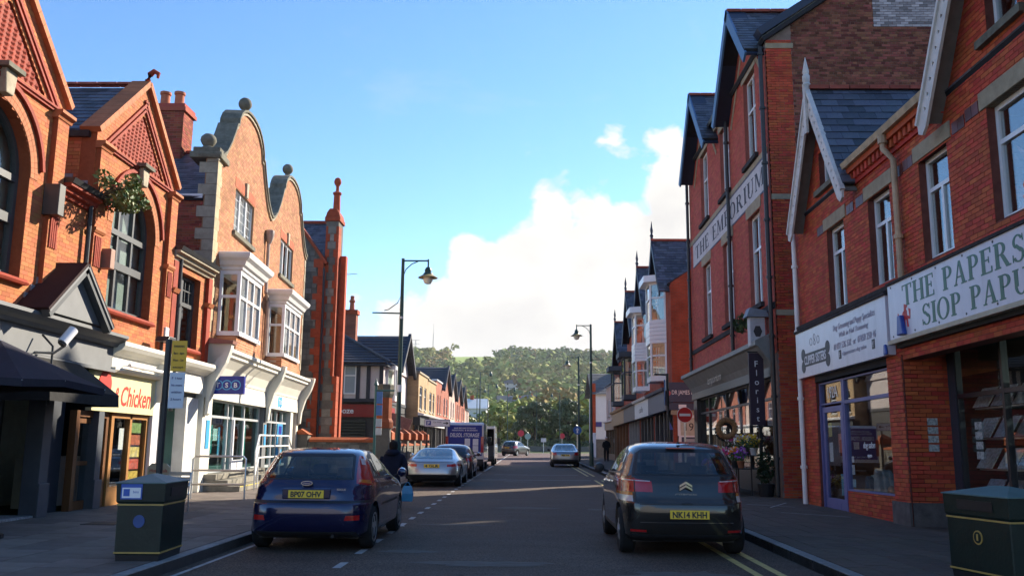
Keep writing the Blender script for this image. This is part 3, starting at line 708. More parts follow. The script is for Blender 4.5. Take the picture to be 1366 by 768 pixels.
def pipe(fr, a, z0, z1, d, mat, parent, r=0.045, name='downpipe', brackets=True):
    p = MB(); p.tube([fr.p(a, z0, d), fr.p(a, z1, d)], r, 10); 
    if brackets:
        z = z0 + 0.9
        while z < z1: p.tube([fr.p(a, z, d), fr.p(a, z + 0.07, d)], r * 1.45, 10); z += 1.6
    return p.make(name, mat, parent, smooth=True)
pipe(FL, 16.48, 3.5, 6.1, 0.09, IRON, tb); pipe(FL, B3[0] + 0.42, 2.2, 6.0, 0.1, IRON, tb)
# side and back walls of the body so the building is closed
BODY = M('plain_brick_side', (0.25, 0.10, 0.06), 0.9, 0.25, 3)
bk = MB(); bk.box(WL - 7.2, WL - 7.0, 0, 7.4, -23.2, -11.4).box(WL - 7, WL - 0.35, 0, 7.3, -11.75, -11.5); bk.make('rear_wall', BODY, tb)
MB().box(WL - 7.0, WL - 0.32, 3.36, 3.42, -23.2, -11.5).make('upper_floor', CHAR, tb)
MB().box(WL - 7.0, WL - 1.6, 0.1, 3.36, -23.2, -23.05).make('party_wall', CHAR, tb)
MB().box(WL - 7.0, WL - 2.5, 0.1, 3.36, -17.9, -17.75).make('party_wall', CHAR, tb)
# --- pub front (grey)
pub = MB(FL)
MB(FL).box(11.4, 17.85, 2.88, 3.36, -0.3, 0.12).make('fascia_board', GREYP, tb)
MB(FL).sweep([(-0.3, 0), (0.2, 0), (0.24, 0.06), (0.34, 0.10), (0.42, 0.16), (0.42, 0.22), (-0.3, 0.26)], 11.4, 17.85, 3.36).make('cornice', GREYP, tb)
MB(FL).sweep([(0.1, 0), (0.2, 0), (0.2, 0.06), (0.1, 0.06)], 11.4, 17.85, 2.84).make('fascia_bead', GREYP, tb)
pc, ph, pz = 15.62, 1.06, 3.62
q = [(pc - ph, pz), (pc + ph, pz), (pc, pz + 0.92)]
MB(FL).prism(q, 0.02, 0.44).make('pediment', GREYP, tb)
for s in (-1, 1):
    e0 = (pc + s * (ph + 0.1), pz - 0.02); e1 = (pc, pz + 0.98); L_ = math.hypot(e1[0] - e0[0], e1[1] - e0[1]); ux, uz = (e1[0] - e0[0]) / L_, (e1[1] - e0[1]) / L_
    nx, nz = (-uz, ux) if s > 0 else (uz, -ux)
    if nz < 0: nx, nz = -nx, -nz
    MB(FL).prism([e0, e1, (e1[0] + nx * .05, e1[1] + nz * .05), (e0[0] + nx * .05, e0[1] + nz * .05)], 0.0, 0.60).make('pediment_roof', MAROON, tb)
    i0 = (e0[0] - nx * .14, e0[1] - nz * .14); i1 = (e1[0] - nx * .14, e1[1] - nz * .14)
    MB(FL).prism([e0, e1, i1, i0], 0.44, 0.58).make('pediment_verge', M('dark_grey_paint', (0.06, 0.068, 0.075), 0.5), tb)
    MB(FL).prism([e0, e1, (e1[0] - nx * .04, e1[1] - nz * .04), (e0[0] - nx * .04, e0[1] - nz * .04)], 0.58, 0.605).make('pediment_edge', GREYP, tb)
sf = MB(FL)
for i in range(5): sf.box(pc - 0.95 + i * 0.17, pc - 0.95 + i * 0.17 + 0.2, pz + 0.1 + i * 0.16, pz + 0.32 + i * 0.16, 0.004, 0.03)
sf.make('step_flashing', LEAD, tb, kind='stuff')
SLG = M('slate_grey_paint', (0.075, 0.085, 0.10), 0.5, 0.12, 4)
# pub ground floor: pilasters, doors, brown timber window
for a0, a1, mt in ((14.0, 14.32, NAVY), (15.62, 15.9, SLG), (17.62, 17.85, SLG), (12.4, 12.7, NAVY)):
    MB(FL).box(a0, a1, PZ, 2.88, -0.25, 0.06).make('pilaster', mt, tb, bevel=0.008)
    MB(FL).box(a0 - .03, a1 + .03, PZ, 0.72, 0.06, 0.10).make('pilaster_base', mt, tb, bevel=0.008)
MB(FL).box(14.32, 15.62, PZ, 2.88, -0.75, -0.68).make('pub_door_wall', NAVY, tb)
dr = MB(FL).box(14.55, 15.4, PZ + 0.05, 2.25, -0.68, -0.63).make('door', NAVY, tb, bevel=0.006)
for z0, z1 in ((0.4, 1.05), (1.2, 2.05)): MB(FL).box(14.68, 15.27, z0, z1, -0.63, -0.615).make('door_panel', NAVY, dr, bevel=0.006)
MB(FL).box(15.24, 15.32, 1.05, 1.16, -0.62, -0.58).make('door_handle', STEEL, dr)
MB(FL).box(14.32, 15.62, PZ - .02, PZ + 0.05, -0.68, 0.02).make('door_step', M('patterned_tile', (0.32, 0.32, 0.32), 0.5, 0.5, 22), tb)
MB(FL).box(14.1, 14.22, 1.55, 1.68, 0.06, 0.07).make('notice', M('orange_notice', (0.6, 0.2, 0.04), 0.6), tb)
w = MB(FL); w.box(12.7, 14.0, PZ, 0.75, -0.2, -0.02)
for l, r_ in ((12.7, 12.82), (13.3, 13.4), (13.88, 14.0)): w.box(l, r_, 0.75, 2.8, -0.16, -0.02)
w.box(12.7, 14.0, 2.15, 2.25, -0.155, -0.015).box(12.7, 14.0, 2.75, 2.86, -0.155, -0.015)
wn = w.make('timber_shop_window', BROWN, tb)
MB(FL).box(12.82, 13.3, .75, 2.15, -.1, -.092).make('pane', SHOPGL, wn); MB(FL).box(13.4, 13.88, .75, 2.15, -.1, -.092).make('pane', SHOPGL, wn)
MB(FL).box(12.82, 13.88, 2.25, 2.75, -.1, -.092).make('pane', SHOPGL, wn)
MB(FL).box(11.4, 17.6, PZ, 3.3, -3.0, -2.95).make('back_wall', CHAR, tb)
MB(FL).box(15.9, 16.98, PZ, 2.88, -0.35, -0.3).make('boarded_front', NAVY, tb)
MB(FL).box(16.2, 16.25, PZ, 2.86, -0.3, -0.27).make('cover_strip', GREYP, tb)
# black awning over the entrance
aw = thing('awning', 'black fabric awning sloping out over the pub entrance beside the takeaway', 'awning', FL.p(15.2, 2.9, 0.15))
P = FL.p; a0, a1 = 14.0, 16.4
MB().add([P(a0, 2.92, 0.13), P(a1, 2.92, 0.13), P(a1, 2.30, 0.98), P(a0, 2.30, 0.98), P(a0, 2.90, 0.13), P(a1, 2.90, 0.13), P(a1, 2.28, 0.97), P(a0, 2.28, 0.97)], [(0, 1, 2, 3), (7, 6, 5, 4), (0, 3, 7, 4), (1, 5, 6, 2)]).make('canopy', M('black_canvas', (0.022, 0.021, 0.02), 0.8, 0.3, 3, bump=0.3, bscale=12), aw)
MB().add([P(a0, 2.30, 0.98), P(a1, 2.30, 0.98), P(a1, 2.08, 1.0), P(a0, 2.08, 1.0), P(a0, 2.30, 0.975), P(a1, 2.30, 0.975), P(a1, 2.08, 0.995), P(a0, 2.08, 0.995)], [(0, 1, 2, 3), (7, 6, 5, 4)]).make('valance', MATS['black_canvas'], aw)
for a in (a0, a1): MB().add([P(a, 2.91, .13), P(a, 2.29, .98), P(a, 2.08, .995), P(a, 2.08, .13)], [(0, 1, 2, 3)]).make('end_panel', MATS['black_canvas'], aw)
# --- takeaway: cream fascia, sign, door and window
TA, TB_ = 17.85, 20.5
MB(FL).box(TA, TB_, 2.92, 3.22, -0.3, 0.10).make('fascia_board', CREAM, tb)
MB(FL).sweep([(-0.3, 0), (0.12, 0), (0.18, 0.06), (0.30, 0.12), (0.36, 0.2), (0.36, 0.28), (-0.3, 0.3)], TA, 23.2, 3.2).make('cornice', CREAM, tb)
MB(FL).sweep([(0.0, 0), (0.16, 0), (0.2, 0.05), (0.2, 0.1), (0, 0.1)], TA, TB_, 2.86).make('fascia_bead', CREAM, tb)
sg = MB(FL).box(17.25, 20.15, 2.06, 2.86, -0.05, 0.07).make('sign_board', M('pale_yellow_sign', (0.72, 0.66, 0.36), 0.4, 0.04, 3), tb)
RED = M('sign_red', (0.55, 0.03, 0.02), 0.45, 0.05)
text("Chicken", FL, 19.2, 2.42, 0.071, 0.42, RED, sg, width=1.45, shear=0.25, bold=0.015)
MB(FL).prism([(17.72 + .27 * math.cos(t * pi / 10), 2.6 + .27 * math.sin(t * pi / 10)) for t in range(20)], 0.07, 0.085).make('round_logo', RED, sg)
text("&", FL, 18.28, 2.42, 0.072, 0.34, RED, sg, width=0.2, shear=0.25, bold=0.012)
MB().tube([FL.p(18.2, 3.02, 0.32), FL.p(20.3, 3.02, 0.32)], 0.04, 8).make('sign_light', WHITE, tb)
for a in (18.4, 19.3, 20.2): MB().tube([FL.p(a, 3.02, 0.1), FL.p(a, 3.02, 0.32)], 0.015, 6).make('light_arm', WHITE, tb)
for a0, a1 in ((20.15, 20.5),):
    MB(FL).box(a0, a1, PZ, 2.92, -0.25, 0.06).make('pilaster', WHITE, tb, bevel=0.008)
    MB(FL).prism([(a0, 3.22), (a1, 3.22), (a1, 2.5), (a0 + .05, 2.35)], 0.06, 0.30).make('console_bracket', CREAM, tb, bevel=0.01)
d = MB(FL)
for l, r_ in ((16.98, 17.1), (18.2, 18.32)): d.box(l, r_, PZ, 2.05, -0.2, -0.06)
d.box(17.1, 18.2, 1.93, 2.05, -0.2, -0.06); dfr = d.make('door_frame', BROWN, tb)
dl = MB(FL).box(17.12, 17.2, PZ + .02, 1.91, -.16, -.1).box(18.1, 18.18, PZ + .02, 1.91, -.16, -.1).box(17.2, 18.1, PZ + .02, PZ + .2, -.16, -.1).box(17.2, 18.1, 1.81, 1.91, -.16, -.1).box(17.2, 18.1, 1.0, 1.08, -.16, -.1).make('door', BROWN, tb)
MB(FL).box(17.2, 18.1, PZ + .2, 1.81, -.135, -.127).make('pane', SHOPGL, dl); MB().tube([FL.p(18.02, 1.2, -.06), FL.p(18.02, 1.5, -.06)], .015, 6).make('door_handle', STEEL, dl)
w = MB(FL)
for l, r_ in ((18.34, 18.46), (19.2, 19.3), (20.03, 20.15)): w.box(l, r_, PZ, 2.06, -.14, -.02)
w.box(18.46, 20.03, 1.95, 2.06, -.14, -.02).box(18.46, 20.03, PZ, .55, -.12, -.04)
tw = w.make('shop_window', M('orange_timber', (0.36, 0.16, 0.04), 0.45, 0.2, 3), tb)
for l, r_ in ((18.46, 19.2), (19.3, 20.03)): MB(FL).box(l, r_, .55, 1.95, -.09, -.082).make('pane', SHOPGL, tw)
pc_ = [(0.55, 0.36, 0.05), (0.5, 0.06, 0.03), (0.6, 0.45, 0.1), (0.45, 0.1, 0.04), (0.2, 0.3, 0.08)]
for i in range(5): MB(FL).box(19.42, 19.95, .62 + i * .26, .84 + i * .26, -.11, -.1).make('menu_poster', M('menu_%d' % i, pc_[i], 0.5, 0.5, 14), tw)
MB(FL).box(18.9, 19.12, 1.3, 1.75, -.11, -.1).make('menu_poster', WHITE, tw)
MB(FL).box(16.9, 20.2, PZ, 3.2, -2.4, -2.36).make('back_wall', M('tiled_interior', (0.25, 0.26, 0.25), 0.5), tb)
MB(FL).box(17.9, 19.9, PZ, 1.15, -1.7, -1.3).make('counter', M('steel_counter', (0.3, 0.3, 0.3), 0.4), tb)
# --- passage with white-painted brick
WPB = M('white_painted_brick', (0.62, 0.61, 0.57), 0.7, 0.08, 4, isl=0.05, dirt=0.55, dcol=(0.3, 0.2, 0.14), dscale=1.1)
MB(FL).box(20.5, 23.1, 2.72, 3.2, -0.3, 0.08).make('fascia_board', CREAM, tb)
MB(FL).box(20.5, 23.1, 2.5, 2.72, -0.6, -0.1).make('passage_beam', BLACK, tb)
wall(FL, rect(20.5, 22.3, PZ, 2.6), tb, WPB, WPB, n_ind=120, seed=17, d=-0.5, thick=0.25, d1=0.008)
wall(Fr(FL.p(20.5, 0, 0), (-1, 0, 0), (0, 0, 1), (0, 1, 0)), rect(0.06, 0.5, PZ, 2.7), tb, WPB, None)
MB(FL).box(22.3, 23.1, PZ, 2.6, -0.3, -0.02).make('white_pier', WPB, tb)
ps = MB(FL).box(20.75, 21.75, 1.98, 2.26, -0.488, -0.47).make('passage_sign', WHITE, tb); MB(FL).box(20.78, 21.72, 2.0, 2.24, -0.47, -0.466).make('sign_border', BLACK, ps); MB(FL).box(20.8, 21.7, 2.02, 2.22, -0.466, -0.462).make('sign_face', WHITE, ps)
text("WALKS", FL, 21.25, 2.12, -0.461, 0.13, BLACK, ps, width=0.75)
# alarm boxes, camera, lamp on the facade
def wall_box(fr, a, z, w, h, d, mat, name, label, cat, tilt=0):
    o = MB(fr).box(a - w, a + w, z - h, z + h, 0.008, d).make(name, mat, bevel=0.01); tag(o, label, cat); return o
wall_box(FL, 15.05, 5.65, .1, .28, .30, M('dark_grey_plastic', (0.06, 0.058, 0.055), 0.5), 'speaker_box', 'dark box on the pilaster above the maroon pediment', 'speaker')
wall_box(FL, 17.2, 5.05, .09, .2, .26, M('brick_red_box', (0.30, 0.15, 0.1), 0.5), 'speaker_box', 'small red-brown box beside the second arched window', 'speaker')
wall_box(FL, 20.42, 3.95, .1, .16, .14, WHITE, 'alarm_box', 'white alarm box low on the terracotta pilaster', 'alarm')
fl_ = thing('floodlight', 'dark floodlight on the ledge above the takeaway fascia', 'floodlight', FL.p(19.85, 3.52, 0.1))
MB(FL).prism([(19.6, 3.7), (20.15, 3.7), (20.05, 3.82), (19.7, 3.82)], 0.2, 0.5).make('lamp_head', IRON, fl_, bevel=0.015); MB(FL).box(19.84, 19.9, 3.5, 3.7, 0.22, 0.28).make('bracket', IRON, fl_)
cc = thing('cctv_camera', 'white tubular security camera on a bracket under the pub fascia', 'camera', FL.p(15.2, 3.0, 0.15))
c0 = np.array(FL.p(15.0, 2.95, 0.12)); 
MB().tube([c0, c0 + (0.35, -0.05, -0.02), c0 + (0.55, -0.05, 0.12)], 0.025, 8).make('bracket', STEEL, cc)
MB().tube([c0 + (0.52, -0.12, 0.15), c0 + (0.60, 0.06, 0.40)], 0.085, 12).make('housing', UPVC, cc, smooth=True); MB().tube([c0 + (0.525, -0.125, 0.14), c0 + (0.515, -0.14, 0.12)], 0.07, 12).make('lens', BLACK, cc)
MB().tube([c0 + (0.1, 0, 0.3), c0 + (0.3, 0, 0.1), c0 + (0.32, 0, -0.9)], 0.02, 6).make('cable', IRON, cc)
# plant growing from the gutter
LEAFY = M('gutter_leaves', (0.13, 0.17, 0.04), 0.6, 0.2, 5, isl=0.4, hue=0.05)
def leaf_cluster(n, centre, rad, size, seed, squash=1.0):
    r = random.Random(seed); mb = MB()
    for i in range(n):
        while True:
            v = Vector((r.uniform(-1, 1), r.uniform(-1, 1), r.uniform(-1, 1)))
            if v.length < 1: break
        c = Vector(centre) + Vector((v.x * rad[0], v.y * rad[1], v.z * rad[2] * squash))
        s = size * r.uniform(0.6, 1.4); e = Vector((r.gauss(0, 1), r.gauss(0, 1), r.gauss(0, 1))).normalized(); g = e.orthogonal().normalized(); g = Matrix.Rotation(r.uniform(0, 6.28), 3, e) @ g; h = e.cross(g)
        mb.add([c - g * s, c + h * s * 0.5, c + g * s, c - h * s * 0.5], [(0, 1, 2, 3)])
    return mb
gp = thing('gutter_plant', 'green buddleia bush growing out of the gutter beside the arched window', 'plant', FL.p(16.5, 6.1, 0.25))
b0 = Vector(FL.p(16.5, 6.12, 0.2)); st = MB(); rr = random.Random(3); lv = MB()
for i in range(14):
    e = b0 + Vector((rr.uniform(0.0, 0.75), rr.uniform(-0.35, 0.75), rr.uniform(-0.15, 0.38))); st.tube([b0, (b0 + e) / 2 + Vector((0, 0, 0.1)), e], [0.015, 0.01, 0.005], 5)
    q = leaf_cluster(90, e, (0.2, 0.2, 0.15), 0.05, i); lv.add(q.V, q.F)
st.make('stems', M('twig', (0.10, 0.07, 0.04), 0.8), gp, kind='stuff'); lv.make('leaves', LEAFY, gp, kind='stuff', recalc=False)

# chalky lines on the right pavement
for x0, y0, x1, y1 in ((5.15, 18.6, 6.2, 17.6), (5.0, 21.0, 5.9, 20.2), (5.3, 20.0, 6.1, 21.6)):
    d_ = np.array([x1 - x0, y1 - y0]); d_ /= np.linalg.norm(d_); n_ = np.array([-d_[1], d_[0]]) * .022
    MB().add([(x0 + n_[0], y0 + n_[1], PZ + .006), (x1 + n_[0], y1 + n_[1], PZ + .006), (x1 - n_[0], y1 - n_[1], PZ + .006), (x0 - n_[0], y0 - n_[1], PZ + .006)], [(0, 1, 2, 3)]).make('chalk_line', PAINTW, pr, recalc=False)
# ================================================================ left: the bank with two curved Dutch gables
FT = side_frame(WL, 23.3, -1, 4.0, 0.0)
PINKB = brick_surface('orange_pink_brick', (0.50, 0.20, 0.09), (0.33, 0.10, 0.042), (0.50, 0.36, 0.25), frame='y')
SIDEB = M('dark_red_brick', (0.28, 0.075, 0.045), 0.85, 0.15, 4, isl=0.35, hue=0.015, dirt=0.3, dcol=(0.12, 0.06, 0.05))
SMORT = M('side_mortar', (0.26, 0.20, 0.17), 0.95, 0.2, 6)
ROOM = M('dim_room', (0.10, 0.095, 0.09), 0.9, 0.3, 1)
TEAL = M('teal_panel', (0.05, 0.30, 0.30), 0.4, 0.1, 3)
BLUE = M('bank_blue', (0.015, 0.025, 0.28), 0.35, 0.05)
LBLUE = M('bank_light_blue', (0.05, 0.33, 0.62), 0.4, 0.05)
bank = thing('bank_building', 'pinkish brick bank with two curved stone-coped gables and white box bay windows', 'building', (WL - 0.3, 29.5, 0))
half = [(3.42, 9.12), (3.1, 9.22), (2.7, 9.46), (2.3, 9.88), (2.0, 10.28), (1.78, 10.62), (1.62, 10.66), (1.58, 10.86), (1.40, 11.08), (1.12, 11.27), (0.75, 11.41), (0.38, 11.47), (0.0, 11.49)]
GC = (26.55, 33.35)
def gable_curve(c): return [(c + a, z) for a, z in half] + [(c - a, z) for a, z in reversed(half[:-1])]
outl = [(23.25, 3.0), (36.8, 3.0)] + gable_curve(GC[1])[:-1] + [(max(a, 23.25), z) for a, z in gable_curve(GC[0])]
bw = [(25.25, 27.55, 7.55, 8.88), (31.75, 34.1, 7.5, 8.85)]
BANKB = M('orange_brown_brick', (0.40, 0.185, 0.095), 0.85, 0.14, 1.2, isl=0.24, hue=0.012, dirt=0.3, dcol=(0.22, 0.08, 0.04), dscale=0.8); BANKM = M('bank_mortar', (0.34, 0.19, 0.11), 0.9, 0.2, 2)
bh = [rect(*b) for b in bw] + [rect(24.3, 26.65, 4.45, 6.1), rect(30.4, 33.2, 4.45, 6.1)]
wall(FT, outl, bank, BANKM, BANKB, bh, n_ind=0, thick=0.32, seed=22, gap=0.010, d1=0.004, jit=0.001)
def coping(pts, fr, w0, w1, t, mat, parent, nm='gable_coping'):
    n = len(pts); mb = MB(fr); P = fr.p; rows = []
    for i, (a, z) in enumerate(pts):
        a0, z0 = pts[max(i - 1, 0)]; a1, z1 = pts[min(i + 1, n - 1)]; L_ = math.hypot(a1 - a0, z1 - z0) or 1; nx, nz = -(z1 - z0) / L_, (a1 - a0) / L_
        if nz < 0 or (abs(nz) < 0.02 and nx * (a - (pts[0][0] + pts[-1][0]) / 2) < 0): nx, nz = -nx, -nz
        rows.append([P(a, z, w0), P(a, z, w1), P(a + nx * t, z + nz * t, w1), P(a + nx * t, z + nz * t, w0)])
    vs = [v for r_ in rows for v in r_]; fs = [(0, 1, 2, 3), tuple(4 * (n - 1) + j for j in (3, 2, 1, 0))]
    for i in range(n - 1):
        for j in range(4): fs.append((4 * i + j, 4 * i + (j + 1) % 4, 4 * (i + 1) + (j + 1) % 4, 4 * (i + 1) + j))
    return mb.add(vs, fs).make(nm, mat, parent)
for i, c in enumerate(GC):
    g = gable_curve(c); coping(g, FT, -0.50, 0.10, 0.075, DSTONE, bank)
    coping([(a, z - 0.10) for a, z in g], FT, 0.0, 0.06, 0.06, STONE, bank, 'gable_moulding')
    x, y, z = FT.p(c - 0.1, 11.58, -0.2)
    MB().lathe((x, y, z), [(0.15, 0), (0.15, 0.08), (0.09, 0.11), (0.09, 0.15), (0.15, 0.20), (0.20, 0.28), (0.21, 0.36), (0.18, 0.46), (0.11, 0.53), (0.02, 0.56)], 16).make('ball_finial', DSTONE, bank, smooth=True)
    # first-floor attic casement: white, leaded squares
    a0, a1, z0, z1 = bw[i]; wd = -0.1
    w = MB(FT); n3 = (a1 - a0) / 3
    for k in range(4): a = a0 + k * n3; w.box(max(a - .04, a0), min(a + .04, a1), z0, z1, wd - .04, wd + .04)
    w.box(a0 + .04, a1 - .04, z0, z0 + .07, wd - .037, wd + .037).box(a0 + .04, a1 - .04, z1 - .07, z1, wd - .037, wd + .037)
    wf = w.make('casement_window', UPVC, bank)
    for k in range(3):
        l, r_ = a0 + k * n3 + .04, a0 + (k + 1) * n3 - .04
        MB(FT).box(l, r_, z0 + .07, z1 - .07, wd - .005, wd + .003).make('pane', GLASS, wf)
        if i == 0:
            gb = MB(FT)
            for j in range(1, 3): gb.box(l + j * (r_ - l) / 3 - .006, l + j * (r_ - l) / 3 + .006, z0 + .07, z1 - .07, wd + .004, wd + .010)
            for j in range(1, 5): zz = z0 + j * (z1 - z0) / 5; gb.box(l, r_, zz - .006, zz + .006, wd + .005, wd + .011)
            gb.make('glazing_bars', UPVC, wf, kind='stuff')
    MB(FT).box(a0, a1, z0, z1, -0.38, -0.35).make('net_curtain', M('net_curtain', (0.5, 0.52, 0.5), 0.9, 0.2, 5, aniso=(6, 6, 0.5)), wf)
    MB(FT).box(a0 - .12, a1 + .12, z0 - .13, z0, -.3, .09).make('sill', DSTONE, bank)
    RUB = M('rubbed_brick', (0.42, 0.10, 0.045), 0.8, 0.15, 6, isl=0.15)
    n = 18
    for k in range(n):
        a = a0 - .1 + (a1 - a0 + .2) * k / n; b = a0 - .1 + (a1 - a0 + .2) * (k + 1) / n
        if abs((a + b) / 2 - (a0 + a1) / 2) > .12: MB(FT).box(a + .003, b - .003, z1 + 0.002, z1 + .3, 0.0, .014).make('lintel_brick', RUB, bank)
    MB(FT).prism([((a0 + a1) / 2 - .09, z1 - .03), ((a0 + a1) / 2 + .09, z1 - .03), ((a0 + a1) / 2 + .13, z1 + .42), ((a0 + a1) / 2 - .13, z1 + .42)], 0, .07).make('keystone', STONE, bank)
# corner pedestal with a ball, stone quoins
x, y, z = FT.p(23.45, 9.45, -0.35)
MB(FT).box(23.15, 24.0, 9.1, 9.28, -0.75, 0.12).box(23.2, 23.9, 9.28, 9.42, -0.68, 0.06).make('pedestal', DSTONE, bank, bevel=0.02)
MB().lathe((x, y, z - 0.03), [(0.17, 0), (0.17, 0.05), (0.12, 0.08), (0.18, 0.16), (0.22, 0.25), (0.20, 0.35), (0.12, 0.43), (0.02, 0.46)], 16).make('ball_finial', DSTONE, bank, smooth=True)
QSTONE = M('pale_quoin_stone', (0.44, 0.36, 0.23), 0.85, 0.15, 6, bump=0.2, bscale=30, isl=0.14, dirt=0.35, dcol=(0.25, 0.2, 0.13)); zq = 4.35; k = 0
while zq < 9.0:
    MB(FT).box(23.25, 23.25 + (0.44 if k % 2 else 0.34), zq, zq + 0.305, 0.0, 0.025).make('quoin', QSTONE, bank)
    MB(FT).box(23.225, 23.249, zq, zq + 0.30, -(0.28 if k % 2 else 0.48), 0.025).make('quoin', STONE, bank); zq += 0.31; k += 1
for k in range(15): MB(FT).box(36.55 + (0.1 if k % 2 else 0), 36.8, 4.35 + k * .31, 4.65 + k * .31, 0.0, 0.025).make('quoin', STONE, bank)
# side wall facing down the street, and roofs behind the gables
sw = front_frame(23.27, WL); SIDEZ = 7.95
wall(sw, rect(WL - 9, WL - 0.32, 3.0, SIDEZ), bank, SMORT, SIDEB, n_ind=150, seed=21, thick=0.2, headers=True)
MB(sw).sweep([(0, 0), (0.09, 0), (0.11, 0.11), (0, 0.11)], WL - 9, WL - 0.33, SIDEZ + .02).make('gutter', UPVC, bank)
for i, c in enumerate(GC):
    for s in (-1, 1):
        e0 = FT.p(c + s * 3.35, 8.0, -0.32); e1 = FT.p(c + s * 3.35, 8.0, -9.0); rg = FT.p(c, 10.3, -0.32)
        f = roof_frame(e0, e1, rg); slate_roof(f, rect(0, f.len, 0, f.up), bank, SLATE, DECK, n_ind=120 if (i == 0 and s < 0) else 0, seed=40 + i * 2 + s)
    rd = MB(FT)
    for k in range(18): rd.box(c - .1, c + .1, 10.27, 10.36, -.75 - k * .45, -.34 - k * .45)
    rd.make('ridge_tiles', RIDGE, bank, kind='stuff')
MB(FT).box(36.6, 36.8, 0, 8, -9, -0.33).box(23.4, 36.6, 0, 8, -9.2, -9).make('rear_wall', BODY, bank)
MB(FT).box(23.5, 36.6, 4.1, 4.16, -9, -.33).make('upper_floor', ROOM, bank)
# chimney stack rising behind the near roof
ch = thing('chimney', 'red brick chimney stack with two terracotta pots behind the arched gable', 'chimney', (-11.2, 26.0, 8.0))
cf = front_frame(25.9, -11.2)
wall(cf, rect(-11.75, -10.75, 7.4, 11.5), ch, SMORT, SIDEB, n_ind=60, seed=23, thick=0.8)
rs = Fr((-10.75, 25.9, 0), (0, 1, 0), (0, 0, 1), (1, 0, 0)); wall(rs, rect(0, 0.8, 7.4, 11.5), ch, SMORT, SIDEB, n_ind=0, thick=0.1)
MB(cf).box(-11.83, -10.67, 11.5, 11.62, -0.88, 0.06).box(-11.79, -10.71, 11.62, 11.74, -0.84, 0.04).make('chimney_cap', SIDEB, ch)
POT = M('chimney_pot', (0.42, 0.14, 0.08), 0.8, 0.2, 5)
for xx in (-11.5, -11.05): MB().lathe((xx, 26.25, 11.72), [(0.17, 0), (0.15, 0.1), (0.14, 0.42), (0.17, 0.44), (0.17, 0.52), (0.13, 0.52)], 12).make('chimney_pot', POT, ch, smooth=True)
# white box bay windows
def box_bay(a0, a1, parent, d=0.58, z0=4.45, z1=6.05):
    b = MB(FT)
    b.box(a0, a1, z0 - .12, z0, -0.02, d + .05); b.box(a0, a1, z1, z1 + .1, -0.02, d)
    for l, r_ in ((a0, a0 + .1), (a1 - .1, a1)): b.box(l, r_, z0, z1, d - .1, d); b.box(l, r_, z0, z1, 0, .08)
    n = 3; w = (a1 - a0 - .2) / n; zt = z0 + .98
    for k in range(1, n): b.box(a0 + .1 + k * w - .04, a0 + .1 + k * w + .04, z0, z1, d - .09, d - .01)
    b.box(a0 + .1, a1 - .1, zt - .04, zt + .04, d - .085, d - .005); b.box(a0 + .02, a0 + .08, zt - .04, zt + .04, .08, d - .1); b.box(a1 - .08, a1 - .02, zt - .04, zt + .04, .08, d - .1)
    bay = b.make('bay_window', UPVC, parent)
    for k in range(n):
        l, r_ = a0 + .1 + k * w + (.04 if k else 0), a0 + .1 + (k + 1) * w - (.04 if k < n - 1 else 0)
        MB(FT).box(l, r_, z0, zt - .04, d - .055, d - .048).make('pane', GLASS, bay); MB(FT).box(l, r_, zt + .04, z1, d - .055, d - .048).make('pane', GLASS, bay)
    for a in (a0 + .05, a1 - .05):
        MB(FT).box(a - .003, a + .003, z0, zt - .04, .08, d - .1).make('pane', GLASS, bay); MB(FT).box(a - .003, a + .003, zt + .04, z1, .08, d - .1).make('pane', GLASS, bay)
    # swelling cornice with mitred ends
    P = FT.p; prof = [(0.0, 0.1), (0.05, 0.14), (0.05, 0.2), (0.12, 0.25), (0.17, 0.36), (0.26, 0.44), (0.29, 0.52), (0.29, 0.58), (0.25, 0.60)]
    vs = []; fs = []
    for o, h in prof: vs += [P(a0 - o, z1 + h, 0), P(a0 - o, z1 + h, d + o), P(a1 + o, z1 + h, d + o), P(a1 + o, z1 + h, 0)]
    for i in range(len(prof) - 1):
        for j in range(3): fs.append((4 * i + j, 4 * i + j + 1, 4 * i + 5 + j, 4 * i + 4 + j))
    m = 4 * (len(prof) - 1); fs.append((m, m + 1, m + 2, m + 3)); MB().add(vs, fs).make('bay_cornice', WHITE, bay)
    MB(FT).box(a0 + .1, a1 - .1, z0 - .01, z0, 0, d - .1).make('bay_floor', ROOM, bay)
    MB(FT).box(a0 + .2, a0 + .9, z0, z1, -.3, -.28).make('curtain', M('pale_curtain', (0.4, 0.38, 0.33), 0.9, 0.2, 5, aniso=(6, 6, 0.5)), bay)
    MB(FT).box(a0 + .05, a1 - .05, z0 - .5, z0 - .13, 0.0, d - .04).make('bay_apron', PINKB, bay)
box_bay(24.2, 26.72, bank); box_bay(30.35, 33.25, bank)
# downpipe with hopper between the bays
PIPEC = M('pale_pipe', (0.40, 0.31, 0.26), 0.6, 0.2, 4)
x, y, z = FT.p(29.4, 8.2, 0.12)
MB().tube([FT.p(29.4, 6.4, .1), FT.p(29.4, 8.2, .1)], .055, 10).tube([FT.p(29.4, 6.4, .1), FT.p(29.75, 6.15, .12), FT.p(29.75, 4.3, .12)], .055, 10).make('downpipe', PIPEC, bank, smooth=True)
MB().lathe((x, y, z), [(0.07, -0.1), (0.15, 0.1), (0.17, 0.26), (0.17, 0.34), (0.11, 0.36)], 10).make('rainwater_hopper', PIPEC, bank, smooth=True)
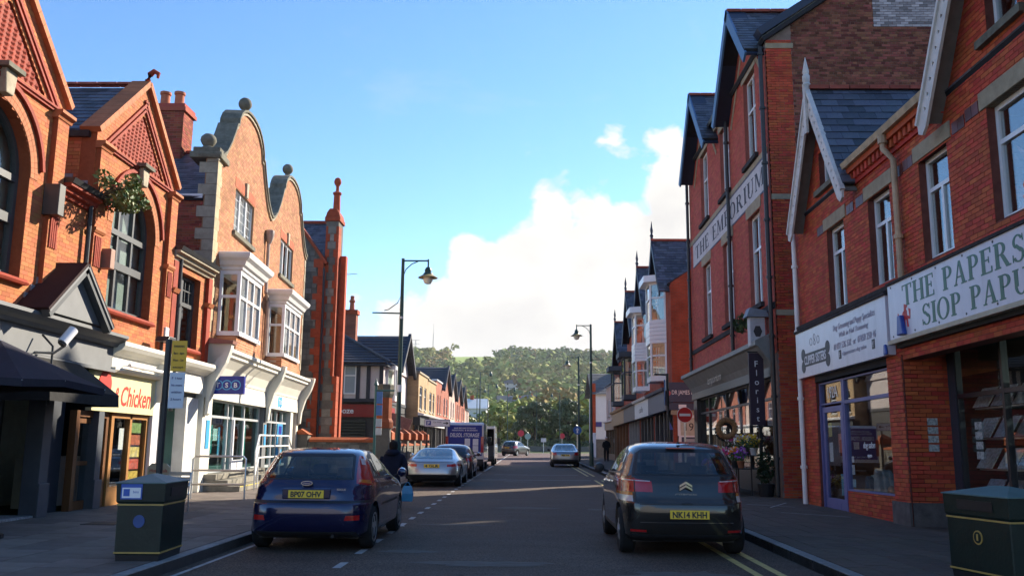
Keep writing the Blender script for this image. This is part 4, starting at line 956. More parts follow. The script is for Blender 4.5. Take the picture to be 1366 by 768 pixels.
# shopfront: coved fascia, consoles, signs
fa0, fa1 = 23.3, 36.7
CFAS = M('bank_cream', (0.72, 0.69, 0.60), 0.5, 0.05, 3, dirt=0.2, dcol=(0.45, 0.42, 0.36))
MB(FT).sweep([(-0.3, 3.1), (0.10, 3.1), (0.12, 3.2), (0.22, 3.45), (0.38, 3.66), (0.46, 3.72), (0.46, 3.78), (0.54, 3.84), (0.54, 3.94), (0.30, 4.02), (-0.3, 4.12)], fa0, fa1).make('coved_fascia', CFAS, bank)
MB(FT).box(fa0, fa1, 2.58, 3.1, -0.3, 0.08).make('fascia_board', CFAS, bank)
GREYC = M('grey_blue_paint', (0.42, 0.38, 0.42), 0.5, 0.08)
for a0, a1 in ((23.3, 23.58), (30.5, 30.78), (36.42, 36.7)):
    P = FT.p; mb = MB(FT)
    pr_ = [(0.08, 2.1), (0.16, 2.15), (0.20, 2.6), (0.34, 3.1), (0.55, 3.5), (0.66, 3.86), (0.68, 4.0), (0.08, 4.05)]
    mb.sweep(pr_, a0, a1).make('console', CFAS, bank, bevel=0.012)
MB(FT).sweep([(0.0, 4.0), (0.72, 4.0), (0.74, 4.08), (0.0, 4.16)], 23.22, 23.66).make('console_cap', M('red_brown_cap', (0.30, 0.14, 0.11), 0.7), bank)
def pier(a0, a1, z1=2.58, mt=CFAS): MB(FT).box(a0, a1, PZ, z1, -.3, .04).make('pier', mt, bank, bevel=0.008)
pier(23.3, 24.15); pier(30.4, 30.95, mt=GREYP); pier(35.1, 35.6); pier(36.3, 36.7)
FZ = 0.58
def glazing(fr, parent, bars, zs, mat, d0, d1, name, gl, skip=(), rec=0.0):
    """a shop window: uprights at the given places, rails at the given heights, one pane in each opening"""
    b = MB(fr); t = .035
    for a in bars: b.box(a - t, a + t, zs[0], zs[-1], d0, d1)
    for z in zs:
        for i in range(len(bars) - 1): b.box(bars[i] + t, bars[i + 1] - t, z - t if z > zs[0] else z, z + t if z < zs[-1] else z, d0 + .004, d1 - .004)
    o = b.make(name, mat, parent)
    for i in range(len(bars) - 1):
        for j in range(len(zs) - 1):
            if (i, j) in skip: continue
            MB(fr).box(bars[i] + t, bars[i + 1] - t, zs[j] + (t if j else 0), zs[j + 1] - (t if j < len(zs) - 2 else 0), (d0 + d1) / 2 - .004, (d0 + d1) / 2 + .004).make('pane', gl, o)
    return o
BANKGL = glass('bank_glass', tint=(0.78, 0.93, 0.91), ior=1.5)
SILVER = M('aluminium_frame', (0.55, 0.56, 0.57), 0.4, 0.08, metal=0.3)
g1 = glazing(FT, bank, [24.18, 26.35, 26.9, 28.3, 30.38], [FZ, 2.12, 2.57], SILVER, -.2, -.1, 'shop_window', BANKGL)
MB(FT).box(26.93, 28.27, FZ, FZ + .3, -.1, -.07).box(26.93, 27.05, FZ + .3, 2.08, -.1, -.06).box(28.15, 28.27, FZ + .3, 2.08, -.1, -.06).make('entrance_door', UPVC, bank)
g2 = glazing(FT, bank, [30.98, 32.3, 33.2, 34.2, 35.07], [FZ, 2.12, 2.57], SILVER, -.2, -.1, 'shop_window', BANKGL)
for a0, a1, z0, z1, mt, in ((24.5, 24.9, 1.5, 1.95, UPVC), (25.0, 25.4, 1.1, 1.9, TEAL), (25.5, 25.95, 1.45, 1.8, UPVC), (26.0, 26.25, 1.0, 1.85, LBLUE), (25.1, 25.35, 0.95, 1.05, UPVC), (26.5, 26.75, 1.35, 2.0, TEAL), (28.6, 29.25, 0.85, 1.95, TEAL), (28.75, 29.1, 0.9, 1.85, UPVC)):
    MB(FT).box(a0, a1, z0, z1, -.27 - (0.01 if mt is UPVC else 0), -.26 - (0.01 if mt is UPVC else 0)).make('window_poster', mt, g1)
MB(FT).box(33.25, 34.15, FZ, 2.08, -.09, -.06).make('cash_machine_surround', LBLUE, bank); MB(FT).box(33.4, 34.0, 1.15, 1.6, -.06, -.02).make('cash_machine', STEEL, bank, bevel=.01); MB(FT).box(33.45, 33.95, 1.7, 2.0, -.06, -.05).make('cash_machine_sign', BLUE, bank)
MB(FT).box(35.62, 36.28, PZ, 2.56, -.2, -.1).make('timber_door', BROWN, bank)
MB(FT).box(23.4, 36.5, FZ - .05, FZ, -3, -.1).box(23.4, 36.5, PZ, 4, -3.1, -3).make('banking_hall', M('bank_interior', (0.35, 0.42, 0.42), 0.7, 0.3, 0.8), bank)
for a0, w, mt in ((23.66, .3, LBLUE), (30.55, .26, LBLUE)): MB(FT).box(a0, a0 + w, 1.25, 2.0, .04, .06).make('notice_board', mt, bank)
st = MB(FT)
for k in range(3): MB(FT).box(23.75, 30.3, PZ + k * .15, PZ + (k + 1) * .15 - .004, -.1, 1.0 - k * .32).make('step', M('step_stone', (0.24, 0.22, 0.18), 0.85, 0.25, 4, bump=0.2, dirt=0.5), bank, bevel=.012)
MB(FT).box(23.77, 30.28, PZ + .12, PZ + .148, 1.0, 1.006).make('step_nosing', M('yellow_nosing', (0.5, 0.42, 0.12), 0.7), bank)
# hanging sign: projecting double-sided box lettered TSB
hs = thing('hanging_sign', 'dark blue projecting bank sign with round light-blue TSB letters', 'sign', FT.p(23.9, 2.8, 0.1))
sf_ = front_frame(23.55, 0)
sx0 = FT.p(23.5, 0, 0.10)[0]
MB(sf_).box(sx0, sx0 + .92, 2.68, 3.16, -.12, 0).make('sign_box', BLUE, hs, bevel=.01)
SKYC = M('sign_sky_blue', (0.10, 0.45, 0.75), 0.4, 0.03)
for i, c in enumerate('TSB'):
    cx = sx0 + .22 + i * .24; MB(sf_).prism([(cx + .135 * math.cos(t * pi / 12), 2.92 + .135 * math.sin(t * pi / 12)) for t in range(24)], 0.0, .006 + .001 * i).make('roundel', SKYC, hs)
    MB(sf_).prism([(cx + .11 * math.cos(t * pi / 12), 2.92 + .11 * math.sin(t * pi / 12)) for t in range(24)], 0.006, .011 + .001 * i).make('roundel', BLUE, hs); text(c, sf_, cx, 2.92, .013, .13, UPVC, hs, bold=.03)
bs = MB(FT).prism([(32.55 + .2 * math.cos(t * pi / 12), 2.86 + .2 * math.sin(t * pi / 12)) for t in range(24)], .08, .09).make('sign_roundel', SKYC, bank); MB(FT).prism([(32.9 + .2 * math.cos(t * pi / 12), 2.86 + .2 * math.sin(t * pi / 12)) for t in range(24)], .08, .092).make('sign_roundel', LBLUE, bank); text("TSB", FT, 32.7, 2.86, .094, .16, UPVC, bank, width=.55)
# rails beside the steps
def rail(name, label, pts_list, mat, r=.025):
    o = thing(name, label, 'railing', pts_list[0][0])
    for p in pts_list: MB().tube(p, r, 8).make('rail_bar', mat, o, smooth=True)
    return o
q = lambda a, z, d: tuple(FT.p(a, z, d))
w_ = lambda x, z, y=20.95: (x, y, z)
rail('handrail', 'bare steel barrier rail standing in front of the bank steps', [[w_(-7.85, PZ), w_(-7.85, 1.04), w_(-7.79, 1.1), w_(-6.66, 1.1), w_(-6.6, 1.04), w_(-6.6, PZ)], [w_(-7.85, .78), w_(-6.6, .78)], [w_(-7.85, .46), w_(-6.6, .46)]], STEEL)
rail('handrail', 'white painted stair rail climbing beside the bank steps', [[q(24.7, PZ, 1.15), q(24.7, 1.15, 1.15), q(25.7, 1.62, 1.0), q(30.0, 1.62, 1.0), q(30.5, 1.25, 1.0)], [q(24.7, .85, 1.15), q(25.7, 1.3, 1.0), q(30.0, 1.3, 1.0)], [q(24.7, .52, 1.15), q(25.7, .98, 1.0), q(30.0, .98, 1.0)], [q(25.7, PZ, 1.0), q(25.7, 1.62, 1.0)], [q(27.2, PZ, 1.0), q(27.2, 1.62, 1.0)], [q(28.6, PZ, 1.0), q(28.6, 1.62, 1.0)], [q(30.0, PZ, 1.0), q(30.0, 1.62, 1.0)]], WHITE)

# ================================================================ left: stone church corner with brick dressings
RUBBLE = M('grey_rubble_stone', (0.20, 0.19, 0.165), 0.95, 0.25, 3, bump=0.6, bscale=9, isl=0.35, hue=0.015, dirt=0.5, dcol=(0.08, 0.075, 0.06))
RUBM = M('stone_mortar', (0.16, 0.15, 0.13), 0.95)
CHRED = M('church_red_brick', (0.36, 0.075, 0.034), 0.8, 0.2, 6, isl=0.15, dirt=0.3, dcol=(0.2, 0.05, 0.03))
church = thing('church', 'grey stone church corner with red brick quoins, buttress and ball pinnacle', 'church', (-9.2, 38.2, 0))
cw = front_frame(38.0, -9.0)
cpo = [(-13.5, 0), (-9.05, 0), (-9.05, 9.2), (-10.3, 10.9), (-13.5, 12.6)]
wall(cw, cpo, church, RUBM, None, thick=0.4)
pieces(cw, [[(-13.5, 0.1), (-9.3, 0.1), (-9.3, 9.4), (-10.3, 10.7), (-13.5, 12.3)]], 'stone', RUBBLE, church, h=.24, w=.42, gap=.02, d1=.04, jit=.02, wvar=.35, n_ind=0, seed=8)
k = 0; z = 0.1
while z < 9.1:
    MB(cw).box(-9.28 - (.2 if k % 2 else 0), -9.05, z + .005, z + .38, 0, .05).make('quoin', CHRED, church); z += .385; k += 1
coping([(-13.5, 12.6), (-10.3, 10.9), (-9.05, 9.2), (-8.95, 9.1)], cw, -.45, .12, .12, CHRED, church, 'raking_coping')
bt = front_frame(38.35, -9.0)
for z0, z1, x0, x1 in ((0, 4.2, -9.05, -8.3), (4.2, 11.1, -9.05, -8.5)):
    MB(bt).box(x0, x1, z0, z1, -.8, 0.3 if z0 == 0 else 0.18).make('buttress', RUBM, church)
    zz = z0 + .02; k = 0; dd = .3 if z0 == 0 else .18
    while zz < z1 - .3:
        w_ = .18 if k % 2 else .09
        MB(bt).box(x0, x0 + w_, zz, zz + .34, dd, dd + .03).make('quoin', CHRED, church); MB(bt).box(x1 - w_, x1, zz, zz + .34, dd, dd + .03).make('quoin', CHRED, church)
        MB(bt).box(x1, x1 + .03, zz, zz + .34, dd - .5, dd + .03).make('quoin', CHRED, church)
        MB(bt).box(x0 + w_ + .01, x1 - w_ - .01, zz + .01, zz + .33, dd, dd + .025).make('stone', RUBBLE, church); zz += .35; k += 1
MB(bt).box(-9.12, -8.43, 11.1, 11.3, -.85, .25).prism([(-9.1, 11.3), (-8.45, 11.3), (-8.5, 11.5), (-8.62, 11.68), (-8.93, 11.68), (-9.05, 11.5)], -.8, .2).make('buttress_cap', CHRED, church, bevel=.03)
MB().lathe((-8.72, 38.6, 11.5), [(.17, 0), (.15, .9), (.2, .95), (.2, 1.02), (.08, 1.08), (.07, 1.3), (.1, 1.36), (.16, 1.46), (.17, 1.55), (.12, 1.68), (.02, 1.74)], 12).make('pinnacle', CHRED, church, smooth=True)
MB().box(-8.46, -8.2, 0, 9.6, -38.95, -38.6).make('buttress', CHRED, church)
MB().tube([(-9.0, 37.85, 8.9), (-8.98, 37.85, 8.2), (-8.96, 37.85, .2)], .05, 8).make('downpipe', IRON, church)
f = roof_frame((-15, 38.8, 9.6), (-9.2, 38.8, 9.6), (-15, 41.0, 11.7)); slate_roof(f, rect(0, f.len, 0, f.up), church, SLATE, DECK, n_ind=60, seed=50)
MB().box(-15, -9.0, 11.66, 11.8, -41.12, -40.9).make('ridge_tiles', RIDGE, church); MB().box(-15, -9.3, 0, 9.6, -42, -38.9).make('nave_wall', RUBM, church)

# churchyard wall: return with orange coping, gate pier, then peaked piers along the pavement
COPE = M('orange_coping', (0.36, 0.10, 0.042), 0.75, 0.15, 4, isl=0.12, dirt=0.3, dcol=(0.25, 0.08, 0.04))
cwall = thing('churchyard_wall', 'low grey stone wall with orange coping in front of the church', 'wall', (-8, 36.6, 0))
wf_ = front_frame(36.7, 0); MB(wf_).box(-9.6, -6.25, 0, 1.42, -.4, 0).make('wall', RUBM, cwall)
pieces(wf_, [rect(-9.6, -6.25, PZ, 1.42)], 'stone', RUBBLE, cwall, h=.2, w=.36, gap=.018, d1=.035, jit=.015, wvar=.3, n_ind=60, seed=9)
for i in range(5): MB(wf_).sweep([(-.46, 1.42), (.08, 1.42), (.08, 1.52), (-.19, 1.62), (-.46, 1.52)], -9.0 + i * .55, -9.0 + i * .55 + .542, .0).make('coping_stone', COPE, cwall)
MB(wf_).box(-9.6, -9.05, 0, 1.72, -.5, .1).make('end_pier', RUBM, cwall); MB(wf_).prism([(-9.66, 1.72), (-8.99, 1.72), (-9.33, 1.95)], -.55, .15).make('pier_cap', COPE, cwall)
wside = Fr((-6.1, 37.4, 0), (0, 1, 0), (0, 0, 1), (1, 0, 0)); MB(wside).box(0, 17.5, 0, 1.25, -.4, 0).make('wall', RUBM, cwall)
pieces(wside, [rect(0, 17.5, PZ, 1.25)], 'stone', RUBBLE, cwall, h=.2, w=.36, gap=.018, d1=.03, jit=.012, wvar=.3, n_ind=0, seed=11)
MB(wside).sweep([(-.46, 1.25), (.06, 1.25), (.06, 1.33), (-.2, 1.42), (-.46, 1.33)], 0, 17.5).make('coping_run', COPE, cwall)
for i in range(6):
    y = 39.2 + i * 2.75; p = MB().box(-6.58, -6.0, 0, 1.55, -y - .3, -y + .3).make('pier', RUBM, cwall)
    cap = MB(); b = [(-6.66, y - .38), (-5.92, y - .38), (-5.92, y + .38), (-6.66, y + .38)]
    cap.add([(*v, 1.55) for v in b] + [(*v, 1.85) for v in b] + [(-6.29, y, 2.12)], [(0, 1, 5, 4), (1, 2, 6, 5), (2, 3, 7, 6), (3, 0, 4, 7), (4, 5, 8), (5, 6, 8), (6, 7, 8), (7, 4, 8), (3, 2, 1, 0)]).make('pier_cap', COPE, p)
gp_ = thing('gate_pier', 'tall gate pier with octagonal orange shaft and dark stone top', 'pier', (-6.0, 36.9, 0))
oc = lambda r_: [(r_ * math.cos(pi / 8 + k * pi / 4), r_ * math.sin(pi / 8 + k * pi / 4)) for k in range(8)]
MB().box(-6.28, -5.72, 0, 2.0, -37.18, -36.62).make('pier_base', RUBM, gp_)
MB().lathe((-6.0, 36.9, 0), [(.40, 2.0), (.40, 2.25), (.33, 2.4), (.33, 3.25)], 8).make('shaft', COPE, gp_); MB().lathe((-6.0, 36.9, 0), [(.34, 3.25), (.40, 3.4), (.40, 3.75), (.36, 3.8)], 8).make('pier_top', DSTONE, gp_)
# small shrub by the wall foot
sh = thing('shrub', 'small green shrub between the bank and the churchyard wall', 'shrub', (-8.8, 36.2, PZ)); leaf_cluster(260, (-8.8, 36.2, .75), (.4, .3, .5), .06, 5).make('leaves', LEAFY, sh, kind='stuff', recalc=False)
MB().tube([(-8.8, 36.2, PZ), (-8.8, 36.2, .8)], .03, 6).make('stem', MATS['twig'], sh)

# ================================================================ left: half-timbered off-licence
BEAM = M('dark_timber', (0.022, 0.026, 0.04), 0.6, 0.2, 5); PINKW = M('pale_render', (0.62, 0.55, 0.53), 0.8, 0.06, 3)
DTILE = M('dark_concrete_tile', (0.045, 0.048, 0.06), 0.6, 0.15, 4, isl=0.12)
off = thing('off_licence', 'half-timbered shop with dark tiled hipped roof and red fascia past the church', 'shop', (-9.5, 50, 0))
of = front_frame(47.0, 0); xo = -7.0
MB(of).box(-14, xo, 3.62, 5.6, -9.0, 0).make('upper_wall', PINKW, off)
MB(of).box(-14, xo + .05, 3.5, 3.68, -9.05, .06).make('bressummer', BEAM, off)
for x in (-13.2, -12.2, -11.3, -10.35, -9.9, -9.2, -8.35, -7.8, -7.12): MB(of).box(x - .1, x + .1, 3.68, 5.55, 0, .05).make('timber', BEAM, off)
w = MB(of).box(-9.1, -8.45, 3.95, 5.5, .0, .05); w = MB(of)
for l, r_ in ((-9.1, -9.04), (-8.51, -8.45)): w.box(l, r_, 3.9, 5.5, .0, .06)
w.box(-9.04, -8.51, 3.9, 3.97, 0, .06).box(-9.04, -8.51, 5.43, 5.5, 0, .06).box(-9.04, -8.51, 4.85, 4.92, 0, .06); wo = w.make('window', UPVC, off); MB(of).box(-9.04, -8.51, 3.97, 5.43, .01, .02).make('pane', M('window_reflective', (0.25, 0.32, 0.38), 0.05, 0.1, 1, spec=1.0), wo)
WREF = MATS['window_reflective']
# street side: oriel with white frame
so = Fr((xo, 47.0, 0), (0, 1, 0), (0, 0, 1), (1, 0, 0))
b = MB(so)
b.box(.9, 3.0, 3.6, 3.9, 0, .5).box(.9, 3.0, 5.3, 5.5, 0, .5)
for a in (.9, 1.55, 2.25, 2.9): b.box(a, a + .1, 3.9, 5.3, .42, .5)
b.box(.9, 1.0, 3.9, 5.3, 0, .1); bo = b.make('bay_window', UPVC, off)
for a in (1.0, 1.65, 2.35): MB(so).box(a, a + .55, 3.9, 5.3, .44, .46).make('pane', GLASS, bo)
MB(so).box(.93, .95, 3.9, 5.3, .1, .42).make('pane', GLASS, bo); MB(so).box(1, 2.9, 3.9, 5.3, .004, .01).make('blind', BLIND, bo)
MB(of).box(-14, xo, 0, 3.5, -9, -.25).make('lower_wall', M('dark_shopfront', (0.03, 0.03, 0.033), 0.6), off)
sb = MB(of).box(-12.4, -7.4, 2.72, 3.38, -.25, -.1).make('sign_board', M('deep_red_sign', (0.28, 0.012, 0.015), 0.4), off)
text("Bargain Booze", of, -9.75, 3.06, -.098, .3, UPVC, sb, width=2.4, bold=.025)
shx = MB(of)
for k in range(14): shx.sweep([(-.22, 0), (-.14, .04), (-.14, .10), (-.22, .14)], -10.8, -7.9, .45 + k * .15)
shx.make('roller_shutter', M('shutter', (0.05, 0.055, 0.045), 0.5), off)
sb2 = MB(so).box(.2, 3.6, 2.3, 3.3, 0, .12).make('sign_board', MATS['deep_red_sign'], off); text("Booze", so, 1.9, 2.8, .122, .4, UPVC, sb2, width=2.2, bold=.025)
hg = thing('hanging_sign', 'tilted brown-and-white shop sign on the off-licence corner', 'sign', (-6.6, 48.5, 2.6)); MB(front_frame(48.5, 0)).prism([(-6.9, 2.35), (-5.8, 2.05), (-5.6, 2.6), (-6.7, 3.0)], -.08, 0).make('sign_face', M('brown_sign', (0.22, 0.12, 0.1), 0.5, 0.3, 4), hg); MB().tube([(-7, 48.55, 2.95), (-6.0, 48.55, 2.9)], .03, 6).make('bracket', IRON, hg)
# roofs: hip in front, main ridge behind
def tiled(p0, p1, p2, p3, nm='roof_slope'):
    """a roof slope p0-p1 (eave) to p3-p2 (ridge) laid in rows of tiles"""
    p0, p1, p2, p3 = map(np.array, (p0, p1, p2, p3)); n = max(4, int(np.linalg.norm(p3 - p0) / .33)); mb = MB()
    up = np.cross(p1 - p0, p3 - p0).astype(float); up /= np.linalg.norm(up); up = up if up[2] > 0 else -up
    for i in range(n):
        t0, t1 = i / n, (i + 1) / n
        a, b, c, d = p0 + (p3 - p0) * t0, p1 + (p2 - p1) * t0, p1 + (p2 - p1) * t1, p0 + (p3 - p0) * t1
        mb.add([a + up * .04, b + up * .04, c, d, a, b], [(0, 1, 2, 3), (4, 5, 1, 0)])
    return mb
E_ = 5.55
tiled((-14, 46.6, E_), (-6.6, 46.6, E_), (-10.5, 50.4, 7.7), (-14, 50.4, 7.7)).make('roof_slope', DTILE, off, kind='stuff', recalc=False)
tiled((-6.6, 46.6, E_), (-6.6, 50.4, E_), (-10.5, 50.4, 7.7), (-10.5, 50.4, 7.7)).make('roof_slope', DTILE, off, kind='stuff', recalc=False)
tiled((-11, 50.4, E_), (-6.5, 50.4, E_), (-6.5, 53.3, 7.75), (-11, 53.3, 7.75)).make('roof_slope', DTILE, off, kind='stuff', recalc=False)
tiled((-11, 56.2, E_), (-6.5, 56.2, E_), (-6.5, 53.3, 7.75), (-11, 53.3, 7.75)).make('roof_slope', DTILE, off, kind='stuff', recalc=False)
MB().tube([(-6.6, 46.6, E_ + .04), (-10.5, 50.4, 7.75)], .09, 8).make('hip_tiles', DTILE, off)
gbl = Fr((-6.5, 53.3, 0), (0, 1, 0), (0, 0, 1), (1, 0, 0)); coping([(-2.95, E_ - .25), (0, 7.65), (2.95, E_ - .25)], gbl, -.1, .08, .24, BEAM, off, 'bargeboard'); MB(gbl).prism([(-2.8, 5.4), (2.8, 5.4), (0, 7.6)], -.6, -.4).make('gable_wall', PINKW, off)
MB(of).box(-14, xo + .25, E_ - .16, E_ - .04, -3.8, .35).make('gutter', BEAM, off)
och = thing('chimney', 'slim red brick chimney on the half-timbered shop roof', 'chimney', (-9.6, 50.9, 7.2)); MB(front_frame(50.6, 0)).box(-9.95, -9.3, 7.0, 8.9, -.6, 0).make('stack', brick_surface('chimney_brick', (0.34, 0.09, 0.05), (0.25, 0.07, 0.045), (0.25, 0.18, 0.14)), och); MB(front_frame(50.6, 0)).box(-10.03, -9.22, 8.7, 8.95, -.68, .08).make('chimney_cap', CHRED, och); MB().lathe((-9.62, 50.9, 8.95), [(.17, 0), (.15, .15), (.13, .45), (.18, .5), (.18, .6), (.12, .62), (.12, .85)], 10).make('chimney_pot', POT, och, smooth=True)
ae = thing('aerial', 'thin television aerial on a pole beside the chimney', 'aerial', (-10.1, 49.9, 7.2)); MB().tube([(-10.1, 49.9, 6.9), (-10.1, 49.9, 10.9)], .025, 6).make('mast', STEEL, ae); MB().tube([(-10.7, 49.9, 10.8), (-9.2, 49.9, 10.95)], .018, 5).tube([(-9.3, 49.7, 10.93), (-9.3, 50.1, 10.93)], .014, 5).tube([(-9.7, 49.65, 10.9), (-9.7, 50.15, 10.9)], .014, 5).tube([(-10.4, 49.6, 10.83), (-10.4, 50.2, 10.83)], .014, 5).make('antenna', STEEL, ae)

for o_ in (off, och, ae, hg): o_.location.x -= 0.72
# ================================================================ left: far terrace
def terrace_house(name, label, x, y0, y1, h, wallmat, roof=None, side=-1, win=None, shop=None, gable=False, depth=8.0, group=None, trim=UPVC, parapet=None):
    o = thing(name, label, 'building', (x, (y0 + y1) / 2, 0), group)
    fr = side_frame(x, y0, side); W = y1 - y0
    ff = lambda a: y0 + a
    wz = win or [(0.25, 0.42, 3.6, 5.0), (0.62, 0.8, 3.6, 5.0)]
    holes = [rect(y0 + W * a, y0 + W * b, z0, z1) for a, b, z0, z1 in wz]
    out_ = rect(y0, y1, 3.0, h)
    if gable: out_ = [(y0, 3.0), (y1, 3.0), (y1, h), ((y0 + y1) / 2, h + gable), (y0, h)]
    MB(fr).prism(out_, -.3, 0, holes).make('wall', wallmat, o)
    xb = x + side * depth; xs = sorted((x + side * .3, xb)); 
    MB().box(xs[0], xs[1], 0, h - .05, -y0 - .2, -y0).make('side_wall', wallmat, o); MB().box(xs[0], xs[1], 0, h - .05, -y1, -y1 + .2).make('side_wall', wallmat, o)
    MB().box(xs[0], xs[1], h - .15, h - .08, -y1, -y0).make('ceiling', CHAR, o)
    for q_ in holes:
        a0, a1, z0, z1 = q_[0][0], q_[1][0], q_[0][1], q_[2][1]; zm = z0 + (z1 - z0) * .6
        w = MB(fr).box(a0, a0 + .07, z0, z1, -.14, -.06).box(a1 - .07, a1, z0, z1, -.14, -.06).box(a0 + .07, a1 - .07, z0, z0 + .08, -.14, -.06).box(a0 + .07, a1 - .07, z1 - .08, z1, -.14, -.06).box(a0 + .07, a1 - .07, zm, zm + .06, -.14, -.06).make('window', trim, o)
        MB(fr).box(a0 + .07, a1 - .07, z0 + .08, z1 - .08, -.11, -.1).make('pane', GLASS, w); MB(fr).box(a0, a1, z0, z1, -.6, -.58).make('blind', BLIND, w)
        MB(fr).box(a0 - .08, a1 + .08, z0 - .1, z0, -.1, .07).make('sill', STONE, o)
    # shop below
    c1, c2 = shop or ((0.7, 0.69, 0.66), (0.03, 0.03, 0.035)); m1 = M('fascia_%02d%02d%02d' % tuple(int(99 * v) for v in c1), c1, 0.5, 0.05); m2 = M('shopfront_%02d%02d%02d' % tuple(int(99 * v) for v in c2), c2, 0.5, 0.1)
    MB(fr).box(y0 + .05, y1 - .05, 2.5, 3.1, -.3, .15).make('fascia', m1, o); MB(fr).sweep([(0, 3.1), (.35, 3.1), (.38, 3.2), (0, 3.3)], y0, y1).make('cornice', trim, o)
    MB(fr).box(y0 + .1, y1 - .1, PZ, .6, -.25, -.1).make('stall_riser', m2, o)
    for k in range(5): a = y0 + .1 + (W - .2) * k / 4; MB(fr).box(a - .06, a + .06, .6 if 0 < k < 4 else PZ, 2.5, -.2, -.08 if 0 < k < 4 else .05).make('mullion', m2, o)
    for k in range(4): MB(fr).box(y0 + .16 + (W - .2) * k / 4, y0 + .04 + (W - .2) * (k + 1) / 4, .6, 2.5, -.16, -.15).make('shop_pane', SHOPGL, o)
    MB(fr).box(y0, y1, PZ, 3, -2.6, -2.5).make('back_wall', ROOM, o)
    if parapet: MB(fr).box(y0 - .02, y1 + .02, h, h + .12, -.35, .08).make('parapet_coping', parapet, o)
    if roof is not None:
        if gable:
            c = (y0 + y1) / 2
            for s in (y0, y1): tiled((x + side * -.3, s + (.2 if s == y1 else -.2), h - .1), (xb, s + (.2 if s == y1 else -.2), h - .1), (xb, c, h + gable + .05), (x - side * .3, c, h + gable + .05)).make('roof_slope', roof, o, kind='stuff', recalc=False)
            coping([(y0 - .2, h - .15), (c, h + gable), (y1 + .2, h - .15)], fr, .15, .3, .22, BEAM, o, 'bargeboard')
        else:
            xm = (x + xb) / 2
            tiled((x - side * .25, y0, h), (x - side * .25, y1, h), (xm, y1, h + 2.2), (xm, y0, h + 2.2)).make('roof_slope', roof, o, kind='stuff', recalc=False)
            tiled((xb, y0, h), (xb, y1, h), (xm, y1, h + 2.2), (xm, y0, h + 2.2)).make('roof_slope', roof, o, kind='stuff', recalc=False)
            for y in (y0, y1): MB(front_frame(y + (.1 if y == y0 else -.1), 0)).prism([(x, h - .06), (xb, h - .06), (xm, h + 2.15)], -.05, .05).make('gable_end', wallmat, o)
    return o
BUFF = brick_surface('buff_brick', (0.45, 0.30, 0.15), (0.38, 0.24, 0.12), (0.4, 0.33, 0.24)); REDB = brick_surface('far_red_brick', (0.40, 0.10, 0.055), (0.30, 0.075, 0.045), (0.28, 0.2, 0.16))
PALE = M('pale_pink_render', (0.5, 0.36, 0.30), 0.8, 0.1, 2)
grp = 'terrace beyond the half-timbered shop'
terrace_house('terrace_shop', 'buff brick flat-topped shop next to the half-timbered off-licence', -7.0, 56.3, 61.5, 5.75, BUFF, shop=((0.03, 0.035, 0.04), (0.02, 0.02, 0.02)), win=[(0.12, 0.42, 3.5, 5.0), (0.62, 0.85, 3.5, 5.0)], parapet=STONE, group=grp)
terrace_house('terrace_shop', 'darker buff brick flat-topped shop, second past the off-licence', -7.0, 61.55, 67.0, 5.65, BUFF, shop=((0.62, 0.6, 0.56), (0.05, 0.05, 0.05)), win=[(0.2, 0.45, 3.5, 4.9), (0.6, 0.8, 3.5, 4.9)], parapet=STONE, group=grp)
terrace_house('terrace_shop', 'red brick shop with white coping among the far terrace', -7.0, 67.05, 71.5, 6.0, REDB, shop=((0.7, 0.7, 0.68), (0.1, 0.1, 0.1)), parapet=UPVC, group=grp)
for i, (y, c, lb) in enumerate([(71.6, REDB, 'red brick gabled house with dark roof, nearest of the far gables'), (78.2, PALE, 'pale rendered gabled house with dark roof beyond the red one'), (85.0, REDB, 'red brick gabled house, third of the far gables'), (91.5, REDB, 'small red brick gabled house next to the last of the row'), (98.0, PALE, 'white-fronted house closing the far end of the left row')]):
    terrace_house('gabled_house', lb, -7.0, y, y + 6.4, 5.6 - .15 * i, c, DTILE, gable=2.0 if i < 4 else False, shop=((0.7, 0.68, 0.64), (0.12, 0.1, 0.09)), group='far gabled houses')
# ================================================================ right: newsagent and pet-shop building
FR = side_frame(WR, 14.0, 1, 0.0, -0.012)
RBRICK = M('deep_red_brick', (0.46, 0.083, 0.038), 0.72, 0.12, 5, isl=0.2, hue=0.012, bump=0.1, bscale=50, dirt=0.5, dcol=(0.15, 0.035, 0.025), dscale=1.6)
RMORT = M('dark_mortar', (0.16, 0.055, 0.042), 0.95, 0.2, 8)
BUFFST = M('pale_buff_lintel', (0.36, 0.30, 0.21), 0.85, 0.15, 6, bump=0.2, bscale=30, dirt=0.4, dcol=(0.16, 0.13, 0.1))
LILAC = M('sign_white_panel', (0.66, 0.62, 0.68), 0.25, 0.05, 2, dirt=0.35, dcol=(0.42, 0.37, 0.38), dscale=1.5, aniso=(1, 2.5, .5))
SOOT = M('sooty_ledge', (0.045, 0.04, 0.04), 0.9, 0.3, 6, bump=0.4, bscale=25)
MAUVE = M('mauve_paint', (0.13, 0.13, 0.30), 0.45, 0.1, 4)
WDIRTY = M('weathered_white_board', (0.62, 0.58, 0.55), 0.6, 0.12, 5, dirt=0.5, dcol=(0.25, 0.22, 0.2), dscale=2)
ns = thing('newsagent_building', 'red brick shop building with white pierced bargeboards and long shop signs', 'building', (WR, 16, 0))
Y0, Y1 = 7.5, 21.5
WIN = [(18.22, 19.28, 4.42, 6.24), (15.82, 16.86, 4.48, 6.24), (13.55, 14.58, 4.52, 6.26), (10.75, 12.3, 4.60, 6.30)]
EAVE = 7.25; GCs = [(19.15, 1.62), (11.75, 1.75)]; GR = 2.45
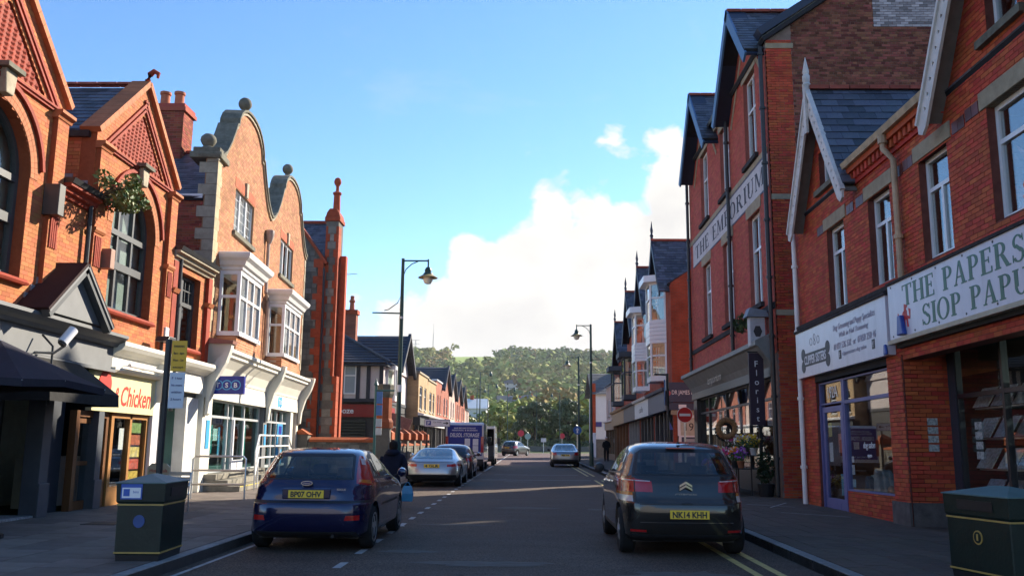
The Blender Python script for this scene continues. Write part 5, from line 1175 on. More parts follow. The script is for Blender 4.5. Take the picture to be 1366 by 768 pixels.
outl = [(Y0, 3.0), (Y1, 3.0), (Y1, 6.95), (GCs[0][0] + 1.62, 6.95), (GCs[0][0], 6.95 + GR), (GCs[0][0] - 1.62, 6.95), (GCs[1][0] + 1.75, 6.95), (GCs[1][0], 6.95 + GR + .2), (GCs[1][0] - 1.75, 6.95), (Y0, 6.95)]
GW = [(18.75, 19.55, 7.25, 8.1), (11.3, 12.1, 7.3, 8.3)]
REL = WIN + GW
wall(FR, outl, ns, RMORT, RBRICK, [rect(*w) for w in REL], n_ind=300, seed=61, d1=0.006, gap=0.010, jit=0.0015)
CURT = M('vertical_blind', (0.3, 0.33, 0.36), 0.9, 0.2, 4, aniso=(1, 7, 0.3))
for i, (a0, a1, z0, z1) in enumerate(REL):
    wd = -.16; w = MB(FR)
    w.box(a0, a0 + .075, z0, z1, wd - .04, wd + .04).box(a1 - .075, a1, z0, z1, wd - .04, wd + .04).box(a0 + .075, a1 - .075, z0, z0 + .08, wd - .04, wd + .04).box(a0 + .075, a1 - .075, z1 - .08, z1, wd - .04, wd + .04)
    zt = z1 - .55; am = (a0 + a1) / 2
    if i < 4: w.box(a0 + .075, a1 - .075, zt - .035, zt + .035, wd - .036, wd + .036).box(am - .035, am + .035, z0 + .08, zt - .035, wd - .036, wd + .036)
    o = w.make('window', UPVC, ns)
    if i < 4:
        MB(FR).box(a0 + .075, a1 - .075, zt + .035, z1 - .08, wd - .004, wd + .004).make('pane', GLASSR, o)
        MB(FR).box(a0 + .075, am - .035, z0 + .08, zt - .035, wd - .004, wd + .004).make('pane', GLASSR, o); MB(FR).box(am + .035, a1 - .075, z0 + .08, zt - .035, wd - .004, wd + .004).make('pane', GLASSR, o)
        MB(FR).box(a0, a0 + .35, z0, z1, -.5, -.48).make('curtain', CURT, o)
        MB(FR).box(a0 - .16, a1 + .16, z1, z1 + .27, -.12, .03).make('lintel', BUFFST, ns, bevel=.008)
        # dark glazed-tile band between the lintels
        for a in (a0 - .62, a1 + .2):
            for k in range(2): MB(FR).box(a + k * .2, a + k * .2 + .19, z1 + .0, z1 + .19, .0, .018).make('band_tile', M('dark_glazed_tile', (0.10, 0.02, 0.018), 0.45, 0.25, 8, isl=0.3), ns)
    else:
        MB(FR).box(a0 + .075, a1 - .075, z0 + .08, z1 - .08, wd - .004, wd + .004).make('pane', GLASSR, o)
        MB(FR).box(a0 - .2, a1 + .2, z0 - .12, z0, -.15, .1).make('sill', DSTONE, ns)
MB(FR).sweep([(0, 0), (.1, 0), (.14, .05), (.14, .13), (0, .18)], Y0, Y1, 4.24).make('string_course', SOOT, ns)
# dentil eaves between the gables, with gutter
for a0, a1 in ((GCs[1][0] + 1.8, GCs[0][0] - 1.66),):
    MB(FR).box(a0, a1, 6.72, 6.80, 0, .05).box(a0, a1, 6.95, 7.06, -.2, .16).make('eaves_course', RBRICK, ns)
    a = a0; k = 0
    while a < a1 - .1: MB(FR).box(a, a + .1, 6.80, 6.95, 0, .11).make('dentil', RBRICK, ns); a += .2
    MB(FR).sweep([(.1, 0), (.24, 0), (.28, .11), (.24, .12), (.14, .05), (.08, .1)], a0, a1, 7.06).make('gutter', M('stained_cream_gutter', (0.42, 0.32, 0.2), 0.6, 0.3, 4), ns)
f = roof_frame(FR.p(Y1, 7.0, 0.05), FR.p(Y0, 7.0, 0.05), FR.p(Y1, 9.9, -4.2)); slate_roof(f, rect(0, f.len, 0, f.up), ns, SLATE, DECK, n_ind=0, seed=63)
MB().box(WR + .3, WR + 9, 0, 6.9, -Y1, -Y1 + .25).box(WR + .3, WR + 9, 0, 6.9, -Y0 - .25, -Y0).make('side_wall', BODY, ns); MB().box(WR + .3, WR + 9, 3.3, 3.36, -Y1 + .25, -Y0 - .25).make('upper_floor', CHAR, ns)
fb = roof_frame((WR + 9, Y0, 7.0), (WR + 9, Y1, 7.0), (WR + 4.2, Y0, 9.9)); MB(fb).prism(rect(0, fb.len, 0, fb.up), -.1, 0).make('roof', DECK, ns)
# gables: little cross roofs with slates, pierced white bargeboards, finial
for gi, (c, hw) in enumerate(GCs):
    zr = 6.95 + GR + .2 * gi
    for s in (-1, 1):
        f = roof_frame(FR.p(c + s * (hw + .22), 6.74, .30), FR.p(c + s * (hw + .22), 6.74, -3.6), FR.p(c, zr + .1, .30))
        slate_roof(f, rect(0, f.len, 0, f.up), ns, SLATE, DECK, n_ind=220 if (gi == 0 and s < 0) else 0, h=.24, w=.36, seed=64 + gi * 2 + s, th=.06)
        # bargeboard: plank with a row of trefoil holes and pointed foot
        e0 = np.array([c + s * (hw + .26), 6.58]); e1 = np.array([c, zr + .12]); L_ = np.linalg.norm(e1 - e0); t = (e1 - e0) / L_; nn = np.array([-t[1], t[0]]); nn = nn if nn[1] < 0 else -nn
        pt = lambda u_, v_: tuple(e0 + t * u_ + nn * v_)
        hol = []
        k = .3
        while k < L_ - .3:
            cc_ = np.array(pt(k, .16)); hol.append([tuple(cc_ + (math.cos(w_ * pi / 3) * .034 * (1.25 if w_ % 2 else .8), math.sin(w_ * pi / 3) * .034 * (1.25 if w_ % 2 else .8))) for w_ in range(6)]); k += .235
        MB(FR).prism([pt(-.12, .1), pt(0, 0), pt(L_, 0), pt(L_ - .18, .30), pt(.06, .30), pt(-.1, .24)], .30, .345, hol).make('bargeboard', WDIRTY, ns)
        MB(FR).prism([pt(0, -.03), pt(L_, -.03), pt(L_, .03), pt(0, .03)], .28, .38).make('barge_moulding', WDIRTY, ns)
        # soffit boards between wall and bargeboard
        MB(FR).prism([pt(.05, .06), pt(L_ - .05, .06), pt(L_ - .05, .09), pt(.05, .09)], 0, .30).make('soffit', M('grey_soffit', (0.2, 0.19, 0.18), 0.8), ns)
    MB(FR).prism([(c - .07, zr - .95), (c + .07, zr - .95), (c + .07, zr + .2), (c - .07, zr + .2)], .345, .40).make('king_post', WDIRTY, ns)
    x, y, z = FR.p(c, zr + .15, .33)
    MB().lathe((x, y, z), [(.075, -.3), (.075, 0), (.10, .05), (.07, .10), (.085, .18), (.085, .26), (.06, .30), (.075, .36), (.05, .5), (.005, .72)], 10).make('finial', WDIRTY, ns, smooth=True)
    for k in range(8): MB(FR).box(c - .1, c + .1, zr + .08, zr + .17, -.15 - k * .45, .28 - k * .45).make('ridge_tile', RIDGE, ns)
CP = M('cream_rusty_pipe', (0.46, 0.32, 0.2), 0.6, 0.3, 3, dirt=0.4, dcol=(0.25, 0.1, 0.05))
MB().tube([FR.p(15.35, 4.4, .09), FR.p(15.35, 6.55, .09), FR.p(15.5, 6.8, .2), FR.p(15.5, 7.05, .2)], .055, 10).tube([FR.p(15.35, 5.1, .09), FR.p(15.35, 5.18, .09)], .08, 10).tube([FR.p(15.5, 6.9, .2), FR.p(15.5, 7.06, .2)], .085, 10).make('downpipe', CP, ns, smooth=True)
pipe(FR, 21.4, PZ, 6.7, .1, WHITE, ns, r=.055)
# shop signs
s1 = MB(FR).prism(rect(15.95, 21.35, 3.12, 4.2), .02, .16).make('sign_board', LILAC, ns)
MB(FR).box(15.9, 21.42, 4.2, 4.25, 0, .2).make('sign_capping', SOOT, ns)
GREYT = M('faded_grey_lettering', (0.34, 0.32, 0.4), 0.5); INK = M('sign_ink', (0.03, 0.03, 0.035), 0.5)
zc = 3.5
bone = [(20.9, zc + .1), (20.75, zc + .24), (20.6, zc + .1), (19.4, zc + .1), (19.25, zc + .24), (19.1, zc + .1), (19.1, zc - .1), (19.25, zc - .24), (19.4, zc - .1), (20.6, zc - .1), (20.75, zc - .24), (20.9, zc - .1)]
lg = MB(FR)
for a in (19.15, 20.85):
    for dz in (-.14, .14): lg.prism([(a + .14 * math.cos(t * pi / 8), zc + dz + .14 * math.sin(t * pi / 8)) for t in range(16)], .16, .166 + .001 * (dz > 0))
lg.box(19.2, 20.8, zc - .15, zc + .15, .16, .165).make('bone_logo', INK, s1)
text("CLIPPER SISTERS", FR, 20.0, zc, .168, .2, LILAC, s1, width=1.5, bold=.02)
sc = MB(FR)
for a, z, r_ in ((20.25, 3.88, .09), (20.0, 3.97, .07), (19.75, 3.88, .09), (20.0, 3.84, .06)): sc.arc(a, z, r_ - .012, r_, 0, 2 * pi, .16, .164, 12)
sc.make('dog_sketch', INK, s1)
for st_, z, h, w in (("Dog Grooming and Puppy Specialists", 3.98, .13, 2.3), ("Walk in Nail Trimming", 3.8, .11, 1.6), ("01492 536 532  or  07450 250 46", 3.58, .14, 2.3), ("clippersisters dog salon", 3.4, .09, 1.3)): text(st_, FR, 17.6, z, .162, h, GREYT, s1, width=w, shear=.2)
for a in (18.4, 16.6): MB(FR).box(a - .07, a + .07, 3.3, 3.48, .16, .165).make('social_icon', INK, s1); text("f", FR, a, 3.39, .166, .12, LILAC, s1)
s2 = MB(FR).prism(rect(8.0, 15.78, 3.34, 4.32), .02, .17).make('sign_board', LILAC, ns)
GREEN = M('dark_green_lettering', (0.012, 0.12, 0.07), 0.4, 0.05)
serif_text("THE PAPERSHOP", FR, 12.62, 4.04, .171, .36, GREEN, s2, 5.1); serif_text("SIOP PAPUR", FR, 12.66, 3.6, .171, .34, GREEN, s2, 3.6)
# red dragon beside the name
dg = MB(FR); da, dz_ = 15.15, 3.66; RD = M('dragon_red', (0.55, 0.03, 0.03), 0.5)
for poly in ([(-.13, 0), (-.02, .1), (.1, .08), (.12, 0), (0, -.05)], [(-.15, .02), (-.22, .1), (-.24, .05), (-.17, -.02)], [(.0, .08), (.02, .2), (.14, .16), (.07, .12), (.12, .08)], [(.1, .03), (.2, .0), (.17, .12), (.24, .1), (.21, -.04), (.1, -.02)], [(-.12, 0), (-.16, -.14), (-.1, -.14), (-.06, -.02)], [(-.02, -.03), (-.03, -.15), (.03, -.15), (.04, -.03)], [(.07, -.01), (.1, -.14), (.15, -.14), (.12, 0)], [(-.17, -.0), (-.25, -.03), (-.19, -.05)]): dg.prism([(da - p_ * 1.1, dz_ + q_ * 1.2) for p_, q_ in poly], .17, .174 + .0003 * len(poly))
dg.make('dragon_emblem', RD, s2)
MB(FR).box(8.0, 15.8, 3.27, 3.34, -.1, .22).make('sign_capping', M('cream_trim', (0.5, 0.42, 0.3), 0.6), ns); MB(FR).box(8.0, 15.8, 4.32, 4.37, 0, .2).make('sign_capping', SOOT, ns)
sd_ = MB(FR)
for k in range(9):
    for z in (3.4, 4.27): MB(FR).prism([(8.6 + k * .88 + .02 * math.cos(t), z + .02 * math.sin(t)) for t in np.linspace(0, 5.5, 7)], .17, .175).make('sign_screw', IRON, s2)
# little blue alarm boxes on the sign ends
AB = M('alarm_blue', (0.02, 0.07, 0.32), 0.35)
for a, z, s_, lb in ((15.2, 3.52, .8, 'blue wedge-shaped alarm box on the newsagent sign end'), (15.98, 3.2, .45, 'smaller blue alarm box under the join of the two signs')):
    o = MB(FR).prism([(a - .17 * s_, z - .18 * s_), (a + .17 * s_, z - .18 * s_), (a + .10 * s_, z + .24 * s_), (a - .06 * s_, z + .24 * s_)], .17, .17 + .10 * s_).make('alarm_box', AB, bevel=.02); tag(o, lb, 'alarm')
# --- pet shop front
pier_ = lambda a0, a1, d=0.0, n=30, z1=3.1: wall(FR, rect(a0, a1, PZ, z1), ns, RMORT, RBRICK, n_ind=n, seed=66, d=d)
pier_(20.55, 21.45); pier_(15.72, 16.38, n=40, d=.02)
wall(FR, rect(16.38, 18.95, PZ, .62), ns, RMORT, RBRICK, n_ind=40, seed=67, d=-.05)
MB(FR).box(15.68, 16.42, PZ, .55, .03, .07).make('rendered_plinth', M('grey_render', (0.12, 0.105, 0.10), 0.9, 0.3, 5, bump=.3), ns)
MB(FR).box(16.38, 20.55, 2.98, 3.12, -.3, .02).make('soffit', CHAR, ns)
gz = glazing(FR, ns, [16.42, 18.98], [.62, 2.45, 2.95], MAUVE, -.16, -.06, 'shop_window', SHOPGL)
gd = glazing(FR, ns, [19.06, 20.5], [2.45, 2.95], MAUVE, -.16, -.06, 'fanlight', SHOPGL)
text("192A", FR, 19.75, 2.72, -.1, .26, UPVC, gd, width=.62)
dfm = MB(FR).box(19.02, 19.1, PZ, 2.45, -.16, -.05).box(20.46, 20.54, PZ, 2.45, -.16, -.05).make('door_frame', MAUVE, ns)
dd_ = MB(FR).box(19.14, 19.28, PZ + .02, 2.4, -.14, -.08).box(20.3, 20.42, PZ + .02, 2.4, -.14, -.08).box(19.28, 20.3, PZ + .02, .42, -.14, -.08).box(19.28, 20.3, 2.28, 2.4, -.14, -.08).make('door', MAUVE, ns)
MB(FR).box(19.28, 20.3, .42, 2.28, -.115, -.107).make('pane', SHOPGL, dd_); MB(FR).box(19.5, 20.1, .2, .34, -.08, -.072).make('letterbox', MAUVE, dd_)
for a0, a1, z0, z1, c in ((20.0, 20.2, 1.75, 2.05, (.5, .4, .05)), (19.98, 20.2, 1.2, 1.62, (.6, .6, .62)), (19.4, 19.6, 1.4, 1.8, (.5, .12, .06)), (19.35, 19.55, .5, .95, (.08, .28, .4)), (18.7, 18.85, .95, 1.15, (.6, .6, .6)), (18.68, 18.85, .7, .86, (.3, .45, .5)), (18.72, 18.84, 1.2, 1.32, (.6, .6, .6))): MB(FR).box(a0, a1, z0, z1, -.13 if a0 > 19.2 else -.122, -.122 if a0 > 19.2 else -.116).make('window_sticker', M('sticker_%d%d' % (int(c[0] * 99), int(c[1] * 99)), c, .5, .3, 20), gz)
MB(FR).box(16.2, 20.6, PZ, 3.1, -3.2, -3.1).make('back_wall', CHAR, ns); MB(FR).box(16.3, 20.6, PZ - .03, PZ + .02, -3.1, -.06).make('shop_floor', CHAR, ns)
rr = random.Random(12)
for k in range(14):
    a = rr.uniform(16.6, 18.7); h = rr.uniform(.15, .5); w_ = rr.uniform(.08, .2); dd = rr.uniform(-.9, -.35); c = rr.choice([(.25, .24, .22), (.05, .05, .06), (.3, .12, .05), (.1, .2, .08), (.4, .38, .3)])
    MB(FR).prism([(a - w_, .64), (a + w_, .64), (a + w_ * .8, .64 + h * .7), (a + w_ * .3, .64 + h), (a - w_ * .6, .64 + h * .85)], dd, dd + .2).make('display_item', M('item_%d' % int(c[0] * 100), c, .5, .3, 8), ns, bevel=.03)
MB(FR).box(16.45, 18.9, .6, .64, -1.0, -.2).make('display_shelf', M('grey_shelf', (.3, .3, .3), .6), ns)
text("dog salon", FR, 17.8, 1.55, -.1, .13, UPVC, gz, width=.6, shear=.2); text("open", FR, 17.8, 1.35, -.1, .08, UPVC, gz)
# --- recessed newsagent entrance
RECX = -.78
rt = Fr(FR.p(15.72, 0, 0), (1, 0, 0), (0, 0, 1), (0, -1, 0)); wall(rt, rect(.0, .8, PZ, 3.3), ns, RMORT, RBRICK, n_ind=120, seed=68, thick=.2)
MB(rt).box(.0, .8, PZ, .55, .012, .03).make('rendered_plinth', MATS['grey_render'], ns)
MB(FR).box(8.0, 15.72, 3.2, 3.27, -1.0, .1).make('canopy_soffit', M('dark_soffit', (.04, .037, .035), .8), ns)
DK = M('black_shopfront', (0.016, 0.017, 0.022), .35, .1)
gn = glazing(FR, ns, [8.2, 9.8, 11.2, 12.6, 13.95, 15.45], [PZ + .35, 2.35, 3.18], DK, RECX - .08, RECX + .02, 'shop_window', SHOPGL); MB(FR).box(8.2, 15.45, PZ, PZ + .35, RECX - .08, RECX + .0).make('stall_riser', DK, ns); MB(FR).box(15.45, 15.72, PZ, 3.2, RECX - .08, RECX + .03).make('door_post', NAVY, ns)
PAPER = M('newsprint', (.36, .36, .35), .7, .6, 26); MAG = [M('magazine_%d' % i, c, .35, .5, 18) for i, c in enumerate([(.35, .33, .3), (.3, .3, .33), (.4, .38, .36), (.25, .2, .18)])]
MB(FR).box(8, 15.6, PZ, 3.2, RECX - 2.6, RECX - 2.5).make('back_wall', CHAR, ns)
for r_ in range(4):
    z = .62 + r_ * .5
    MB(FR).box(8.4, 15.3, z, z + .02, RECX - .55, RECX - .2).make('newspaper_rack', STEEL, ns)
    for k in range(11):
        a = 8.6 + k * .62 + rr.uniform(-.04, .04); P = FR.p; h = .36
        MB().add([P(a, z + .03, RECX - .16), P(a + .5, z + .03, RECX - .16), P(a + .5, z + h, RECX - .36), P(a, z + h, RECX - .36), P(a, z + .03, RECX - .175), P(a + .5, z + .03, RECX - .175), P(a + .5, z + h, RECX - .375), P(a, z + h, RECX - .375)], [(0, 1, 2, 3), (7, 6, 5, 4), (0, 4, 5, 1), (3, 2, 6, 7), (1, 5, 6, 2), (0, 3, 7, 4)]).make('newspaper', rr.choice(MAG + [PAPER]), ns)
for a, z, c in ((12.9, 2.75, (.6, .2, .04)), (12.3, 2.75, (.5, .25, .05))): MB(FR).box(a, a + .4, z - .2, z + .2, RECX - .07, RECX - .06).make('window_poster', M('poster_%d' % int(a * 10), c, .5, .4, 10), gn)
MB(FR).box(11.5, 11.95, 1.55, 2.1, RECX - .02, RECX - .012).make('notice', M('blue_notice', (.03, .12, .4), .4), gn); MB(FR).box(11.56, 11.89, 1.62, 1.9, RECX - .012, RECX - .008).make('notice_paper', UPVC, gn)
for a in (14.75, 13.1):
    for k in range(4): MB(FR).box(a, a + .22, 1.3 + k * .16, 1.42 + k * .16, RECX - .02, RECX - .012).make('sticker', PAPER, gn)
for k in range(4): MB(rt).box(.34, .52, 1.42 + k * .15, 1.54 + k * .15, .012, .016).make('sticker', PAPER, ns)
MB(FR).box(9.5, 12.2, 2.5, 2.56, RECX - 1.6, RECX - 1.4).make('strip_light', M('strip_light', (.8, .9, .85), .5, emit=(.8, 1, .92, 9.0)), ns)

# ================================================================ right: the Emporium, three storeys
FE = side_frame(WR, 23.6, 1, 0.0, -0.010)
EPINK = brick_surface('painted_red_brick', (0.45, 0.105, 0.08), (0.37, 0.08, 0.062), (0.30, 0.105, 0.085), frame='y')
emp = thing('corner_emporium', 'tall three-storey red building with twin gables and THE EMPORIUM painted band', 'building', (WR, 29.5, 0))
E0, E1 = 23.6, 35.6; ETOP = 12.75
ew = []
for c in (25.45, 28.95, 32.45): ew += [(c - .68, c + .68, 9.82, 12.5 if c != 28.95 else 12.2), (c - .68, c + .68, 5.45, 8.2)]
gc_ = (25.75, 32.3); gh = 2.15
outl = [(E0, 3.9), (E1, 3.9), (E1, ETOP - .3), (gc_[1] + gh, ETOP - .3), (gc_[1], ETOP + 1.9), (gc_[1] - gh, ETOP - .3), (gc_[0] + gh, ETOP - .3), (gc_[0], ETOP + 1.9), (E0, ETOP - .3)]
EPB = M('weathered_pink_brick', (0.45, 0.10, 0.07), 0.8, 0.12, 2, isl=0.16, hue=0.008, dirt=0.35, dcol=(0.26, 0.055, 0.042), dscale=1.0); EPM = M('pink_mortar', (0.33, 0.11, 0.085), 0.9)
wall(FE, outl, emp, EPM, EPB, [rect(*w) for w in ew], n_ind=0, thick=.32, seed=70, d1=.004, jit=.001)
for (a0, a1, z0, z1) in ew:
    wd = -.17; am = (a0 + a1) / 2; zm = z0 + (z1 - z0) * .62
    o = MB(FE).box(a0, a0 + .08, z0, z1, wd - .05, wd + .05).box(a1 - .08, a1, z0, z1, wd - .05, wd + .05).box(a0 + .08, a1 - .08, z0, z0 + .09, wd - .05, wd + .05).box(a0 + .08, a1 - .08, z1 - .09, z1, wd - .05, wd + .05).box(a0 + .08, a1 - .08, zm - .04, zm + .04, wd - .045, wd + .05).box(am - .035, am + .035, z0 + .09, zm - .04, wd - .045, wd + .045).box(am - .035, am + .035, zm + .04, z1 - .09, wd - .045, wd + .045).make('window', UPVC, emp)
    for l, r_ in ((a0 + .08, am - .035), (am + .035, a1 - .08)):
        MB(FE).box(l, r_, z0 + .09, zm - .04, wd - .004, wd + .004).make('pane', GLASSR, o); MB(FE).box(l, r_, zm + .04, z1 - .09, wd - .004, wd + .004).make('pane', GLASSR, o)
    MB(FE).box(a0, a0 + .4, z0, z1, -.5, -.48).make('curtain', CURT, o)
    MB(FE).box(a0 - .18, a1 + .18, z1, z1 + .34, -.1, .025).make('lintel', BUFFST, emp); MB(FE).box(a0 - .14, a1 + .14, z0 - .13, z0, -.15, .11).make('sill', SOOT, emp)
# painted name band, buff string
band = MB(FE).box(E0 + .1, E1 - .6, 8.55, 9.45, 0, .012).make('name_band', M('faded_white_band', (.56, .53, .54), .7, .1, 3, dirt=.6, dcol=(.38, .27, .26)), emp)
for z in (8.5, 9.45): MB(FE).box(E0 + .1, E1 - .6, z, z + .05, 0, .02).make('band_edge', M('slate_edge', (.15, .15, .2), .7), emp)
MB(FE).box(E0 + .1, E1, 9.5, 9.66, 0, .03).make('string_course', BUFFST, emp)
serif_text("THE EMPORIUM", FE, 29.3, 9.0, .013, .52, M('faded_black_lettering', (.07, .065, .08), .7, .2, 6), band, 10.3, gap=.16)
for z in (5.1,): MB(FE).box(E0, E1, z, z + .16, 0, .05).make('string_course', SOOT, emp)
# eaves, gables with dark bargeboards, slates
BARGE = M('dark_blue_board', (.02, .03, .06), .5, .1, 4); BARGEF = M('blue_edge', (.06, .14, .28), .5, .1)
MB(FE).box(gc_[0] + gh - .1, gc_[1] - gh + .1, ETOP - .3, ETOP - .05, -.1, .1).make('frieze', BUFFST, emp)
for s0, s1_ in ((gc_[0] + gh, gc_[1] - gh), (gc_[1] + gh, E1 + .1)): MB(FE).sweep(GUT, s0 - .2, s1_ + .2 if s1_ < E1 else s1_, ETOP - .08).make('gutter', IRON, emp)
for c in gc_:
    zr = ETOP + 1.95
    for s in (-1, 1):
        ov = 2.1 if (s < 0 and c < 28) else gh + .35; ze = zr - (zr - ETOP + .65) * ov / (gh + .35)
        f = roof_frame(FE.p(c + s * ov, ze, .55), FE.p(c + s * ov, ze, -4.2), FE.p(c, zr, .55))
        slate_roof(f, rect(0, f.len, 0, f.up), emp, SLATE, DECK, n_ind=90 if s < 0 else 0, seed=71 + int(c) + s, th=.08)
        e0 = np.array([c + s * (ov + .05), ze - .15]); e1 = np.array([c, zr + .08]); L_ = np.linalg.norm(e1 - e0); t = (e1 - e0) / L_; nn = np.array([-t[1], t[0]]); nn = nn if nn[1] < 0 else -nn
        pt = lambda u_, v_: tuple(e0 + t * u_ + nn * v_)
        MB(FE).prism([pt(0, -.02), pt(L_, -.02), pt(L_, .3), pt(.05, .3)], .5, .56).make('bargeboard', BARGEF, emp); MB(FE).prism([pt(.02, .02), pt(L_, .02), pt(L_, .08), pt(.02, .08)], -.05, .5).make('soffit', BARGE, emp)
        MB(FE).prism([pt(.1, .42), pt(L_ - .2, .42), pt(L_ - .2, .58), pt(.1, .58)], 0, .02).make('gable_trim', BUFFST, emp)
    for k in range(9): MB(FE).box(c - .1, c + .1, zr, zr + .09, .1 - k * .45, .53 - k * .45).make('ridge_tile', RIDGE, emp)
f = roof_frame(FE.p(E0 - .2, ETOP, .12), FE.p(E1, ETOP, .12), FE.p(E0, 16.3, -5)); slate_roof(f, rect(0, f.len, 0, f.up), emp, M('mossy_slate', (.085, .085, .075), .7, .2, 6, isl=.3, dirt=.5, dcol=(.10, .10, .045)), DECK, n_ind=60, seed=77)
fb = roof_frame((WR + 10.2, E0 - .2, ETOP), (WR + 10.2, E1, ETOP), (WR + 5, E0, 16.3)); MB(fb).prism(rect(0, fb.len, 0, fb.up), -.1, 0).make('roof', SLATE, emp)
for a in (E0 + .02, 28.85 - 1.55 + .85, E1 - .15): pipe(FE, a, 4.0 if a > 24 else .2, ETOP - .2, .12, IRON, emp, r=.06)
# end wall facing down the street: mottled red-brown bricks, red quoin strip at the corner
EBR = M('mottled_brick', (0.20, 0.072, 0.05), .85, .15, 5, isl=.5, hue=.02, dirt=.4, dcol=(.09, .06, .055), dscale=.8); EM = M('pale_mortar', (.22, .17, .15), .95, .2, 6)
fe = front_frame(E0, WR); side = [(WR + .75, .1), (WR + 10, .1), (WR + 10, ETOP), (WR + 5, 16.1), (WR + .75, ETOP + .6)]
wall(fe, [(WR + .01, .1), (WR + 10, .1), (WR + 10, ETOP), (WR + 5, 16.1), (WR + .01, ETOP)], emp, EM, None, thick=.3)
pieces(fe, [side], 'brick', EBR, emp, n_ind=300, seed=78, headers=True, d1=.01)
pieces(fe, [rect(WR + .02, WR + .75, .1, ETOP)], 'brick', RBRICK, emp, n_ind=120, seed=79, d1=.014, rest='quoin_courses')
WB = M('whitewashed_brick', (.34, .31, .33), .85, .2, 5, isl=.5)
for z in (4.9, 8.1, 12.5): MB(fe).box(WR + .02, WR + .8, z, z + .15, .012, .03).make('buff_band', BUFFST, emp)
pieces(Fr(fe.o + fe.n * .006, fe.u, fe.v, fe.n, fe.a0), [rect(WR + 3.1, WR + 5.4, 13.15, 14.2)], 'painted_brick', WB, emp, n_ind=100, seed=80)
coping([(WR - .1, ETOP + .1), (WR + 5, 16.3), (WR + 10.1, ETOP + .1)], fe, -.3, .15, .22, BARGE, emp, 'verge_board')
MB().box(WR + 10, WR + 10.2, 0, ETOP, -E1, -E0).box(WR + .33, WR + 10, 0, ETOP, -E1, -E1 + .3).make('rear_wall', BODY, emp); MB().box(WR + .33, WR + 10, 4.3, 4.36, -E1 + .3, -E0 - .3).make('upper_floor', CHAR, emp)
MB(FE).prism([(E1 - .3, 4.0)] + [(E1 + .02, 4.0), (E1 + .02, 12.3), (E1 - .3, 12.3)], -.33, -.32).make('end_pilaster', EPINK, emp)
# florist shopfront
FLB = M('black_shop_paint', (.022, .023, .027), .4, .1); FASC = M('grey_fascia_moulding', (.20, .21, .20), .55, .15, 3)
MB(FE).sweep([(-.3, 3.55), (.06, 3.55), (.16, 3.75), (.42, 4.1), (.5, 4.14), (.5, 4.26), (.0, 4.5), (-.3, 4.5)], E0 + .3, E1 + .1).make('fascia_cornice', FASC, emp)
MB(FE).box(E0 + .3, E1, 3.3, 3.55, -.3, .1).make('fascia_board', FLB, emp)
text("Emporium", FE, 30.6, 3.78, .24, .28, M('pale_lettering', (.45, .43, .36), .6), emp, width=2.2, shear=.2)
gf = glazing(FE, emp, [24.25, 26.2, 27.25, 30.4, 33.3, 34.9], [.75, 2.75, 3.3], FLB, -.2, -.1, 'shop_window', SHOPGL); MB(FE).box(24.2, 34.95, PZ, .75, -.25, -.08).make('stall_riser', FLB, emp)
MB(FE).box(E0 + .32, 24.22, PZ, 3.6, -.3, .03).box(34.95, E1, PZ, 3.6, -.3, .03).make('pilaster', FLB, emp)
MB(FE).box(24, 35.3, PZ, 3.5, -3.2, -3.1).make('back_wall', M('florist_interior', (.28, .26, .24), .8, .4, 1.2), emp)
for k in range(7): a = 24.8 + k * 1.4; MB(FE).box(a, a + .9, 2.0, 2.75, -.24 - .02 * k, -.23 - .02 * k).make('window_poster', M('poster_f%d' % (k % 3), [(.45, .4, .42), (.3, .32, .35), (.5, .46, .4)][k % 3], .6, .4, 5), gf)
# projecting lantern box and vertical blade sign reading Florist
fs_ = thing('blade_sign', 'tall dark purple banner sign reading Florist beside the emporium corner', 'sign', FE.p(24.3, 3.0, .4))
bfr = front_frame(24.3, 0); bx = FE.p(24.3, 0, .42)[0]
MB(bfr).box(bx - .17, bx + .23, 2.0, 3.95, -.05, 0).make('banner', M('deep_purple_banner', (.025, .012, .03), .5, .1), fs_)
for i, c in enumerate("Florist"): text(c, bfr, bx + .03, 3.66 - i * .245, .003, .17, UPVC, fs_)
MB().tube([(bx + .45, 24.33, 3.98), (bx - .2, 24.33, 3.98)], .02, 6).tube([(bx + .45, 24.33, 1.97), (bx - .2, 24.33, 1.97)], .02, 6).make('bracket', IRON, fs_)
lb_ = thing('shop_lantern', 'pale lantern-shaped box sign on the emporium corner above the banner', 'sign', FE.p(24.3, 4.5, .3)); MB(bfr).box(bx - .1, bx + .32, 4.15, 4.95, -.3, 0).make('box', M('pale_grey_box', (.45, .46, .48), .5), lb_, bevel=.02); MB(bfr).prism([(bx - .2, 4.95), (bx + .42, 4.95), (bx + .35, 5.12), (bx - .1, 5.2)], -.38, .08).make('lid', M('box_lid', (.2, .23, .27), .6), lb_); MB(bfr).prism([(bx + .11 + .12 * math.cos(t * pi / 3), 4.55 + .17 * math.sin(t * pi / 3)) for t in range(6)], 0, .008).make('emblem', INK, lb_)
hp = thing('hanging_plant', 'trailing plant growing on the ledge over the florist fascia', 'plant', FE.p(26.3, 5.0, .2)); leaf_cluster(240, FE.p(26.2, 5.05, .25), (.25, .6, .3), .07, 9).make('leaves', M('dull_leaves', (.05, .08, .03), .7, .2, 5, isl=.4), hp, kind='stuff', recalc=False)

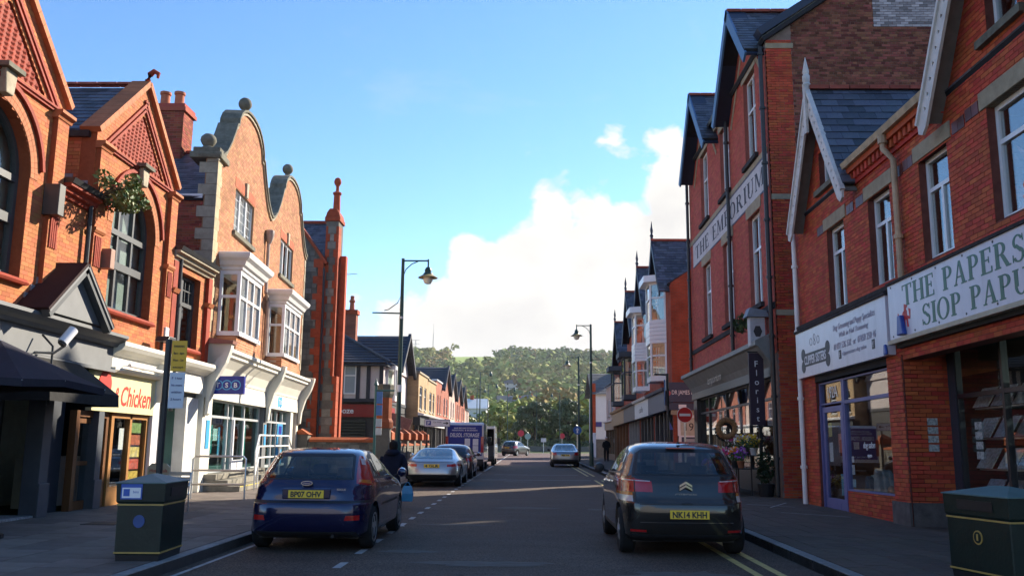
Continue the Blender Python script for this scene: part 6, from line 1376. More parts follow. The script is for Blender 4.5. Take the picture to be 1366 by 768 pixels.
# ================================================================ right: terrace with white bays
FD = side_frame(WR, 41.0, 1, 0.0, -0.012)
DRED = brick_surface('terrace_red_brick', (0.42, 0.09, 0.045), (0.34, 0.07, 0.04), (0.2, 0.1, 0.08), frame='y'); DREDX = brick_surface('terrace_side_brick', (0.33, 0.065, 0.032), (0.25, 0.05, 0.026), (0.20, 0.10, 0.07), frame='x')
def bay_house(label, y0, y1, h, fin, bay_mat, bayz, sign, group='gabled bay-window terrace', slope=2.6, dp=9.0):
    o = thing('bay_house', label, 'building', (WR, (y0 + y1) / 2, 0), group); c = y0 + (y1 - y0) * .42; hw = 2.15
    MB(FD).prism([(y0, 3.0), (y1, 3.0), (y1, h), (c + hw, h), (c, h + slope), (c - hw, h), (y0, h)], -.3, 0, [rect(c - 1.0, c + 1.0, bayz[0] + .9, bayz[1] - .2), rect(y1 - 1.6, y1 - .7, 5.0, 6.6)]).make('wall', DRED, o)
    w = MB(FD).box(y1 - 1.6, y1 - 1.53, 5.0, 6.6, -.14, -.06).box(y1 - .77, y1 - .7, 5.0, 6.6, -.14, -.06).box(y1 - 1.53, y1 - .77, 5.8, 5.87, -.14, -.06).make('window', UPVC, o); MB(FD).box(y1 - 1.53, y1 - .77, 5.0, 6.6, -.11, -.1).make('pane', GLASS, w)
    for s in (-1, 1):
        f = roof_frame(FD.p(c + s * (hw + .3), h - .36, .5), FD.p(c + s * (hw + .3), h - .36, -min(4, dp - .2)), FD.p(c, h + slope + .05, .5)); slate_roof(f, rect(0, f.len, 0, f.up), o, SLATE, DECK, n_ind=0, seed=90 + int(y0) + s, th=.06)
        e0 = np.array([c + s * (hw + .34), h - .45]); e1 = np.array([c, h + slope + .1]); L_ = np.linalg.norm(e1 - e0); t = (e1 - e0) / L_; nn = np.array([-t[1], t[0]]); nn = nn if nn[1] < 0 else -nn; pt = lambda u_, v_: tuple(e0 + t * u_ + nn * v_)
        MB(FD).prism([pt(0, 0), pt(L_, 0), pt(L_, .26), pt(.05, .26)], .44, .5).make('bargeboard', BARGE, o)
    MB(FD).box(c - .09, c + .09, h + slope + .03, h + slope + .14, -min(4, dp - .2), .5).make('ridge_tiles', RIDGE, o)
    x, y, z = FD.p(c, h + slope + .1, .45); MB().lathe((x, y, z), [(.07, -.4), (.07, .15), (.11, .2), (.05, .3), (.08, .5), (.05, .65), (.01, fin)], 8).make('finial', BARGE, o)
    rz_ = 3.0 * dp / 9; f = roof_frame(FD.p(y0, h, .1), FD.p(y1, h, .1), FD.p(y0, h + rz_, -dp / 2)); slate_roof(f, rect(0, f.len, 0, f.up), o, SLATE, DECK, n_ind=0, seed=99)
    sd = front_frame(y0 - .012, WR); MB(sd).prism([(WR + .02, PZ), (WR + dp, PZ), (WR + dp, h), (WR + dp / 2, h + rz_), (WR + .02, h)], -.25, 0).make('end_wall', DREDX, o)
    MB().box(WR + .3, WR + dp, 3.4, 3.46, -y1, -y0 - .25).box(WR + .3, WR + dp, 0, h, -y1, -y1 + .2).box(WR + dp - .2, WR + dp, 0, h, -y1 + .2, -y0 - .25).make('upper_floor', CHAR, o)
    # two-storey canted bay: white, boarded apron between the windows
    z0, z1 = bayz; d = .72; hw1, hw2 = 1.15, .72; P = FD.p
    pts = [(c - hw1, 0), (c - hw2, d), (c + hw2, d), (c + hw1, 0)]
    def ring(z0, z1, nm, mt, off=0.0, par=o):
        q = [(c - hw1 - off, 0), (c - hw2 - off * .7, d + off), (c + hw2 + off * .7, d + off), (c + hw1 + off, 0)]
        return MB().add([P(a, z0, dd) for a, dd in q] + [P(a, z1, dd) for a, dd in q], [(0, 1, 5, 4), (1, 2, 6, 5), (2, 3, 7, 6), (0, 3, 2, 1), (4, 5, 6, 7)]).make(nm, mt, par)
    H = (z1 - z0)
    lv = [(z0, z0 + .25), (z0 + H * .38, z0 + H * .62)] if H > 3 else [(z0, z0 + .3)]
    BAYP = bay_mat
    base = ring(lv[0][0], lv[0][1], 'bay_window', BAYP)
    if len(lv) > 1:
        n = 6; zz = np.linspace(lv[1][0], lv[1][1], n + 1)
        for k in range(n): ring(zz[k], zz[k + 1] - .012, 'apron_board', BAYP, .02 if k % 2 else .028, base)
    ring(z1 - .1, z1 + .0, 'bay_head', BAYP, .0, base); ring(z1, z1 + .32, 'bay_cornice', BAYP, .3, base)
    lights = [(lv[0][1], lv[1][0] if len(lv) > 1 else z1 - .1)] + ([(lv[1][1], z1 - .1)] if len(lv) > 1 else [])
    for (l0, l1) in lights:
        for k in range(3):
            (a0, d0), (a1, d1) = pts[k], pts[k + 1]
            L_ = math.hypot(a1 - a0, d1 - d0); g = Fr(P(a0, 0, d0), (np.array(P(a1, 0, d1)) - np.array(P(a0, 0, d0))) / L_, (0, 0, 1), np.cross((np.array(P(a1, 0, d1)) - np.array(P(a0, 0, d0))) / L_, (0, 0, 1)))
            if np.dot(g.n, np.array(FD.n)) < 0: g.n = -g.n
            zt = l0 + (l1 - l0) * .62
            w = MB(g).box(.0, .09, l0, l1, -.08, 0).box(L_ - .09, L_, l0, l1, -.08, 0).box(.09, L_ - .09, zt - .04, zt + .04, -.07, -.004).make('light_frame', BAYP, base); MB(g).box(.09, L_ - .09, l0, l1, -.05, -.044).make('pane', GLASS, base)
        MB(FD).box(c - .9, c + .9, l0, l1, .02, .03).make('blind', BLIND, base)
    # shopfront
    c1, c2, words = sign; m1 = M('shop_sign_%02d%02d' % (int(c1[0] * 99), int(c1[2] * 99)), c1, .5, .06); m2 = M('shop_timber_%02d%02d' % (int(c2[0] * 99), int(c2[2] * 99)), c2, .5, .1)
    fsb = MB(FD).prism([(y0, 3.0), (y1, 3.0), (y1, 3.9), (y0, 3.9)], -.3, .3).make('fascia', m1, o); MB(FD).sweep([(0, 3.9), (.45, 3.9), (.5, 4.02), (0, 4.1)], y0, y1).make('cornice', m1, o)
    if words: text(words, FD, (y0 + y1) / 2, 3.45, .302, .34, UPVC if c1[0] < .3 else INK, fsb, width=min(4.2, .42 * len(words)))
    MB(FD).box(y0, y1, PZ, .7, -.3, -.1).make('stall_riser', m2, o)
    for k in range(5): a = y0 + .12 + (y1 - y0 - .24) * k / 4; MB(FD).box(a - .08, a + .08, .7 if 0 < k < 4 else PZ, 3, -.25, -.05).make('mullion', m2, o)
    for k in range(4): MB(FD).box(y0 + .2 + (y1 - y0 - .24) * k / 4, y0 + .04 + (y1 - y0 - .24) * (k + 1) / 4, .7, 3, -.18, -.17).make('shop_pane', SHOPGL, o)
    MB(FD).box(y0 + .1, y1, PZ, 3.2, -2.9, -2.8).make('back_wall', ROOM, o)
    return o
DNAVY = (.03, .05, .10)
d1_ = bay_house('end-of-terrace house with tall white bay and navy dental practice sign', 41.0, 47.2, 8.9, .95, UPVC, (4.45, 9.25), (DNAVY, (.05, .05, .06), ""), dp=3.5)  # depth and roof cut short, shaped to let a band of sunlight onto the road
bay_house('second bay-windowed terrace house with white bay and white sign', 47.25, 53.2, 8.8, .95, UPVC, (4.4, 8.7), ((.6, .6, .58), (.06, .06, .06), "cafe"))
bay_house('third bay-windowed terrace house with dark-framed bay', 53.25, 59.4, 8.5, .9, BEAM, (4.3, 6.9), ((.05, .05, .06), (.3, .3, .3), ""))
bay_house('fourth gabled terrace house with dark bay and brown shopfront', 59.45, 68.0, 7.6, .9, BEAM, (4.3, 6.7), ((.3, .18, .08), (.2, .08, .03), ""))
terrace_house('end_house', 'pale rendered house with low roof after the last bay house', WR, 68.05, 76, 6.0, PALE, DTILE, side=1, shop=((.3, .2, .12), (.15, .08, .04)))
# dental corner: chamfered navy fascia facing down the street and doorway numbered 198
df = front_frame(40.98, 0)
NV = M('dental_navy', DNAVY, .4, .06)
dsn = MB(df).box(WR - .35, WR + 1.9, 3.35, 4.25, .0, .14).make('side_fascia', NV, d1_); MB(df).box(WR - .35, WR + 1.5, 3.0, 3.32, 0, .1).make('side_fascia', NV, d1_)
text("DR JAMES DENTAL", df, WR + .75, 3.8, .142, .2, UPVC, dsn, width=1.6); MB(df).prism([(WR - .2 + .11 * math.cos(t * pi / 8), 3.75 + .11 * math.sin(t * pi / 8)) for t in range(16)], .14, .146).make('logo', M('dental_red', (.4, .1, .12), .5), dsn)
MB(df).box(WR + .25, WR + .6, 3.06, 3.24, .1, .11).make('notice', UPVC, d1_)
MB(df).box(WR + .2, WR + 1.42, PZ, 2.78, 0, .05).make('door_surround', UPVC, d1_); MB(df).box(WR + .32, WR + 1.3, 1.85, 2.65, .05, .06).make('fanlight', M('cream_fanlight', (.5, .46, .36), .5), d1_); text("198", df, WR + .85, 2.25, .062, .36, INK, d1_, width=.62)
MB(df).box(WR + .36, WR + 1.26, PZ, 1.78, .05, .07).make('door', NV, d1_); MB(df).box(WR + .46, WR + 1.16, .9, 1.7, .07, .075).make('pane', WREF, d1_); MB(df).box(WR + .72, WR + .98, .95, 1.3, .076, .08).make('notice', UPVC, d1_)
MB(df).box(WR - .1, WR + 1.55, 2.78, 2.98, 0, .12).make('door_head', BUFFST, d1_)
ab2 = MB(df).prism([(WR - .32, 2.1), (WR - .02, 2.1), (WR - .17, 2.45)], .06, .12).make('alarm_box', AB, bevel=.01); tag(ab2, 'triangular blue alarm box beside the dental doorway', 'alarm')
# far white house with brick chimney at the end of the row
wh = thing('white_house', 'white-rendered house end with slate roof and red chimney closing the right side', 'house', (8, 86, 0))
hf = front_frame(84, 0); MB(hf).box(6.3, 14, 0, 6.0, -9, 0).make('wall', M('white_render', (.72, .72, .71), .8, .05, 2), wh); MB(hf).box(5.95, 6.3, 2.4, 7.0, -.6, .02).make('quoins', CHRED, wh)
tiled((5.8, 83.6, 5.95), (14.2, 83.6, 5.95), (14.2, 88, 8.2), (5.8, 88, 8.2)).make('roof_slope', M('grey_tile', (.17, .165, .16), .7, .15, 3), wh, kind='stuff', recalc=False); tiled((5.8, 93, 5.95), (14.2, 93, 5.95), (14.2, 88, 8.2), (5.8, 88, 8.2)).make('roof_slope', MATS['grey_tile'], wh, kind='stuff', recalc=False)
MB(front_frame(87.5, 0)).box(8.3, 9.8, 7.4, 9.0, -1, 0).make('chimney', CHRED, wh); MB(hf).box(8.6, 9.1, 3.4, 5.2, 0, .05).make('window', UPVC, wh); MB(hf).box(8.66, 9.04, 3.5, 5.1, .05, .06).make('pane', WREF, wh)
MB(hf).box(6.3, 10.2, 0, 1.8, .1, .5).make('stone_wall', RUBM, wh)
for x0, z0, w_, h_, c, lb in ((8.0, 2.75, 1.05, .75, (.06, .2, .17), 'green shop sign on the white house wall'), (6.3, 2.95, .55, .45, (.04, .04, .2), 'small dark blue sign on the white house corner'), (7.1, 2.7, .6, .7, (.3, .5, .62), 'pale blue sign on the white house wall')):
    o = MB(hf).box(x0, x0 + w_, z0, z0 + h_, .02, .08).make('wall_sign', M('wall_sign_%d' % int(x0 * 10), c, .5, .1)); tag(o, lb, 'sign')
# ================================================================ vehicles
def pchip(x, y, q):
    x = np.array(x, float); y = np.array(y, float); h = np.diff(x); d = np.diff(y) / h; m = np.zeros(len(x))
    for i in range(1, len(x) - 1):
        if d[i - 1] * d[i] > 0: w1, w2 = 2 * h[i] + h[i - 1], h[i] + 2 * h[i - 1]; m[i] = (w1 + w2) / (w1 / d[i - 1] + w2 / d[i])
    m[0], m[-1] = d[0], d[-1]
    k = np.clip(np.searchsorted(x, q) - 1, 0, len(h) - 1); t = (q - x[k]) / h[k]
    return (1 + 2 * t) * (1 - t) ** 2 * y[k] + t * (1 - t) ** 2 * h[k] * m[k] + t * t * (3 - 2 * t) * y[k + 1] + t * t * (t - 1) * h[k] * m[k + 1]
def car_paint(name, col, metal=0.35, rough=0.32):
    return M(name, col, rough, 0.05, 2, metal=metal, coat=1.0, spec=0.5)
CARGL = glass('car_glass', tint=(0.52, 0.58, 0.58), ior=1.95); RUBBER = M('tyre_rubber', (0.018, 0.018, 0.019), .85, .2, 8); ALLOY = M('alloy_wheel', (.45, .45, .46), .35, .1, 5, metal=.8); CHROME = M('chrome', (.7, .7, .72), .12, .02, metal=1.0)
TRIM = M('black_trim', (.016, .016, .018), .5, .1); REDL = M('tail_light_red', (.42, .012, .012), .12, .15, 14, coat=.8); CLEARL = M('lamp_clear', (.55, .52, .5), .12, .2, 14, coat=.8); AMBER = M('lamp_amber', (.55, .16, .02), .15, .1, coat=.6); PLATEY = M('plate_yellow', (.85, .56, .04), .45, .04); INTER = M('car_interior', (.02, .02, .023), .8, .2, 4)
def inside(poly, x, z):
    r = False; n = len(poly)
    for i in range(n):
        (x0, z0), (x1, z1) = poly[i], poly[(i + 1) % n]
        if (z0 > z) != (z1 > z) and x < x0 + (x1 - x0) * (z - z0) / (z1 - z0): r = not r
    return r
def circle(a, z, r, n=22): return [(a + r * math.cos(2 * pi * i / n), z + r * math.sin(2 * pi * i / n)) for i in range(n)]
def build_car(name, label, loc, rz, rows, feats, wheels, paint, plate=None, extra=None, wr=.31, wx=.76, nz=46, nth=132, wheel_n=5, group='cars parked along the street', seat=1.0):
    """body lofted from plan outlines stacked up in height, then windows, lamps and shut lines cut out of it as parts of their own.
    local axes: x right, y forward from the tail, z up"""
    o = thing(name, label, 'car', loc, group, rz)
    rows = np.array(rows, float); zq = np.unique(np.concatenate([np.linspace(rows[0, 0], rows[-1, 0], nz), rows[:, 0]]))
    A = [pchip(rows[:, 0], rows[:, i], zq) for i in range(1, 5)]
    bm = bmesh.new(); rings = []
    for z, yr, yf, w, n in zip(zq, *A):
        th = np.linspace(0, 2 * pi, 1601)[:-1]; c, s = np.cos(th), np.sin(th)
        x = w * np.sign(c) * np.abs(c) ** (2 / n); y = (yr + yf) / 2 + (yf - yr) / 2 * np.sign(s) * np.abs(s) ** (2 / (n * .95))
        L_ = np.concatenate([[0], np.cumsum(np.hypot(np.diff(np.append(x, x[0])), np.diff(np.append(y, y[0]))))]); t = np.linspace(0, L_[-1], nth + 1)[:-1]
        X = np.interp(t, L_, np.append(x, x[0])); Y = np.interp(t, L_, np.append(y, y[0]))
        rings.append([bm.verts.new((a, b, z)) for a, b in zip(X, Y)])
    for i in range(len(rings) - 1):
        for j in range(nth): bm.faces.new((rings[i][j], rings[i][(j + 1) % nth], rings[i + 1][(j + 1) % nth], rings[i + 1][j]))
    bm.faces.new(rings[-1]); bm.faces.new(list(reversed(rings[0])))
    bmesh.ops.recalc_face_normals(bm, faces=bm.faces)
    lay = bm.faces.layers.int.new('part'); parts = {0: ('body', paint)}; names = []
    for fi, (pn, mt, axis, poly, lim) in enumerate(feats, 1):
        parts[fi] = (pn, mt); polys = [poly]
        if axis == 'y' and min(p[0] for p in poly) > 0.0: polys.append([(-p[0], p[1]) for p in poly])
        for pl_ in polys:
            lo0, hi0 = min(p[0] for p in pl_) - .12, max(p[0] for p in pl_) + .12; lo1, hi1 = min(p[1] for p in pl_) - .12, max(p[1] for p in pl_) + .12; ia = 0 if axis in 'yf' else 1
            def ok(f):
                c = f.calc_center_median(); nrm = f.normal
                if axis == 'y': return nrm.y < .25 and c.y < lim and (abs(nrm.y) > .12 or abs(nrm.x) > .3)
                if axis == 'f': return nrm.y > -.25 and c.y > lim
                return abs(c.x) > lim and abs(nrm.x) > .15
            for i in range(len(pl_)):
                p, q = pl_[i], pl_[(i + 1) % len(pl_)]; dx, dz = q[0] - p[0], q[1] - p[1]
                if math.hypot(dx, dz) < 1e-5: continue
                no = (dz, 0, -dx) if ia == 0 else (0, dz, -dx); co = (p[0], 0, p[1]) if ia == 0 else (0, p[0], p[1])
                fs = [f for f in bm.faces if ok(f) and lo0 < f.calc_center_median()[ia] < hi0 and lo1 < f.calc_center_median().z < hi1]
                if not fs: continue
                g = list({v for f in fs for v in f.verts}) + list({e for f in fs for e in f.edges}) + fs
                bmesh.ops.bisect_plane(bm, geom=g, plane_co=co, plane_no=no, dist=1e-5)
            for f in bm.faces:
                if ok(f):
                    c = f.calc_center_median()
                    if inside(pl_, c[ia], c.z): f[lay] = fi
    holes = [f for f in bm.faces if parts[f[lay]][0] == 'hole']
    bmesh.ops.delete(bm, geom=holes, context='FACES')
    groups = {}
    for f in bm.faces: groups.setdefault((f[lay], (f.calc_center_median().x > 0) if parts[f[lay]][0] in ('tail_light', 'side_window', 'lamp', 'reflector') else 0), []).append(f)
    for (fi, sd), fs in sorted(groups.items()):
        pn, mt = parts[fi]; me = bpy.data.meshes.new(pn); idx = {}; V = []; F_ = []; N_ = []
        for f in fs:
            q = []
            for v in f.verts:
                if v.index < 0 or v not in idx: idx[v] = len(V); V.append(v.co[:]); N_.append(v.normal[:])
                q.append(idx[v])
            F_.append(q)
        me.from_pydata(V, [], F_); me.polygons.foreach_set('use_smooth', [True] * len(me.polygons))
        me.normals_split_custom_set_from_vertices([Vector(n).normalized() if Vector(n).length > 0 else Vector((0, 0, 1)) for n in N_])
        me.materials.append(mt); new_obj(pn, me, o)
    bm.free()
    def loc_make(mb, nm, mt, par=None, **k):
        ob = mb.make(nm, mt, None, **k); ob.parent = par or o; return ob
    # wheels, arches, underside
    for wy in wheels:
        for s in (-1, 1):
            w = loc_make(MB().lathe((s * wx, wy, wr), [(wr * .66, -.10), (wr * .9, -.105), (wr, -.07), (wr, .07), (wr * .9, .105), (wr * .66, .10)], 28, 'x'), 'wheel', RUBBER, smooth=True)
            rim = MB(); rim.lathe((s * (wx + .03), wy, wr), [(wr * .68, -.02), (wr * .70, .078), (wr * .62, .075), (wr * .60, -.02)], 24, 'x')
            for k in range(wheel_n):
                a = 2 * pi * k / wheel_n + .3; e = (math.cos(a), math.sin(a)); pz = (-e[1] * .035, e[0] * .035); x0 = s * (wx + .108); r1 = wr * .62
                rim.add([(x0, wy + pz[0] * 1.3, wr + pz[1] * 1.3), (x0, wy - pz[0] * 1.3, wr - pz[1] * 1.3), (x0 - s * .01, wy + e[0] * r1 - pz[0], wr + e[1] * r1 - pz[1]), (x0 - s * .01, wy + e[0] * r1 + pz[0], wr + e[1] * r1 + pz[1]), (x0 - s * .03, wy + pz[0] * 1.3, wr + pz[1] * 1.3), (x0 - s * .03, wy - pz[0] * 1.3, wr - pz[1] * 1.3), (x0 - s * .04, wy + e[0] * r1 - pz[0], wr + e[1] * r1 - pz[1]), (x0 - s * .04, wy + e[0] * r1 + pz[0], wr + e[1] * r1 + pz[1])], [(0, 1, 2, 3), (1, 5, 6, 2), (0, 3, 7, 4), (3, 2, 6, 7)])
            rim.lathe((s * (wx + .095), wy, wr), [(.06, -.02), (.06, .012), (.03, .016)], 12, 'x'); loc_make(rim, 'rim', ALLOY, w)
            loc_make(MB().lathe((s * wx, wy, wr), [(wr * .62, -.02), (wr * .62, .0)], 20, 'x'), 'brake_disc', TRIM, w)
            loc_make(MB().lathe((s * (wx - .12), wy, wr + .03), [(wr + .055, -.14), (wr + .055, .2)], 24, 'x'), 'arch_liner', TRIM) if False else None
    y0, y1 = rows[:, 1].min() + .35, rows[:, 2].max() - .35; ww = rows[:, 3].max()
    loc_make(MB().box(-ww + .18, ww - .18, .18, .55, -y1, -y0), 'underbody', TRIM)
    # interior: seats seen through the glass
    yc = (wheels[0] + wheels[1]) / 2
    for sy, sz in ((wheels[0] + .35, .98 * seat), (yc + .45, 1.0 * seat)):
        for s in (-.36, .36): loc_make(MB().box(s - .24, s + .24, .5, sz, -sy - .14, -sy + .02).box(s - .13, s + .13, sz + .02, sz + .2, -sy - .06, -sy + .04), 'seat', INTER, bevel=.03)
    loc_make(MB().box(-ww + .2, ww - .2, .55, .62, -y1 + .5, -y0), 'cabin_floor', INTER)
    if plate:
        txt, px, py, pz, tilt = plate; pf = Fr((0, py, pz), (1, 0, 0), (0, -math.sin(tilt), math.cos(tilt)) if False else (0, math.sin(tilt), math.cos(tilt)), (0, -math.cos(tilt), math.sin(tilt)))
        pl2 = loc_make(MB(pf).box(px - .26, px + .26, -.056, .056, 0, .012), 'number_plate', PLATEY)
        t = text(txt, pf, px, 0, .0125, .079, BLACK, None, 'plate_characters', width=.455, bold=.04, ext=.001); t.parent = pl2
    if extra: extra(o, loc_make)
    return o
def mirror_feat(o, mk, x, y, z, paint, s=(.11, .09, .085)):
    for sg in (-1, 1):
        m = MB().lathe((sg * (x + .12), y, z), [(.01, -.08), (.07, -.06), (.085, 0), (.075, .05), (.01, .07)], 12, 'y'); mk(m, 'door_mirror', paint, smooth=True); mk(MB().tube([(sg * (x - .03), y + .02, z - .06), (sg * (x + .09), y + .02, z - .02)], .022, 6), 'mirror_arm', TRIM)
def line(p, q, w=.007):
    d = math.hypot(q[0] - p[0], q[1] - p[1]); nx, nz = -(q[1] - p[1]) / d * w / 2, (q[0] - p[0]) / d * w / 2
    return [(p[0] + nx, p[1] + nz), (q[0] + nx, q[1] + nz), (q[0] - nx, q[1] - nz), (p[0] - nx, p[1] - nz)]
# --- dark blue hatchback, left foreground
BLUEP = car_paint('dark_blue_metallic', (.008, .010, .055), .4, .22)
rows = [(.20, .20, 4.10, .84, 6.5), (.28, .06, 4.25, .90, 7), (.42, .01, 4.32, .915, 6.5), (.55, .0, 4.34, .92, 6), (.68, .02, 4.32, .92, 6), (.74, .08, 4.27, .918, 6), (.82, .09, 4.15, .915, 5.5), (.92, .12, 3.8, .905, 5.2), (1.0, .17, 3.3, .885, 5), (1.10, .26, 2.98, .845, 4.8), (1.22, .40, 2.65, .79, 4.6), (1.34, .54, 2.3, .725, 4.4), (1.42, .66, 2.05, .66, 4.2), (1.465, .85, 1.85, .56, 4), (1.49, 1.15, 1.6, .36, 3)]
fe_ = [('hole', TRIM, 'x', circle(.78, .33, .375), .5), ('hole', TRIM, 'x', circle(3.42, .33, .375), .5),
       ('rear_window_seal', TRIM, 'y', [(-.66, 1.03), (.66, 1.03), (.60, 1.37), (.55, 1.41), (-.55, 1.41), (-.60, 1.37)], 1.3), ('rear_window', CARGL, 'y', [(-.62, 1.05), (.62, 1.05), (.565, 1.36), (-.565, 1.36)], 1.3),
       ('tail_light', REDL, 'y', [(.70, .98), (.90, .93), (.82, 1.15), (.70, 1.36), (.635, 1.38), (.66, 1.2)], 1.2), ('lamp', CLEARL, 'y', [(.70, 1.25), (.745, 1.24), (.70, 1.33), (.66, 1.34)], 1.2), ('lamp', AMBER, 'y', [(.72, 1.00), (.86, .97), (.84, 1.02), (.72, 1.04)], 1.0),
       ('bumper_strip', TRIM, 'y', [(-.95, .70), (.95, .70), (.95, .735), (-.95, .735)], .6), ('lower_valance', TRIM, 'y', [(-.78, .2), (.78, .2), (.74, .30), (-.74, .30)], .6), ('reflector', REDL, 'y', [(.58, .46), (.78, .46), (.78, .53), (.60, .53)], .5),
       ('side_window_trim', TRIM, 'x', [(.80, 1.03), (3.15, .99), (3.1, 1.06), (2.2, 1.41), (1.4, 1.44), (1.0, 1.37)], .4), ('side_window', CARGL, 'x', [(1.30, 1.05), (2.02, 1.035), (2.0, 1.40), (1.42, 1.41), (1.28, 1.30)], .4), ('side_window', CARGL, 'x', [(2.10, 1.035), (2.98, 1.02), (2.92, 1.08), (2.26, 1.37), (2.08, 1.40)], .4), ('side_window', CARGL, 'x', [(.92, 1.07), (1.22, 1.055), (1.2, 1.32), (1.06, 1.33)], .4),
       ('door_seam', TRIM, 'x', line((2.06, .32), (2.06, 1.04)), .5), ('door_seam', TRIM, 'x', line((1.25, .62), (1.28, 1.04)), .5), ('door_seam', TRIM, 'x', line((1.25, .62), (1.18, .38)), .5), ('door_seam', TRIM, 'x', line((3.05, .34), (3.1, .98)), .5), ('rub_strip', TRIM, 'x', [(1.28, .60), (3.02, .60), (3.02, .64), (1.28, .64)], .5), ('sill_strip', CHROME, 'x', [(1.2, .33), (3.0, .33), (3.0, .345), (1.2, .345)], .5),
       ('tailgate_seam', TRIM, 'y', line((.80, .745), (.76, .98)), .5), ('windscreen', CARGL, 'f', [(-.66, 1.02), (.66, 1.02), (.54, 1.4), (-.54, 1.4)], 1.7)]
def focus_x(o, mk):
    mirror_feat(o, mk, .88, 2.95, 1.06, BLUEP)
    pr = MB(); cx, cy, cz = 0, .115, .985
    ov = lambda a, b, d0, d1: MB().add([(a * math.cos(t * pi / 10), cy - d0, cz + b * math.sin(t * pi / 10)) for t in range(20)] + [(a * math.cos(t * pi / 10), cy - d1, cz + b * math.sin(t * pi / 10)) for t in range(20)], [tuple(range(20)), tuple(range(39, 19, -1))] + [(i, (i + 1) % 20, 20 + (i + 1) % 20, 20 + i) for i in range(20)])
    e = mk(ov(.085, .034, -.04, .028), 'maker_badge', CHROME); mk(ov(.076, .027, 0, .031), 'badge_field', M('badge_blue', (.01, .02, .14), .3), e)
    t = text("Ford", Fr((0, cy - .031, cz), (1, 0, 0), (0, 0, 1), (0, -1, 0)), 0, 0, .0, .026, CHROME, None, 'badge_script', width=.10, shear=.3, ext=.002); t.parent = e
    t = text("FOCUS", Fr((0, .075, .9), (1, 0, 0), (0, 0, 1), (0, -1, 0)), .52, 0, .012, .03, CHROME, None, 'model_script', ext=.004); t.parent = o
    mk(MB().box(-.36, .36, .755, .915, -.16, -.075), 'plate_recess', BLUEP, bevel=.02)
    mk(MB().box(-.34, .34, .955, .985, -.16, -.06), 'tailgate_grip', CHROME, bevel=.008) if False else None
    mk(MB().tube([(.0, .34, 1.06), (.30, .30, 1.075), (.45, .33, 1.09)], .012, 6), 'rear_wiper', TRIM); mk(MB().box(-.1, .14, 1.03, 1.06, -.3, -.22), 'wiper_motor', TRIM, bevel=.01)
    mk(MB().tube([(.42, .14, .25), (.42, .03, .24)], .028, 8), 'exhaust', TRIM)
    for s in (-1, 1):
        mk(MB().tube([(s * .915, 1.95, .86), (s * .935, 1.8, .865)], .016, 6), 'door_handle', BLUEP); mk(MB().tube([(s * .915, 2.85, .84), (s * .935, 2.7, .845)], .016, 6), 'door_handle', BLUEP)
    mk(MB().box(.36, .44, .0, .30, -.42, -.4), 'mud_flap', TRIM) if False else None
bc = build_car('parked_car', 'dark blue hatchback with plate BP07 OHV parked at the left kerb', (-3.03, 12.25, 0), 0.0, rows, fe_, (.78, 3.42), BLUEP, ("BP07 OHV", 0, .072, .83, .05), focus_x, wr=.315, wx=.80)
bc.scale = (.93, .93, .93)
